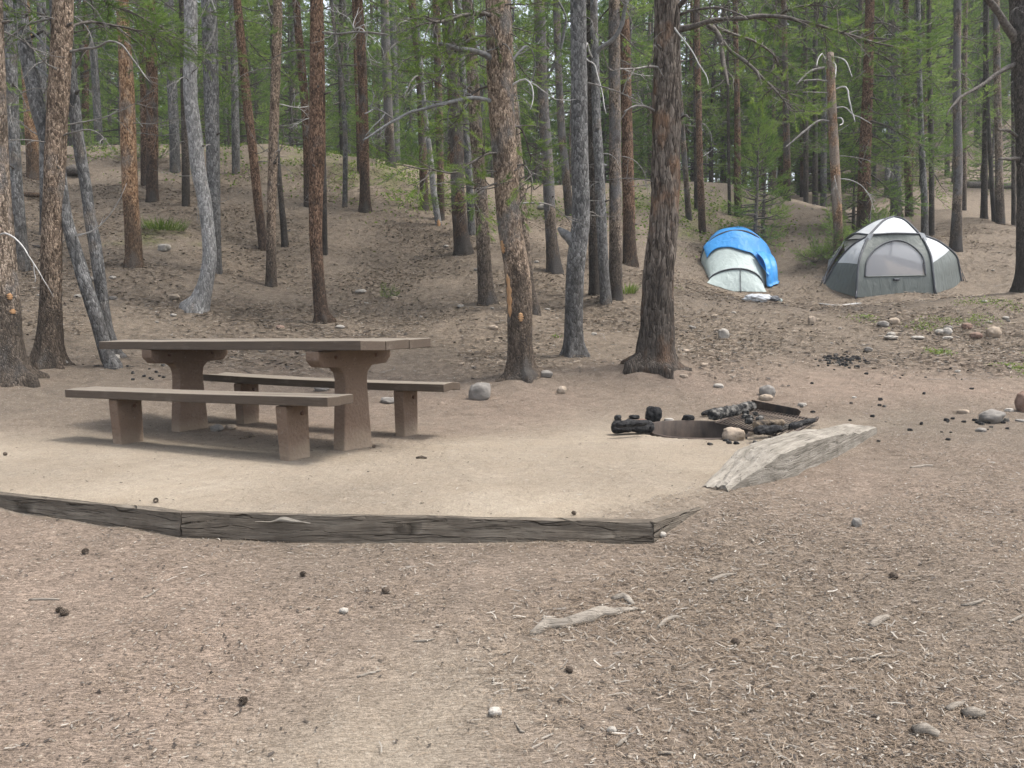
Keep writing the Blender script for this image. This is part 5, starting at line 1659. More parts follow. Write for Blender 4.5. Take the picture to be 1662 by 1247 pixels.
def burnt(p, q, r, mat, lab, seed, taper=0.85, name="burnt_log"):
    p, q = np.array(p, float), np.array(q, float)
    L = np.linalg.norm(q - p)
    root = (p + q) / 2
    t = np.linspace(0, 1, max(5, int(L / 0.012)))
    P = p + (q - p) * t[:, None] - root
    P = P + 0.14 * r * np.stack([vnoise(np.stack([t * 5 + seed, 0 * t, 0 * t], -1), 1)] * 3, -1)
    R = r * (1 - (1 - taper) * t) * (1 - 0.35 * np.exp(-t * L / 0.012) - 0.45 * np.exp(-(1 - t) * L / 0.012))

    def disp(a, pts, rad, dirs):
        s = (dirs * 1.9 + pts[:, None, :] / r * 0.24).reshape(-1, 3) + seed * 2.7
        c = np.abs(fbm(s * 2.4, 3, 4)).reshape(len(pts), -1)
        return 1 + 0.20 * fbm(s, 2, seed).reshape(len(pts), -1) + 0.26 * fbm(s * 3.1 + 4, 3, seed + 3).reshape(len(pts), -1) - 0.40 * np.maximum(0, 0.2 - c) * 3
    g = Geo()
    add_tube(g, P, R, 22, 0, True, disp)
    return tag(g.build(name, M[mat], loc=root), lab, "log")


def ogp(px, py, z):
    return on_plane(px, py, z)


burnt(ogp(994, 694, .055), ogp(1061, 693, .05), 0.052, 'char', "thick charred log lying on the sand by the ring's rim", 1)
burnt(ogp(1000, 690, .10), ogp(1050, 687, .10), 0.026, 'char', "thinner charred stick resting on top of the thick charred log", 2)
burnt(ogp(1153, 676, .10), ogp(1223, 659, .12), 0.050, 'char_ash', "long ash-grey charred log across the grate's far corner", 3)
burnt(ogp(1139, 673, .06), ogp(1166, 664, .10), 0.022, 'char', "thin black stick poking out past the long ash-grey log", 4)
burnt(ogp(1224, 691, .105), ogp(1271, 686, .105), 0.034, 'char_brown', "half-burnt brown log lying on the grate", 5)
burnt(ogp(1226, 700, .085), ogp(1268, 696, .085), 0.036, 'char', "black charred log at the grate's front beside the stone", 6)
burnt(ogp(1282, 692, .08), ogp(1322, 682, .075), 0.024, 'char', "black stick end along the grate's right bar", 7)
burnt(ogp(1265, 697, .05), ogp(1300, 690, .07), 0.030, 'char_ash', "ashy log stub between the grate and the bleached timber", 8)


def lump(name, p, sx, sy, sz, mat, lab=None, cat=None, group=None, seed=1, rz=0.0, rough=0.22, sink=0.25, sharp=0.0, res=14):
    """A stone or a chunk: a noisy rounded block sitting on the ground at p (its base point)."""
    k = np.linspace(-1, 1, res)
    g = Geo()
    U, Vv = np.meshgrid(k, k, indexing='ij')
    for ax in range(3):
        for s in (-1, 1):
            Q = np.zeros((res, res, 3))
            Q[..., (ax + 1) % 3], Q[..., (ax + 2) % 3], Q[..., ax] = U, Vv, s
            if s < 0:
                Q = Q[::-1]
            v = Q.reshape(-1, 3)
            sph = v / np.linalg.norm(v, axis=1)[:, None]
            v = sph * (1 - sharp) + v * 0.80 * sharp
            v = v * (1 + rough * fbm(sph * 1.3 + seed * 3.17, 3, seed % 50) + 0.25 * rough * fbm(sph * 5 + seed, 2, 3))[:, None]
            v = v * [sx, sy, sz]
            add_grid(g, v.reshape(res, res, 3))
    o = g.build(name, M[mat], loc=(p[0], p[1], p[2] + sz * (1 - 2 * sink)))
    weld(o, 1e-5)
    for f_ in o.data.polygons:
        f_.use_smooth = True
    o.rotation_euler = (0, 0, rz)
    return tag(o, lab, cat, group)


def m_stone(name, c1, c2, c3):
    m, nt, b = new_mat(name, 0.9, 0.2)
    v = coords(nt, rand=True)
    n1, n2 = noise(nt, v, 9, 5, 0.65), noise(nt, v, 70, 4, 0.75)
    col = mix(nt, ramp(nt, n1, [(0.35, (0, 0, 0)), (0.65, (1, 1, 1))]), c1, c2)
    col = mix(nt, ramp(nt, n2, [(0.55, (0, 0, 0)), (0.7, (1, 1, 1))]), col, c3)
    nt.links.new(col, b.inputs["Base Color"])
    bump(nt, b, mth(nt, 'ADD', n1, mth(nt, 'MULTIPLY', n2, 0.5)), 0.5, 0.008)
    return m


M['stone_grey'] = m_stone("grey granite", (0.13, 0.12, 0.11), (0.20, 0.185, 0.165), (0.09, 0.085, 0.08))
M['stone_pale'] = m_stone("pale stone", (0.22, 0.203, 0.178), (0.315, 0.293, 0.262), (0.17, 0.153, 0.13))
M['stone_tan'] = m_stone("tan stone", (0.20, 0.16, 0.12), (0.29, 0.24, 0.19), (0.14, 0.115, 0.09))
M['stone_red'] = m_stone("reddish stone", (0.13, 0.085, 0.066), (0.20, 0.14, 0.11), (0.09, 0.065, 0.055))

BURN = [(1060, 684, 29, 30, 'char', "blocky upright charcoal chunk standing behind the charred log", .5), (1003, 683, 15, 11, 'char', "small coal lump at the far end of the thick charred log", .4),
        (1117, 690, 24, 12, 'char', "flat black coal lump on the ring's far rim", .5), (1030, 680, 20, 7, 'char', "broken flat coal between two larger black chunks", .4)]
for k, (px, py, w, h, mt, lab, sh) in enumerate(BURN):
    p = gp(px, py)
    q = p[1] / F_PX
    lump("charcoal_chunk", p, w * q / 2 * 0.88, w * q / 2.6, h * q / 2 * 1.0, mt, lab, "charcoal", "charcoal lumps round the fire pit", 40 + k, k, 0.42, 0.12, sh * 0.6)

# ------------------------------------------------------------------ stones
STONES = [
 (779, 648, 36, 26, 'stone_grey', "squarish grey boulder beside the far bench's end"), (912, 639, 16, 11, 'stone_tan', "fist-sized tan stone right of the scarred pine's roots"),
 (886, 612, 22, 10, 'stone_grey', "flat grey stone against the scarred pine's root"), (1190, 714, 38, 20, 'stone_tan', "rounded tan stone on the fire ring's near rim"),
 (1245, 643, 25, 18, 'stone_grey', "dark-sided grey stone behind the grate, larger of two"), (1243, 650, 20, 9, 'stone_tan', "small yellowish stone touching the dark-sided one behind the grate"),
 (1042, 687, 18, 7, 'stone_red', "flat pinkish stone by the charcoal chunk"), (1609, 685, 40, 19, 'stone_grey', "long rounded grey stone among coal bits on the far right ground"),
 (1664, 668, 30, 32, 'stone_red', "dark stone cut by the photo's right edge"), (1317, 528, 12, 14, 'stone_tan', "upright tan stone in front of the grey tent"),
 (1450, 529, 18, 11, 'stone_tan', "round tan stone of the pair in front of the grey tent"), (1433, 531, 17, 9, 'stone_grey', "low grey stone of the pair in front of the grey tent"),
 (1174, 550, 18, 16, 'stone_pale', "pale blocky stone in front of the blue-topped tent"), (1612, 547, 22, 16, 'stone_tan', "large rounded tan stone, rightmost of the row"),
 (1584, 550, 20, 10, 'stone_red', "flat dark red stone next to the large rounded tan one"), (1569, 534, 16, 9, 'stone_red', "small rusty stone behind the flat dark red one"),
 (1526, 543, 16, 8, 'stone_pale', "white stone on the left of the white stone cluster"), (1537, 544, 15, 11, 'stone_pale', "leaning white stone in the middle of the white cluster"),
 (1539, 536, 14, 7, 'stone_grey', "greyish stone at the back of the white cluster"), (1538, 551, 16, 5, 'stone_pale', "flat white stone at the front of the white cluster"),
 (1446, 546, 14, 7, 'stone_pale', "pale low stone in the scattered line before the grey tent"), (1446, 551, 20, 5, 'stone_pale', "thin flat pale stone below the pale low stone"),
 (1489, 551, 21, 5, 'stone_pale', "long flat pale stone midway along the scattered line"), (1409, 571, 13, 8, 'stone_grey', "grey stone at the edge of the coal heap"),
 (266, 408, 19, 11, 'stone_pale', "flat grey-white stone by the tuft of grass on the left slope"), (283, 487, 16, 8, 'stone_tan', "tan stone on the left slope before the silvery bent trunk"),
 (104, 592, 13, 9, 'stone_pale', "pale stone beside the forked pine's foot"), (630, 655, 26, 10, 'stone_grey', "flat grey stone under the far bench"),
 (522, 634, 22, 8, 'stone_grey', "grey stone behind the far bench's seat"), (352, 700, 22, 10, 'stone_grey', "grey stone by the table's left pedestal"), (375, 697, 18, 8, 'stone_tan', "tan stone by the table's left pedestal"),
 (1074, 862, 14, 9, 'stone_pale', "upper of two pale pebbles at the timber corner"), (1075, 872, 12, 8, 'stone_pale', "lower of two pale pebbles at the timber corner"),
 (1390, 856, 16, 14, 'stone_grey', "angular grey pebble on the needle litter right of the bleached timber"), (804, 1161, 22, 12, 'stone_pale', "whitish pebble on the foreground soil below the twisted root"),
 (992, 1194, 16, 10, 'stone_pale', "small white pebble near the photo's bottom edge"), (558, 998, 16, 8, 'stone_pale', "white pebble on the reddish foreground soil"), (560, 442, 0, 0, '', ''),
 (880, 340, 16, 8, 'stone_pale', "pale stone on the slope behind the speckled pine"), (640, 487, 13, 6, 'stone_tan', "small tan stone near the green shrub"), (150, 460, 13, 7, 'stone_grey', "greenish grey stone behind the crossed leaning stems"),
 (586, 477, 18, 6, 'stone_pale', "broken white chip of stone on the slope left of the green shrub"), (800, 535, 16, 7, 'stone_tan', "tan stone in front of the brown dark-footed pine"), (455, 534, 14, 6, 'stone_red', "reddish stone on the slope just behind the table"),
 (552, 533, 15, 5, 'stone_pale', "flat pale stone beside the rust and grey scaly pine's foot"), (184, 487, 13, 6, 'stone_grey', "grey stone on the slope right of the bending pine"),
]
for k, (px, py, w, h, mt, lab) in enumerate(STONES):
    if not w:
        continue
    p = gp(px, py)
    q = p[1] / F_PX
    lump("stone", p, w * q / 2 * 1.05, w * q / 2 * 0.85, h * q / 2 * 1.25, mt, lab, "stone", "stones lying about the camp", 100 + k, 0.3 * math.sin(k), 0.26, 0.18, 0.12 if k % 3 else 0.3, 12)
rng = np.random.default_rng(77)
small = [lump("stone", (0, 0, 0), 0.05, 0.04, 0.025, mt, None, None, None, 300 + k, 0, 0.3, 0.25, 0.4, 8) for k, mt in enumerate(['stone_pale', 'stone_tan', 'stone_grey', 'stone_pale'])]
for k in range(110):
    if k < 45:
        px, py = rng.uniform(60, 1000), rng.uniform(360, 620)
    elif k < 75:
        px, py = rng.uniform(1110, 1340), rng.uniform(305, 400)
    else:
        px, py = rng.uniform(1050, 1662), rng.uniform(420, 720)
    p = gp(px, py)
    o = small[k] if k < 4 else small[k % 4].copy()
    if k >= 4:
        C.objects.link(o)
    s = rng.uniform(0.5, 1.3)
    o.location = (p[0], p[1], p[2] + 0.008 * s)
    o.scale = (s, s, s)
    o.rotation_euler = (0, 0, rng.random() * 6)
    lab = ("small stone lying on the needle-covered slope among the trunks" if k < 45 else "small stone on the bare gravelly knoll behind the tents" if k < 75 else "small stone on the flat ground between the fire pit and the tents")
    tag(o, lab, "stone", "small stones on the slope and the flat")

# coal bits
coal = [lump("coal_bit", (0, 0, 0), 0.035, 0.028, 0.024, 'char' if k < 3 else 'char_ash', None, None, None, 400 + k, 0, 0.35, 0.2, 0.5, 8) for k in range(4)]
rng = np.random.default_rng(78)
for k in range(150):
    if k < 70:
        px, py = rng.normal(1362, 24), rng.normal(586, 6.5)
        lab = "coal bit of the old fire heap between the fire pit and the tents"
    elif k < 100:
        px, py = rng.uniform(1290, 1662), rng.uniform(600, 720)
        lab = "coal bit scattered over the ground right of the fire pit"
    elif k < 118:
        px, py = rng.normal(1600, 26), rng.normal(688, 7)
        lab = "coal bit lying round the long rounded grey stone"
    elif k < 128:
        px, py = rng.normal(1215, 32), rng.normal(717, 4)
        lab = "coal bit on the sand along the ring's near rim"
    else:
        px, py = rng.uniform(205, 330), rng.uniform(585, 618)
        lab = "dark bit scattered behind the table's left end"
    p = gp(px, py)
    o = coal[k] if k < 4 else coal[int(rng.integers(0, 4))].copy()
    if k >= 4:
        C.objects.link(o)
    s = (rng.uniform(0.35, 1.0) if k < 70 else rng.uniform(0.3, 0.75)) if k < 128 else rng.uniform(0.4, 0.75)
    o.location = (p[0], p[1], p[2] + 0.012 * s)
    o.scale = (s, s * rng.uniform(.7, 1.2), s * rng.uniform(.7, 1.2))
    o.rotation_euler = (0, 0, rng.random() * 6)
    tag(o, lab, "charcoal", "coal bits on the ground")
# bits lying on the grate
for k in range(9):
    t, s_ = rng.uniform(0.05, 0.55), rng.uniform(0.1, 0.8)
    p = pb + gA + (gD - gA) * t + (gB - gA) * s_
    o = coal[3].copy()
    C.objects.link(o)
    o.location = tuple(p + [0, 0, 0.03])
    z_ = rng.uniform(0.5, 1.1)
    o.scale = (z_, z_, z_)
    o.rotation_euler = (0, 0, rng.random() * 6)
    tag(o, "ashy coal bit lying on the cooking grate's rods", "charcoal", "coal bits on the grate")


# ------------------------------------------------------------------ tents
def m_fabric(name, c, rough=0.55, trans=0.25, mott=0.06):
    m, nt, b = new_mat(name, rough, 0.35)
    v = coords(nt)
    n1 = noise(nt, v, 3.0, 4, 0.6)
    col = mix(nt, n1, tuple(x * (1 - mott * 2) for x in c), tuple(min(1, x * (1 + mott * 2)) for x in c))
    nt.links.new(col, b.inputs["Base Color"])
    w = noise(nt, coords(nt, (1, 1, 0.35)), 7, 3, 0.5, 0.6)
    bump(nt, b, w, 0.75, 0.04)
    if trans:
        tr = nt.nodes.new("ShaderNodeBsdfTranslucent")
        nt.links.new(col, tr.inputs[0])
        ms = nt.nodes.new("ShaderNodeMixShader")
        ms.inputs[0].default_value = trans
        nt.links.new(b.outputs[0], ms.inputs[1])
        nt.links.new(tr.outputs[0], ms.inputs[2])
        nt.links.new(ms.outputs[0], nt.nodes["Material Output"].inputs[0])
    return m


M['fab_white'] = m_fabric("white tent fabric", (0.50, 0.52, 0.54))
M['fab_green'] = m_fabric("grey-green tent fabric", (0.105, 0.118, 0.110), 0.6, 0.12)
M['fab_dark'] = m_fabric("dark grey trim", (0.050, 0.054, 0.062), 0.6, 0.0)
M['fab_mint'] = m_fabric("pale mint tent fabric", (0.40, 0.465, 0.45))
M['tarp_blue'] = m_fabric("blue tarp", (0.045, 0.27, 0.62), 0.45, 0.2, 0.10)
M['pole'] = simple("dark tent pole", (0.03, 0.032, 0.04), (0.06, 0.063, 0.072), 8, 0.45, 0.4)


def m_net():
    m, nt, b = new_mat("insect netting", 0.8, 0.2)
    b.inputs["Base Color"].default_value = (0.27, 0.28, 0.30, 1)
    t = nt.nodes.new("ShaderNodeBsdfTransparent")
    ms = nt.nodes.new("ShaderNodeMixShader")
    ms.inputs[0].default_value = 0.42
    nt.links.new(b.outputs[0], ms.inputs[1])
    nt.links.new(t.outputs[0], ms.inputs[2])
    nt.links.new(ms.outputs[0], nt.nodes["Material Output"].inputs[0])
    return m


M['net'] = m_net()


def curve(pts, n):
    Q, _ = resample(np.array(pts, float), 0.01)
    s = np.concatenate([[0], np.cumsum(np.linalg.norm(np.diff(Q, axis=0), axis=1))])
    t = np.linspace(0, s[-1], n)
    return np.stack([np.interp(t, s, Q[:, k]) for k in range(3)], -1)


def ruled(A, B, n, bulge=0.0, normal=(0, 0, 1)):
    """Fabric between two curves; (rows along curves, n across)."""
    t = np.linspace(0, 1, n)[None, :, None]
    G = A[:, None] * (1 - t) + B[:, None] * t
    return G + np.array(normal)[None, None] * (bulge * np.sin(PI * t)) * np.sin(np.linspace(0, PI, len(A)))[:, None, None]


fD = {k: gp(px, py) for k, (px, py) in {'FL': (1390, 483), 'FR': (1517, 480), 'L': (1335.5, 471.5), 'R': (1560.5, 470)}.items()}
DF = 0.5 * (fD['FL'][1] + fD['FR'][1])
DC = DF + 1.15                              # depth of the tent's middle
t2 = np.array([(1449 - 831) / F_PX * DC, DC])
a2 = 0.0
zr = tz(*t2) - 0.05


def gl(x, y):            # local ground height under the tent
    return tz(t2[0] + x, t2[1] + y) - zr + 0.02


def tp(px, py, D):       # a point of the tent seen at a pixel, at its own real depth
    return at_depth(px, py, D) - np.array([t2[0], t2[1], zr])


tent = empty("dome_tent", (t2[0], t2[1], zr), "grey and white dome tent with a big arched mesh door", "tent", rz=a2)
DS = DC - 0.1
foot = {'FL': tp(1390, 483, DF), 'FR': tp(1517, 480, DF), 'L': tp(1335.5, 471.5, DS), 'R': tp(1560.5, 470, DS)}
for k in foot:
    foot[k][2] = 0.5 * foot[k][2] + 0.5 * gl(foot[k][0], foot[k][1])
foot['BL'] = np.array([foot['FL'][0], 1.15, gl(foot['FL'][0], 1.15)])
foot['BR'] = np.array([foot['FR'][0], 1.15, gl(foot['FR'][0], 1.15)])
apex = tp(1451, 352.5, DC)
DH = DF + 0.50
hub = {'L': tp(1411, 382.5, DH), 'R': tp(1492.5, 381, DH)}
hub['LB'], hub['RB'] = hub['L'] * [1, -1, 1] + [0, 0, 0.02], hub['R'] * [1, -1, 1] + [0, 0, 0.02]
NR = 41
cFL = curve([foot['FL'], tp(1391.5, 454, DF + .05), tp(1394.5, 425, DF + .16), tp(1401.7, 402, DF + .32), hub['L']], NR)
cFR = curve([foot['FR'], tp(1514, 445.5, DF + .07), tp(1510, 416.6, DF + .2), tp(1502, 397, DF + .36), hub['R']], NR)
cL = curve([foot['L'], tp(1345.4, 448.4, DS), tp(1355.5, 431, DS - .05), tp(1371.4, 410.9, DS - .15), tp(1387, 396.4, DS - .3), hub['L']], NR)
cR = curve([foot['R'], tp(1557, 440, DS), tp(1553, 419.5, DS - .05), tp(1543, 407, DS - .12), tp(1521, 391.5, DS - .3), hub['R']], NR)
cLb = curve([foot['L']] + [np.array([p[0], -p[1] - 0.15 * k / 5, p[2]]) for k, p in enumerate(cL[8:40:8])] + [hub['LB']], NR)
cRb = curve([foot['R']] + [np.array([p[0], -p[1] - 0.15 * k / 5, p[2]]) for k, p in enumerate(cR[8:40:8])] + [hub['RB']], NR)
cBL = curve([foot['BL']] + [p * [1, -1, 1] for p in cFL[8:40:8]] + [hub['LB']], NR)
cBR = curve([foot['BR']] + [p * [1, -1, 1] for p in cFR[8:40:8]] + [hub['RB']], NR)
kF = curve([hub['L'], tp(1430, 381.3, DH - .09), tp(1451, 380, DH - .12), tp(1474, 380.3, DH - .09), hub['R']], NR)
kB = curve([hub['LB'], (0, 0.70, hub['LB'][2] + 0.06), hub['RB']], NR)
kSL = curve([hub['L'], hub['L'] * [1.06, 0, 1] + [0, 0, 0.09], hub['LB']], NR)
kSR = curve([hub['R'], hub['R'] * [1.06, 0, 1] + [0, 0, 0.09], hub['RB']], NR)
rdg = {k: curve([hub[k], hub[k] * 0.45 + apex * 0.55 + [0, 0, 0.085], apex], NR) for k in hub}


def panel(name, G, mat, parent=tent, flip=False):
    g = Geo()
    add_grid(g, G[::-1] if flip else G)
    return g.build(name, M[mat], parent)


def split(nm, A, B, ta, tb, bulge, nrm):
    """Wall panel split into a dark lower part and a white upper part along a slanted seam."""
    G = ruled(A, B, 21, bulge, nrm)
    s = np.linspace(0, 1, len(A))
    lo, hi = np.zeros((16, 21, 3)), np.zeros((26, 21, 3))
    for j in range(21):
        f = j / 20
        c = ta * (1 - f) + tb * f
        for out, s0, s1 in ((lo, 0, c), (hi, c, 1)):
            q = np.linspace(s0, s1, len(out))
            for k in range(3):
                out[:, j, k] = np.interp(q, s, G[:, j, k])
    panel("lower_wall", lo, 'fab_green')
    panel("upper_wall", hi, 'fab_white')


split("left", cL, cFL, 0.40, 0.47, -0.04, (0.8, 0.5, -0.3))
split("right", cFR, cR, 0.47, 0.47, -0.04, (-0.8, 0.5, -0.3))
split("left back", cBL, cLb, 0.45, 0.42, -0.03, (0.8, -0.5, -0.3))
split("right back", cRb, cBR, 0.45, 0.45, -0.03, (-0.8, -0.5, -0.3))
split("back", cBR, cBL, 0.45, 0.45, 0.02, (0, 1, 0))
for nm, K_, A_, B_ in (("f", kF, rdg['L'], rdg['R']), ("b", kB, rdg['LB'], rdg['RB']), ("l", kSL, rdg['L'], rdg['LB']), ("r", kSR, rdg['R'], rdg['RB'])):
    G = np.zeros((NR, NR, 3))
    for i in range(NR):
        f = i / (NR - 1)
        # base curve shrinks to the apex between the two ridges
        w = np.linspace(0, 1, NR)[:, None]
        line = A_[i] * (1 - w) + B_[i] * w
        sag = K_ - (K_[0] * (1 - w) + K_[-1] * w)
        G[i] = line + sag * (1 - f)
    panel("roof_panel", G, 'fab_white')
# front: solid panel with an arched netting door
GF = ruled(cFL, cFR, 61, 0.0)
top = kF - (kF[0][None] * (1 - np.linspace(0, 1, NR)[:, None]) + kF[-1][None] * np.linspace(0, 1, NR)[:, None])
topi = np.stack([np.interp(np.linspace(0, 1, 61), np.linspace(0, 1, NR), top[:, k]) for k in range(3)], -1)
GF = GF + (np.linspace(0, 1, NR)[:, None, None] ** 4) * topi[None]
GFf = np.zeros((121, 121, 3))
iu, iv = np.linspace(0, 1, NR), np.linspace(0, 1, 61)
tmp = np.zeros((121, 61, 3))
for j in range(61):
    for k in range(3):
        tmp[:, j, k] = np.interp(np.linspace(0, 1, 121), iu, GF[:, j, k])
for i in range(121):
    for k in range(3):
        GFf[i, :, k] = np.interp(np.linspace(0, 1, 121), iv, tmp[i, :, k])
GF = GFf
t_, s_ = np.meshgrid(np.linspace(0, 1, 121), np.linspace(-1, 1, 121), indexing='ij')


def arch(tt):            # half width of the door opening at height fraction tt
    return np.where((tt > 0.29) & (tt < 0.88), 0.82 * np.sqrt(np.clip(1 - np.maximum(0, (tt - 0.46) / 0.42) ** 2, 0, 1)), 0.0)


ins = np.abs(s_) < arch(t_)
cell = ins[:-1, :-1] & ins[1:, :-1] & ins[:-1, 1:] & ins[1:, 1:]
idx = np.arange(121 * 121).reshape(121, 121)
quads = np.stack([idx[:-1, :-1], idx[:-1, 1:], idx[1:, 1:], idx[1:, :-1]], -1)
g = Geo()
g.add(GF.reshape(-1, 3), quads[~cell].reshape(-1, 4))
door = g.build("front_panel", M['fab_green'], tent)
g = Geo()
g.add(GF.reshape(-1, 3) + np.array([0, 0.012, 0]), quads[cell].reshape(-1, 4))
net = g.build("mesh_door", M['net'], tent)


def onfront(s, t):
    x, y = t * 120, (s + 1) / 2 * 120
    i, j = min(int(x), 119), min(int(y), 119)
    fx, fy = x - i, y - j
    return GF[i, j] * (1 - fx) * (1 - fy) + GF[i + 1, j] * fx * (1 - fy) + GF[i, j + 1] * (1 - fx) * fy + GF[i + 1, j + 1] * fx * fy


bd = [(-0.80, t) for t in np.linspace(0.285, 0.46, 10)] + [(s, 0.46 + 0.42 * math.sqrt(max(0, 1 - (s / 0.80) ** 2))) for s in 0.8 * np.sin(np.linspace(-PI / 2, PI / 2, 40))] + [(0.80, t) for t in np.linspace(0.46, 0.285, 10)]
g = Geo()
add_tube(g, np.array([onfront(*q) for q in bd]) + [0, -0.008, 0], 0.018, 8)
g.build("door_zip", M['fab_dark'], net)
g = Geo()
add_tube(g, np.array([onfront(s, 0.285) for s in np.linspace(-0.8, 0.8, 20)]) + [0, -0.006, 0], 0.012, 8)
g.build("door_hem", M['fab_green'], net)
# oval dark patch below the door (a sewn tag)
g = Geo()
P = np.array([onfront(s, 0.235) for s in (-0.06, 0.0, 0.10)])
V, Q, cp = tube(P + [0, -0.012, 0], 0.026, 10)
g.add(V, Q)
g.L.append(cp.ravel()); g.N.append(np.full(len(cp), 3)); g.M.append(np.full(len(cp), 0))
g.build("tag", M['fab_dark'], door)
for A_, B_ in ((cFL, rdg['L']), (cFR, rdg['R']), (cL, None), (cR, None), (cLb, None), (cRb, None), (cBL, rdg['LB']), (cBR, rdg['RB'])):
    g = Geo()
    out = np.array([0, 0, 0.0])
    c0 = np.array([0, 0, 0.3])
    P = A_ if B_ is None else np.vstack([A_, B_[1:]])
    dv = P - c0
    dv /= np.linalg.norm(dv, axis=1)[:, None]
    add_tube(g, P + dv * 0.010, 0.026 if B_ is not None else 0.024, 8)
    g.build("pole_sleeve", M['fab_dark'], tent)
for K_ in (kF, kB, kSL, kSR):
    g = Geo()
    add_tube(g, K_ + [0, 0, 0.012], 0.024, 8)
    g.build("pole_sleeve", M['fab_dark'], tent)
for k in ('L', 'R'):     # white webbing and dark clips at the hubs
    sx = -1 if k == 'L' else 1
    g = Geo()
    h = hub[k]
    G = np.array([[h + [-.10 * sx * 0 + sx * .16, -.02, -.16], h + [sx * .02, -.06, -.13]], [h + [sx * .06, -.05, .0], h + [-sx * .06, -.07, .02]]])
    add_grid(g, G + np.array([0, -0.03, 0.02]))
    g.build("corner_patch", M['fab_white'], tent)
for k, (x, y) in foot.items() if False else [(k, v[:2]) for k, v in foot.items()]:
    g = Geo()
    z = gl(x, y)
    add_tube(g, np.array([[x, y, z + 0.16], [x * 1.02, y * 1.03, z + 0.02], [x * 1.03, y * 1.05, z - 0.04]]), 0.010, 6)
    g.build("pole_foot", M['pole'], tent)
# guy line corners left and right
for k, sx in (('L', -1), ('R', 1)):
    g = Geo()
    q = (cL if k == 'L' else cR)[14]
    e = foot[k] + [sx * 0.10, -0.05, 0.0]
    add_tube(g, np.array([q, (q + e) / 2, e]), 0.006, 5)
    g.build("guy_line", M['pole'], tent)

# the blue-topped tent
D1f = gp(1192, 476)[1]
D1 = D1f + 1.3
c1 = np.array([(1191 - 831) / F_PX * D1, D1])
a1 = math.atan2(-c1[0], c1[1]) * 0.8
z1 = tz(*c1) - 0.03
tent1 = empty("hoop_tent", (c1[0], c1[1], z1), "small pale mint hoop tent with its top under a blue tarp", "tent", rz=a1)


def gl1(x, y):
    w = np.array([c1[0] + x * math.cos(a1) - y * math.sin(a1), c1[1] + x * math.sin(a1) + y * math.cos(a1)])
    return tz(*w) - z1 + 0.015


def hoop(y, hw, h, n=49, p=2.0, cx=0.0):
    a = np.linspace(0, PI, n)
    x = -np.cos(a) * hw
    zz = np.sin(a) ** (2 / p * 0.95)
    return np.stack([cx + np.sign(x) * np.abs(x / hw) ** 0.92 * hw, np.full(n, y), np.array([gl1(cx + q, y) for q in x]) * (1 - zz) + h * zz], -1)


h1 = at_depth(1191, 375, D1)[2] - z1
w1 = 54.5 * D1 / F_PX
h2 = at_depth(1194, 437, D1 - 1.02)[2] - z1
H1 = hoop(0.05, w1, h1)
H2 = hoop(-1.02, 42 * (D1 - 1) / F_PX, h2, cx=-0.03)
w2 = 42 * (D1 - 1) / F_PX
def loft(A, B, n, mid=0.0):
    t = np.linspace(0, 1, n)[:, None, None]
    G = A[None] * (1 - t) + B[None] * t
    return G + np.array([0, 0, mid]) * np.sin(PI * t) * np.sin(np.linspace(0, PI, len(A)))[None, :, None]


panel("body", loft(H1, H2, 22, -0.03), 'fab_mint', tent1)
H3 = hoop(1.75, 0.5, 0.42 + gl1(0, 1.75))
panel("rear_body", loft(H3, H1, 26, 0.06), 'fab_mint', tent1)
H3b = H3.copy()
H3b[:, 2] = [gl1(x, 1.9) for x in H3[:, 0]]
H3b[:, 1] = 2.0
panel("rear_wall", loft(H3b, H3, 8), 'fab_mint', tent1)
fr = H2.copy()
fr[:, 1] = -1.30 + 0.10 * (fr[:, 0] / w2) ** 2
fr[:, 0] = (fr[:, 0] - 0.05) * 1.10 + 0.05
fr[:, 2] = [gl1(x, y) for x, y in fr[:, :2]]
panel("front_wall", loft(H2, fr, 14, 0.02), 'fab_mint', tent1)
for nm, Hh, r in (("pole", H1, 0.026), ("pole", H2, 0.020), ("pole", H3, 0.02)):
    g = Geo()
    add_tube(g, Hh + [0, -0.012, 0.010], r, 8)
    g.build("pole", M['fab_dark'], tent1)
g = Geo()
P = np.stack([np.full(12, 0.05), np.linspace(-1.03, -1.31, 12), np.linspace(h2 + 0.01, gl1(.05, -1.3) + 0.01, 12)], -1)
add_tube(g, P + [0, -0.012, 0.004], 0.007, 6)
g.build("zip", M['fab_dark'], tent1)
g = Geo()
add_tube(g, np.array([[0.05, -1.33, gl1(.05, -1.33) + 0.10], [0.05, -1.38, gl1(.05, -1.38) - 0.03]]), 0.012, 6)
g.build("front_peg", M['pole'], tent1)
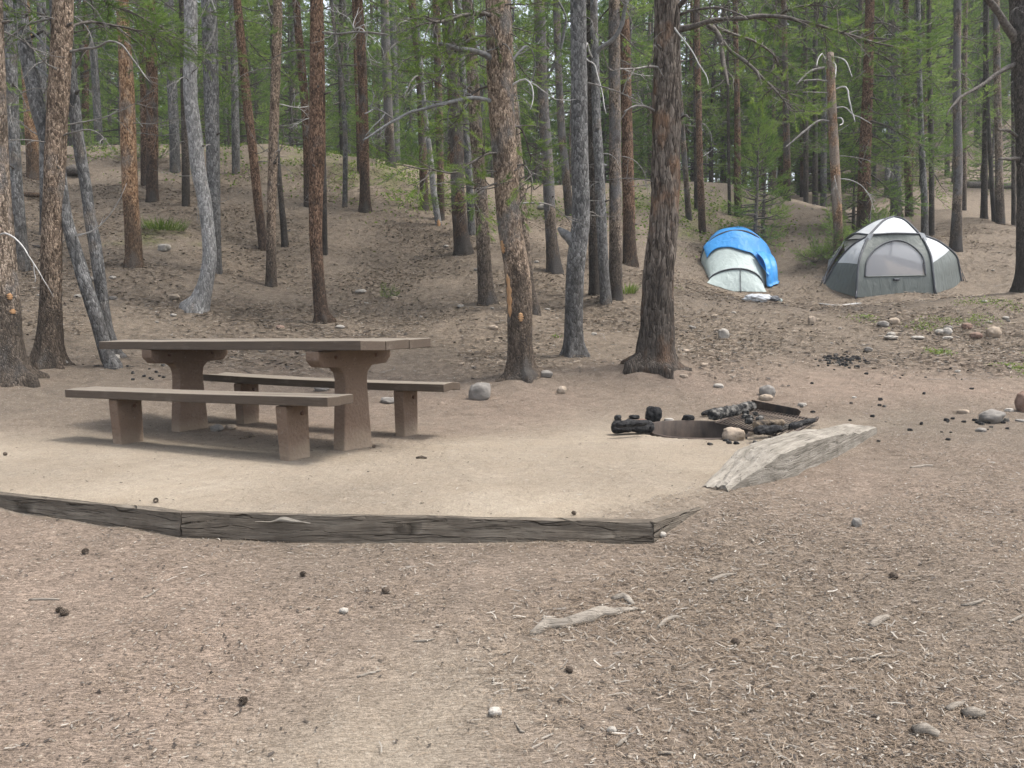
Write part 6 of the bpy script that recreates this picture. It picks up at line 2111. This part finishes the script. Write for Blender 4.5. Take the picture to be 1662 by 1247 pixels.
# the tarp thrown over the hoop and trailing to the ground on its right
n = 57
m_ = 40
tarp = Geo()
G = np.zeros((m_, n, 3))
for i in range(m_):
    v = i / (m_ - 1)
    for j in range(n):
        s = j / (n - 1)
        # angle range: from the left flank to far down the right flank
        yfront = -0.40 - 0.12 * sstep(0.35, 0.6, s) - 0.36 * sstep(0.62, 0.95, s) + 0.05 * math.sin(9 * s)
        y = yfront + (1.35 - yfront) * v
        a0, a1_ = 0.48, 2.80
        a = a0 + (a1_ - a0) * s
        if y < 0.05:
            t = (0.05 - y) / 1.07
            hw, h = w1 + (w2 - w1) * t, h1 + (h2 - h1) * t
        else:
            t = (y - 0.05) / 1.7
            hw, h = w1 + (0.5 - w1) * t, h1 + (0.42 + gl1(0, 1.75) - h1) * t + 0.06 * math.sin(PI * t)
        zz = max(0.0, math.sin(a)) ** 0.95
        cx = -math.cos(a)
        x = math.copysign(abs(cx) ** 0.92, cx) * hw
        z = h * zz + gl1(x, y) * (1 - zz)
        nrm = np.array([cx, 0.0, math.sin(a)])
        p = np.array([x, y, z]) + nrm * (0.022 + 0.016 * (1 + vnoise(np.array([[s * 9, v * 3, 0.0]]), 3)[0]) + 0.012 * math.sin(14 * s + 7 * v))
        # right end slides outward onto the ground
        out = sstep(0.80, 1.0, s)
        p = p + np.array([0.03 * out, -0.12 * out * (1 - v), 0])
        G[i, j] = p
add_grid(tarp, G)
# trailing tongue down the right front
ng = 30
Gt = np.zeros((ng, 9, 3))
zq = h1 / 1.36
top_l, top_r = np.array([0.40, -0.62, 0.60 * zq]), np.array([0.69, -0.12, 0.66 * zq])
bot_l, bot_r = np.array([0.68, -1.02, gl1(.68, -1.02)]), np.array([0.96, -0.72, gl1(.96, -.72)])
for i in range(ng):
    t = i / (ng - 1)
    for j in range(9):
        s = j / 8
        p = (top_l * (1 - s) + top_r * s) * (1 - t) + (bot_l * (1 - s) + bot_r * s) * t
        p = p + np.array([0.05, -0.10, 0.07]) * math.sin(PI * min(1, t * 1.1)) + np.array([0.02, -0.03, 0.01]) * math.sin(s * 13 + t * 5)
        p[2] = max(p[2], gl1(p[0], p[1]) + 0.015 + 0.02 * math.sin(j * 2.1 + i) ** 2)
        Gt[i, j] = p
add_grid(tarp, Gt)
tp = tarp.build("tarp", M['tarp_blue'], loc=(c1[0], c1[1], z1))
tp.rotation_euler = (0, 0, a1)
tag(tp, "bright blue tarp draped over the small tent's top and trailing on the ground", "tarp")
sm = tp.modifiers.new("thickness", 'SOLIDIFY')
sm.thickness = 0.004
# crumpled gear beside it
p = gp(1228, 490)
lump("bag", p, 0.24, 0.15, 0.085, 'fab_white', "crumpled whitish stuff sack on the ground before the blue-topped tent", "bag", None, 61, 0.3, 0.5, 0.2, 0.2, 22)
p = gp(1250, 490)
lump("jacket", p, 0.20, 0.14, 0.075, 'fab_dark', "crumpled dark grey cloth beside the whitish stuff sack", "cloth", None, 62, -0.5, 0.5, 0.2, 0.2, 22)
p = gp(1266, 491)
lump("bottle", p, 0.05, 0.045, 0.05, 'fab_mint', "small pale bottle at the end of the crumpled dark cloth", "bottle", None, 63, -0.5, 0.1, 0.2, 0.2, 10)

# ------------------------------------------------------------------ sticks, the twisted root, fallen logs, cones
M['drift'] = m_timber("bleached driftwood", (0.11, 0.096, 0.08), (0.215, 0.19, 0.16), (0.34, 0.31, 0.265), 1.4, 0.0)
r0 = gp(940, 1018)
P, R = [], []
for px, py, w in [(860, 1036, 8), (872, 1028, 17), (888, 1020, 22), (910, 1017, 20), (932, 1015, 21), (955, 1010, 25), (975, 1002, 24), (992, 998, 18), (1012, 996, 11), (1036, 993, 5)]:
    q = gp(px, py)
    r = w * q[1] / F_PX / 2
    P.append(q + [0, 0, r * 0.35] - r0)
    R.append(r * 0.9)
Q, R2 = resample(np.array(P), 0.012, R)
g = Geo()
add_tube(g, Q, R2.ravel(), 20, 0, True, lambda a, p, r, d: 1 + 0.26 * fbm((d * 1.2 + p[:, None, :] * 9).reshape(-1, 3), 3, 5).reshape(len(p), -1) + 0.10 * np.cos(a * 3 + p[:, :1] * 7))
rt_ = g.build("dead_root", M['drift'], loc=r0)
tag(rt_, "twisted bleached dead root lying on the foreground soil", "root")


def stick(pts, lab, mat='drift', grp=None, name="stick"):
    c = gp(*pts[len(pts) // 2][:2])
    P = np.array([gp(px, py) + [0, 0, w * 0.0008] for px, py, w in pts]) - c
    R = np.array([w * np.linalg.norm(c) / F_PX / 2 for _, _, w in pts])
    Q, R2 = resample(P, 0.02, R)
    g = Geo()
    add_tube(g, Q, np.maximum(R2.ravel(), 0.0012), 7, 0, True, lambda a, p, r, d: 1 + 0.2 * vnoise((d + p[:, None, :] * 16).reshape(-1, 3), 5).reshape(len(p), -1))
    return tag(g.build(name, M[mat], loc=c), lab, "stick", grp)


for pts, lab, mt in [
 ([(1068, 1022, 6), (1080, 1012, 8), (1094, 1005, 8), (1106, 1004, 4)], "curved thick twig just right of the twisted root", 'drift'),
 ([(994, 978, 9), (1012, 975, 12), (1028, 985, 8)], "short crooked grey piece behind the twisted root", 'drift'),
 ([(671, 1046, 2), (688, 1043, 5), (706, 1042, 2)], "straight pale twig left of the twisted root", 'drift'),
 ([(580, 1102, 4), (600, 1098, 5), (618, 1094, 3)], "dark brown twig on the pale foreground sand", 'drift'),
 ([(1412, 1021, 9), (1425, 1012, 14), (1441, 1005, 8)], "flat grey splinter of bark, broadest on the right foreground", 'drift'),
 ([(1416, 1067, 4), (1440, 1068, 5), (1462, 1066, 4)], "grey straight stick in the right foreground pile of splinters", 'drift'),
 ([(1384, 1077, 6), (1398, 1076, 7), (1412, 1077, 5)], "short grey splinter lying flat in the splinter pile", 'drift'),
 ([(1562, 1164, 12), (1580, 1166, 17), (1597, 1169, 10)], "thick pale wood chunk near the lower right corner", 'drift'),
 ([(1536, 1157, 7), (1550, 1152, 10), (1566, 1144, 5)], "tan curled bark strip beside the thick pale wood chunk", 'drift'),
 ([(1482, 1192, 14), (1502, 1195, 18), (1524, 1198, 11)], "half-buried grey wood lump at the lower right", 'drift'),
 ([(1246, 1198, 4), (1250, 1218, 5), (1260, 1228, 5), (1276, 1238, 5), (1290, 1246, 3)], "grey twig curling to the photo's bottom edge", 'drift'),
 ([(1068, 1226, 5), (1082, 1227, 6), (1096, 1228, 4)], "short tan twig at the bottom edge below the whitish pebble", 'drift'),
 ([(1254, 1055, 3), (1272, 1062, 5), (1290, 1063, 3)], "thin bent twig between the twisted root and the splinter pile", 'drift'),
 ([(1560, 984, 3), (1580, 982, 6), (1598, 979, 3)], "long grey twig on the right-hand litter", 'drift'),
 ([(1636, 1014, 3), (1650, 1006, 5), (1662, 1000, 4)], "grey stick reaching the photo's right edge", 'drift'),
 ([(1478, 760, 3), (1498, 758, 5), (1514, 757, 3)], "pale stick on the soil right of the bleached timber", 'drift'),
 ([(1330, 495, 3), (1362, 497, 3), (1384, 495, 4), (1398, 493, 2)], "thin bleached branch lying in front of the grey tent", 'twig_white'),
 ([(48, 978, 3), (70, 976, 4), (96, 974, 3)], "forked grey twig on the left foreground soil", 'drift'),
 ([(233, 973, 3), (243, 968, 4), (258, 960, 2)], "thin pale twig right of the forked grey twig", 'drift'),
 ([(836, 1178, 3), (846, 1192, 5), (852, 1196, 3)], "bent grey twig below the whitish pebble", 'drift'),
 ([(1000, 1216, 6), (1010, 1209, 8), (1020, 1204, 5)], "stubby pale stick at the foot of the photo", 'drift'),
 ([(1230, 905, 2), (1248, 900, 4), (1262, 898, 2)], "pale thin splinter right of the timber corner", 'drift'),
 ([(1150, 945, 4), (1170, 940, 8), (1192, 935, 4)], "bundle-like grey bark splinter below the timber corner", 'drift'),
 ([(676, 745, 5), (684, 744, 7), (692, 745, 4)], "dark wood chip on the sand in front of the far bench", 'char_brown'),
 ([(390, 713, 3), (402, 711, 5), (414, 709, 3)], "dark stick lying in the table's shade", 'char_brown'),
]:
    stick(pts, lab, mt)

rng = np.random.default_rng(55)
for k in range(46):
    px, py = (rng.uniform(120, 1010), rng.uniform(330, 610)) if k < 34 else (rng.uniform(1100, 1640), rng.uniform(420, 640))
    p = gp(px, py)
    o = link("dead_twig", DEAD['twig'][int(rng.integers(0, 7))], None, p + [0, 0, 0.03])
    q = rng.uniform(0.35, 0.9)
    o.scale = (q, q, q * 0.25)
    o.rotation_euler = (0, 0, rng.random() * 6)
    tag(o, "dead twig fallen on the needle-covered slope" if k < 34 else "dead twig lying on the flat ground round the tents", "twig", "dead twigs on the ground")
flog = [(1566, 308, 10, 31.5), (1600, 306, 10, 31.6), (1640, 305, 9, 31.8), (1700, 306, 8, 32)]
c = at_depth(1610, 306, 31.7)
P = np.array([at_depth(a, b_, d) for a, b_, _, d in flog])
for k in range(len(P)):
    P[k, 2] = tz(P[k, 0], P[k, 1]) + 0.12
c = P[1].copy()
g = Geo()
Q, R2 = resample(P - c, 0.15, [0.13, 0.125, 0.12, 0.11])
add_tube(g, Q, R2.ravel(), 12, 0, True, lambda a, p, r, d: 1 + 0.12 * fbm((d + p[:, None, :] * 5).reshape(-1, 3), 3, 5).reshape(len(p), -1))
tag(g.build("fallen_log", M['limb'], loc=c), "dark fallen trunk lying across the wooded slope behind the edge trees", "fallen log")
c = gp(122, 288)
g = Geo()
add_tube(g, np.array([[-.35, 0, .10], [0, -.05, .16], [.35, -.1, .12]]), [0.10, 0.15, 0.07], 12, 0, True, lambda a, p, r, d: 1 + 0.25 * fbm((d + p[:, None, :] * 5).reshape(-1, 3), 3, 5).reshape(len(p), -1))
tag(g.build("fallen_log", M['limb'], loc=c), "short dark log lump on the slope behind the bending grey pine", "fallen log")
c = gp(50, 322)
g = Geo()
add_tube(g, np.array([[-.5, 0, .05], [0, 0, .07], [.55, 0, .05]]), [0.05, 0.06, 0.04], 8)
tag(g.build("fallen_log", M['bark_orange'], loc=c), "rusty red fallen branch on the slope left of the forked pine", "fallen log")

M['cone'] = simple("pine cone", (0.05, 0.04, 0.034), (0.17, 0.135, 0.105), 90, 0.9, 0.1, 0.8, 0.006)
rng = np.random.default_rng(31)
g = Geo()
for k in range(70):
    z = (k + 0.5) / 70
    a = k * 2.399
    r = 0.019 * math.sin(PI * (0.12 + 0.8 * z)) + 0.003
    p = np.array([math.cos(a) * r * 0.6, math.sin(a) * r * 0.6, z * 0.05])
    d = np.array([math.cos(a), math.sin(a), 0.55])
    s = np.array([-math.sin(a), math.cos(a), 0])
    V = [p - s * 0.006, p + s * 0.006, p + d * 0.011 + s * 0.005, p + d * 0.011 - s * 0.005]
    V2 = [v + np.array([0, 0, 0.0025]) for v in V]
    g.add(V + V2, [[0, 1, 2, 3], [7, 6, 5, 4], [2, 6, 7, 3], [0, 3, 7, 4], [1, 5, 6, 2]])
cone_me = g.mesh("pine_cone", M['cone'], smooth=False)
CONES = [(253, 816, "pine cone on the sandy pad near the left timber"), (935, 838, "pine cone on the pad by the front timber's right half"), (135, 900, "pine cone on the soil below the left timber"),
         (1456, 945, "dark pine cone on the right-hand needle litter"), (487, 937, "small pine cone on the foreground soil under the long timber"), (90, 998, "dark pine cone left on the reddish soil"),
         (113, 1000, "pine cone touching the dark one on the reddish soil"), (1200, 1050, "pine cone between the twisted root and the splinter pile"), (400, 1143, "dark pine cone at the edge of the pale sand tongue"),
         (631, 968, "black little pine cone above the white twig"), (930, 1096, "pine cone below the middle of the twisted root"), (605, 728, "pine cone by the table's right pedestal"), (10, 740, "pine cone at the pad's far left")]
for px, py, lab in CONES:
    p = gp(px, py)
    o = link("pine_cone", cone_me, None, p + [0, 0, 0.009])
    o.rotation_euler = (1.4, rng.uniform(-.3, .3), rng.random() * 6)
    s = rng.uniform(0.38, 0.58)
    o.scale = (s, s, s)
    tag(o, lab, "pine cone")

# ------------------------------------------------------------------ loose litter on the ground (uncountable)
M['dry'] = m_foliage("dry needles", (0.105, 0.076, 0.052), (0.205, 0.156, 0.112), (0.325, 0.268, 0.205), 0.1)
M['chip'] = m_foliage("wood chips", (0.13, 0.115, 0.099), (0.225, 0.203, 0.174), (0.35, 0.325, 0.285), 0.05)


M['crumb'] = m_foliage("dark bark crumbs", (0.030, 0.024, 0.020), (0.050, 0.040, 0.033), (0.075, 0.06, 0.05), 0.02)


def litter_points(n, rng, dens):
    """Random ground points inside the view, kept by the density dens(x, y)."""
    out = []
    tot = 0
    while tot < n:
        m = n * 3
        y = rng.uniform(8, 24, m) if dens is far_d else 1.7 + 8.8 * rng.random(m) ** 1.5
        x = rng.uniform(-0.72, 0.72, m) * (y + 0.4)
        k = rng.random(m) < dens(x, y)
        out.append(np.stack([x[k], y[k]], -1))
        tot += k.sum()
    return np.vstack(out)[:n]


def near_d(x, y):
    d, _ = edge_dist(x, y)
    n = np.stack([x, y, 0 * x], -1)
    c = 0.5 + 1.3 * fbm(n * 1.7, 3, 51) + 0.7 * fbm(n * 7, 2, 52)
    pad = (d > 0) & (y < 7.2) & (x > -4.5) & (x < 1.05 + (y - 4.4) * 0.8)
    tong = np.exp(-(((x + 0.38 + (y - 2.2) * -0.35) / 0.42) ** 2 + ((y - 2.1) / 0.5) ** 2))
    c = c * (0.28 + 0.72 * sstep(-0.9, 1.1, x + 0.25 * (y - 3))) * (1 - 0.8 * tong)
    rr = np.hypot(x - RING_C[0], y - RING_C[1])
    return np.clip(np.where(pad, 0.05 + 0.05 * (c > 0.6) + 0.55 * np.exp(-(((x + 1.9) / 1.3) ** 2 + ((y - 6.15 + 0.5 * (x + 1.9)) / 0.55) ** 2)), c), 0, 1) * (rr > RING_R + 0.05)


def far_d(x, y):
    n = np.stack([x, y, 0 * x], -1)
    return np.clip(0.5 + fbm(n * 0.8, 3, 61), 0, 1) * sstep(8.2, 10.0, y) * np.clip((y / 15), 0, 1)


def flat_bits(name, mat, n, rng, dens, l0, l1, w0, w1, tone, bend=0.25, lift=0.004, label=None, two=False, tilt=0.12):
    P = litter_points(n, rng, dens)
    z = terrain(P[:, 0], P[:, 1])
    a = rng.random(n) * 2 * PI
    l = rng.uniform(l0, l1, n)
    w = rng.uniform(w0, w1, n)
    d = np.stack([np.cos(a), np.sin(a), rng.normal(0, tilt, n)], -1)
    s = np.stack([-np.sin(a), np.cos(a), rng.normal(0, 0.25, n)], -1)
    c = np.stack([P[:, 0], P[:, 1], z + lift + rng.random(n) * lift + np.abs(d[:, 2]) * l * 0.4], -1)
    b = (rng.normal(0, bend, n) * l)[:, None] * s
    V = np.stack([c - d * l[:, None] / 2 - s * w[:, None] / 2, c - d * l[:, None] / 2 + s * w[:, None] / 2,
                  c + b + s * w[:, None] / 2, c + b - s * w[:, None] / 2,
                  c + d * l[:, None] / 2 + s * w[:, None] * 0.3, c + d * l[:, None] / 2 - s * w[:, None] * 0.3], 1)
    base = np.arange(n)[:, None] * 6
    F = np.concatenate([base + [0, 1, 2, 3], base + [3, 2, 4, 5]])
    g = Geo()
    g.add(V.reshape(-1, 3), F, 0, np.repeat(np.clip(rng.normal(tone, 0.2, n), 0, 1), 6))
    return tag(g.build(name, M[mat], smooth=False, tint=True), kind='stuff')


rng = np.random.default_rng(99)
flat_bits("dry_needles", 'dry', 90000, rng, near_d, 0.015, 0.040, 0.0008, 0.0016, 0.45, 0.10)
flat_bits("wood_chips", 'chip', 15000, rng, near_d, 0.006, 0.022, 0.002, 0.0055, 0.45, 0.05, 0.004)
def drift_d(x, y):
    n = np.stack([x, y, 0 * x], -1)
    a = np.exp(-(((x - 0.82) / 0.34) ** 2 + ((y - 3.15) / 0.32) ** 2)) + 0.8 * np.exp(-(((x - 1.05) / 0.35) ** 2 + ((y - 2.62) / 0.22) ** 2)) + 0.6 * np.exp(-(((x - 0.22) / 0.35) ** 2 + ((y - 2.75) / 0.25) ** 2))
    a = a + 0.5 * np.exp(-(((x + 0.05) / 0.9) ** 2 + ((y - 3.42) / 0.10) ** 2)) + 0.5 * np.exp(-(((x - 0.3) / 0.4) ** 2 + ((y - 2.35) / 0.2) ** 2))
    return np.clip(a * (0.6 + 1.2 * fbm(n * 4, 3, 71)), 0, 1) * (edge_dist(x, y)[0] < -0.02)


flat_bits("chip_drift", 'chip', 750, rng, drift_d, 0.010, 0.050, 0.0022, 0.006, 0.50, 0.06, 0.005)
flat_bits("needle_drift", 'dry', 6000, rng, drift_d, 0.018, 0.05, 0.0009, 0.0018, 0.5, 0.10, 0.006)
flat_bits("dark_crumbs", 'crumb', 9000, rng, near_d, 0.006, 0.022, 0.003, 0.008, 0.4, 0.1, 0.004)
flat_bits("bark_flakes", 'chip', 420, rng, near_d, 0.018, 0.050, 0.0022, 0.006, 0.40, 0.05, 0.006)
flat_bits("hill_litter", 'chip', 30000, rng, far_d, 0.02, 0.06, 0.006, 0.016, 0.42, 0.1, 0.010)
flat_bits("hill_needles", 'dry', 80000, rng, far_d, 0.05, 0.13, 0.004, 0.009, 0.40, 0.2, 0.012)
flat_bits("bark_crumbs", 'crumb', 36000, rng, far_d, 0.02, 0.07, 0.012, 0.030, 0.4, 0.1, 0.010)

# green ground cover on the crests and small plants


def leaf_patch(name, pts, n, spread, size, seed, label=None, cat=None, h=0.12, mat='leaves'):
    rng = np.random.default_rng(seed)
    g = Geo()
    P = []
    for cx, cy, s in pts:
        P.append(np.stack([rng.normal(cx, s, n // len(pts)), rng.normal(cy, s * 1.3, n // len(pts))], -1))
    P = np.vstack(P)
    keep = fbm(np.stack([P[:, 0], P[:, 1], 0 * P[:, 0]], -1) * 1.3, 3, 66) > -0.12
    P = P[keep] if label is None else P
    z = terrain(P[:, 0], P[:, 1]) + rng.random(len(P)) * h
    k = len(P)
    d = rng.normal(size=(k, 3)) * [1, 1, 0.6]
    d /= np.linalg.norm(d, axis=1)[:, None]
    s = np.cross(d, rng.normal(size=(k, 3)))
    s /= np.linalg.norm(s, axis=1)[:, None]
    l = size * rng.uniform(0.6, 1.3, k)[:, None]
    c = np.stack([P[:, 0], P[:, 1], z], -1)
    V = np.stack([c - d * l, c + s * l * 0.45, c + d * l, c - s * l * 0.45], 1)
    o0 = c.mean(0) if label else np.zeros(3)
    g.add(V.reshape(-1, 3) - o0, np.arange(4 * k).reshape(-1, 4), 0, np.repeat(np.clip(rng.normal(0.5, 0.2, k), 0, 1), 4))
    o = g.build(name, M[mat], smooth=False, tint=True, loc=o0)
    return tag(o, label, cat) if label else tag(o, kind='stuff')


def pat(px, py, s):
    p = gp(px, py)
    return (p[0], p[1], s)


leaf_patch("ground_cover", [pat(150, 248, .9), pat(300, 252, 1.0), pat(410, 252, 1.0), pat(480, 262, 1.0), pat(540, 268, 1.2), pat(600, 275, 1.2), pat(640, 285, 1.3), pat(680, 300, 1.2), pat(660, 325, 1.0), pat(720, 330, 1.0), pat(1060, 320, 1.0), pat(1110, 340, 1.1), pat(1160, 350, 1.2), pat(1200, 370, 0.9), pat(1050, 360, 0.8), pat(870, 345, 0.7), pat(1590, 300, 1.5), pat(1620, 270, 2.0), pat(1560, 250, 2.2), pat(1500, 280, 2)], 12000, 1, 0.045, 3, h=0.10)
leaf_patch("ground_weeds", [pat(1640, 580, .16), pat(1655, 600, .12), pat(1500, 532, .12), pat(1580, 522, .15), pat(1540, 525, .15), pat(1585, 490, .2), pat(1640, 495, .2), pat(1525, 575, .08), pat(1400, 520, .1), pat(1080, 470, .15)], 2400, 1, 0.017, 4, h=0.05)


def tuft(px, py, n, l, spread, lab, cat, seed, mat='leaves', name="grass_tuft", up=0.7):
    rng = np.random.default_rng(seed)
    p = gp(px, py)
    g = Geo()
    a = rng.random(n) * 2 * PI
    r = spread * rng.random(n) ** 0.5
    b = np.stack([np.cos(a) * r, np.sin(a) * r, 0 * a - 0.01], -1)
    d = np.stack([np.cos(a) * 0.8 + rng.normal(0, .3, n), np.sin(a) * 0.8 + rng.normal(0, .3, n), up + rng.random(n) * 0.6], -1)
    d /= np.linalg.norm(d, axis=1)[:, None]
    ll = (l * rng.uniform(0.5, 1.1, n))[:, None]
    s = np.cross(d, [0, 0, 1.0])
    s /= np.linalg.norm(s, axis=1)[:, None] + 1e-9
    w = 0.006
    m_ = b + d * ll * 0.6
    t_ = b + d * ll + np.array([0, 0, -0.25]) * ll * 0.5
    V = np.stack([b - s * w, b + s * w, m_ + s * w * 0.8, m_ - s * w * 0.8, t_ + s * w * .2, t_ - s * w * .2], 1)
    k = np.arange(n)[:, None] * 6
    g.add(V.reshape(-1, 3), np.concatenate([k + [0, 1, 2, 3], k + [3, 2, 4, 5]]), 0, np.repeat(np.clip(rng.normal(0.55, 0.2, n), 0, 1), 6))
    return tag(g.build(name, M[mat], smooth=False, tint=True, loc=p), lab, cat)


tuft(265, 376, 420, 0.34, 0.42, "tuft of yellow-green grass between the stout orange pine and the bent trunk", "grass tuft", 5)
tuft(1018, 478, 120, 0.26, 0.16, "bright green leafy sprout at the foot of the tan pine of the close trio", "plant", 6, name="leafy_sprout", up=1.2)
tuft(905, 548, 40, 0.08, 0.06, "tiny green sprout left of the stubbed pine's foot", "plant", 8, name="leafy_sprout")


def shrub(px, py, w, h, n, seed, lab, bm=BOUGH_MID):
    rng = np.random.default_rng(seed)
    p = gp(px, py)
    r = empty("shrub", p, lab, "shrub")
    for k in range(n):
        o = link("bough", bm[k % 4], r, (rng.normal(0, w * 0.12), rng.normal(0, w * 0.12), 0.02))
        s = rng.uniform(0.6, 1.1) * max(w / 2, h)
        o.scale = (s, s, s)
        o.rotation_euler = (rng.uniform(-.5, .5), -rng.uniform(0.25, 1.25), k * 2.4)
    return r


shrub(630, 486, 0.45, 0.26, 12, 1, "small round green shrub alone on the slope behind the table", BOUGH)
shrub(1318, 432, 0.75, 0.62, 14, 2, "spiky green shrub between the tents left of the broken-topped pine")
shrub(1345, 425, 0.6, 0.75, 10, 3, "taller green shrub right against the broken-topped pine's foot")
shrub(1388, 400, 0.8, 0.95, 14, 4, "dark green shrub hugging the boughed pine's foot behind the grey tent")
for k, (px, py) in enumerate([(155, 243), (212, 262), (245, 268), (640, 262), (1238, 350), (1085, 300)]):
    shrub(px, py, 0.9, 0.75, 9, 20 + k, ["low green bush on the crest left of the stout orange pine", "low green bush right behind the stout orange pine", "low green bush behind the rusty touching pair",
          "low green bush on the mossy crest beside the brown pine", "low bush on the bare knoll behind the sapling", "low bush on the crest behind the big reddish pine"][k])


# ------------------------------------------------------------------ the far wood that reads as one mass
def far_wood():
    g = Geo()
    rng = np.random.default_rng(404)
    protos = []
    for k in range(4):
        c = crown_geo(300 + k, 11.5, 1.9, 58, 7, 0.24, 0.034, 0.36, 5, stem=True)
        V, L, Nn, Mm, T = np.vstack(c.V), np.concatenate(c.L), np.concatenate(c.N), np.concatenate(c.M), np.concatenate(c.T)
        zz = np.linspace(-6, 0.5, 5)
        t = Geo()
        add_tube(t, np.stack([0 * zz, 0 * zz, zz], -1), 0.15, 6, 2, cap=False)
        protos.append((V, L, Nn, Mm, T, t))
    n = 0
    while n < 330:
        D = 54 + 60 * rng.random()
        px = rng.uniform(-250, 1900)
        x = (px - 831) / F_PX * D
        V, L, Nn, Mm, T, t = protos[int(rng.integers(0, 4))]
        a, s = rng.random() * 6, rng.uniform(0.8, 1.3)
        Rm = np.array([[math.cos(a), -math.sin(a), 0], [math.sin(a), math.cos(a), 0], [0, 0, 1]]) * s
        low = rng.uniform(0.4, 3.0)
        o_ = np.array([x, D, tz(x, D) + low])
        g.V.append(V @ Rm.T + o_); g.L.append(L + g.n); g.N.append(Nn); g.M.append(Mm); g.T.append(np.clip(T + rng.normal(0, 0.12), 0, 1))
        g.n += len(V)
        tv = t.V[0] * [1, 1, low / 5.5] + o_
        g.V.append(tv); g.L.append(t.L[0] + g.n); g.N.append(t.N[0]); g.M.append(t.M[0]); g.T.append(t.T[0])
        g.n += len(tv)
        n += 1
    tag(g.build("far_wood", [M['needles_far'], M['limb'], M['bark_dark']], tint=True), kind='stuff')


far_wood()


# ------------------------------------------------------------------ thin pale air under the trees
g = Geo()
for lo, hi in (((-75, -6.5, -3), (75, 128, 52)),):
    x0, y0, z0 = lo
    x1, y1, z1_ = hi
    V = [(x, y, z) for z in (z0, z1_) for y in (y0, y1) for x in (x0, x1)]
    g.add(V, [[0, 2, 3, 1], [4, 5, 7, 6], [0, 1, 5, 4], [2, 6, 7, 3], [0, 4, 6, 2], [1, 3, 7, 5]])
hz_m = bpy.data.materials.new("haze")
hz_m.use_nodes = True
hn = hz_m.node_tree
hn.nodes.remove(hn.nodes["Principled BSDF"])
pv = hn.nodes.new("ShaderNodeVolumePrincipled")
pv.inputs["Color"].default_value = (0.86, 0.92, 0.96, 1)
pv.inputs["Density"].default_value = 0.0009
hn.links.new(pv.outputs[0], hn.nodes["Material Output"].inputs["Volume"])
tag(g.build("haze", hz_m, smooth=False), kind='stuff')
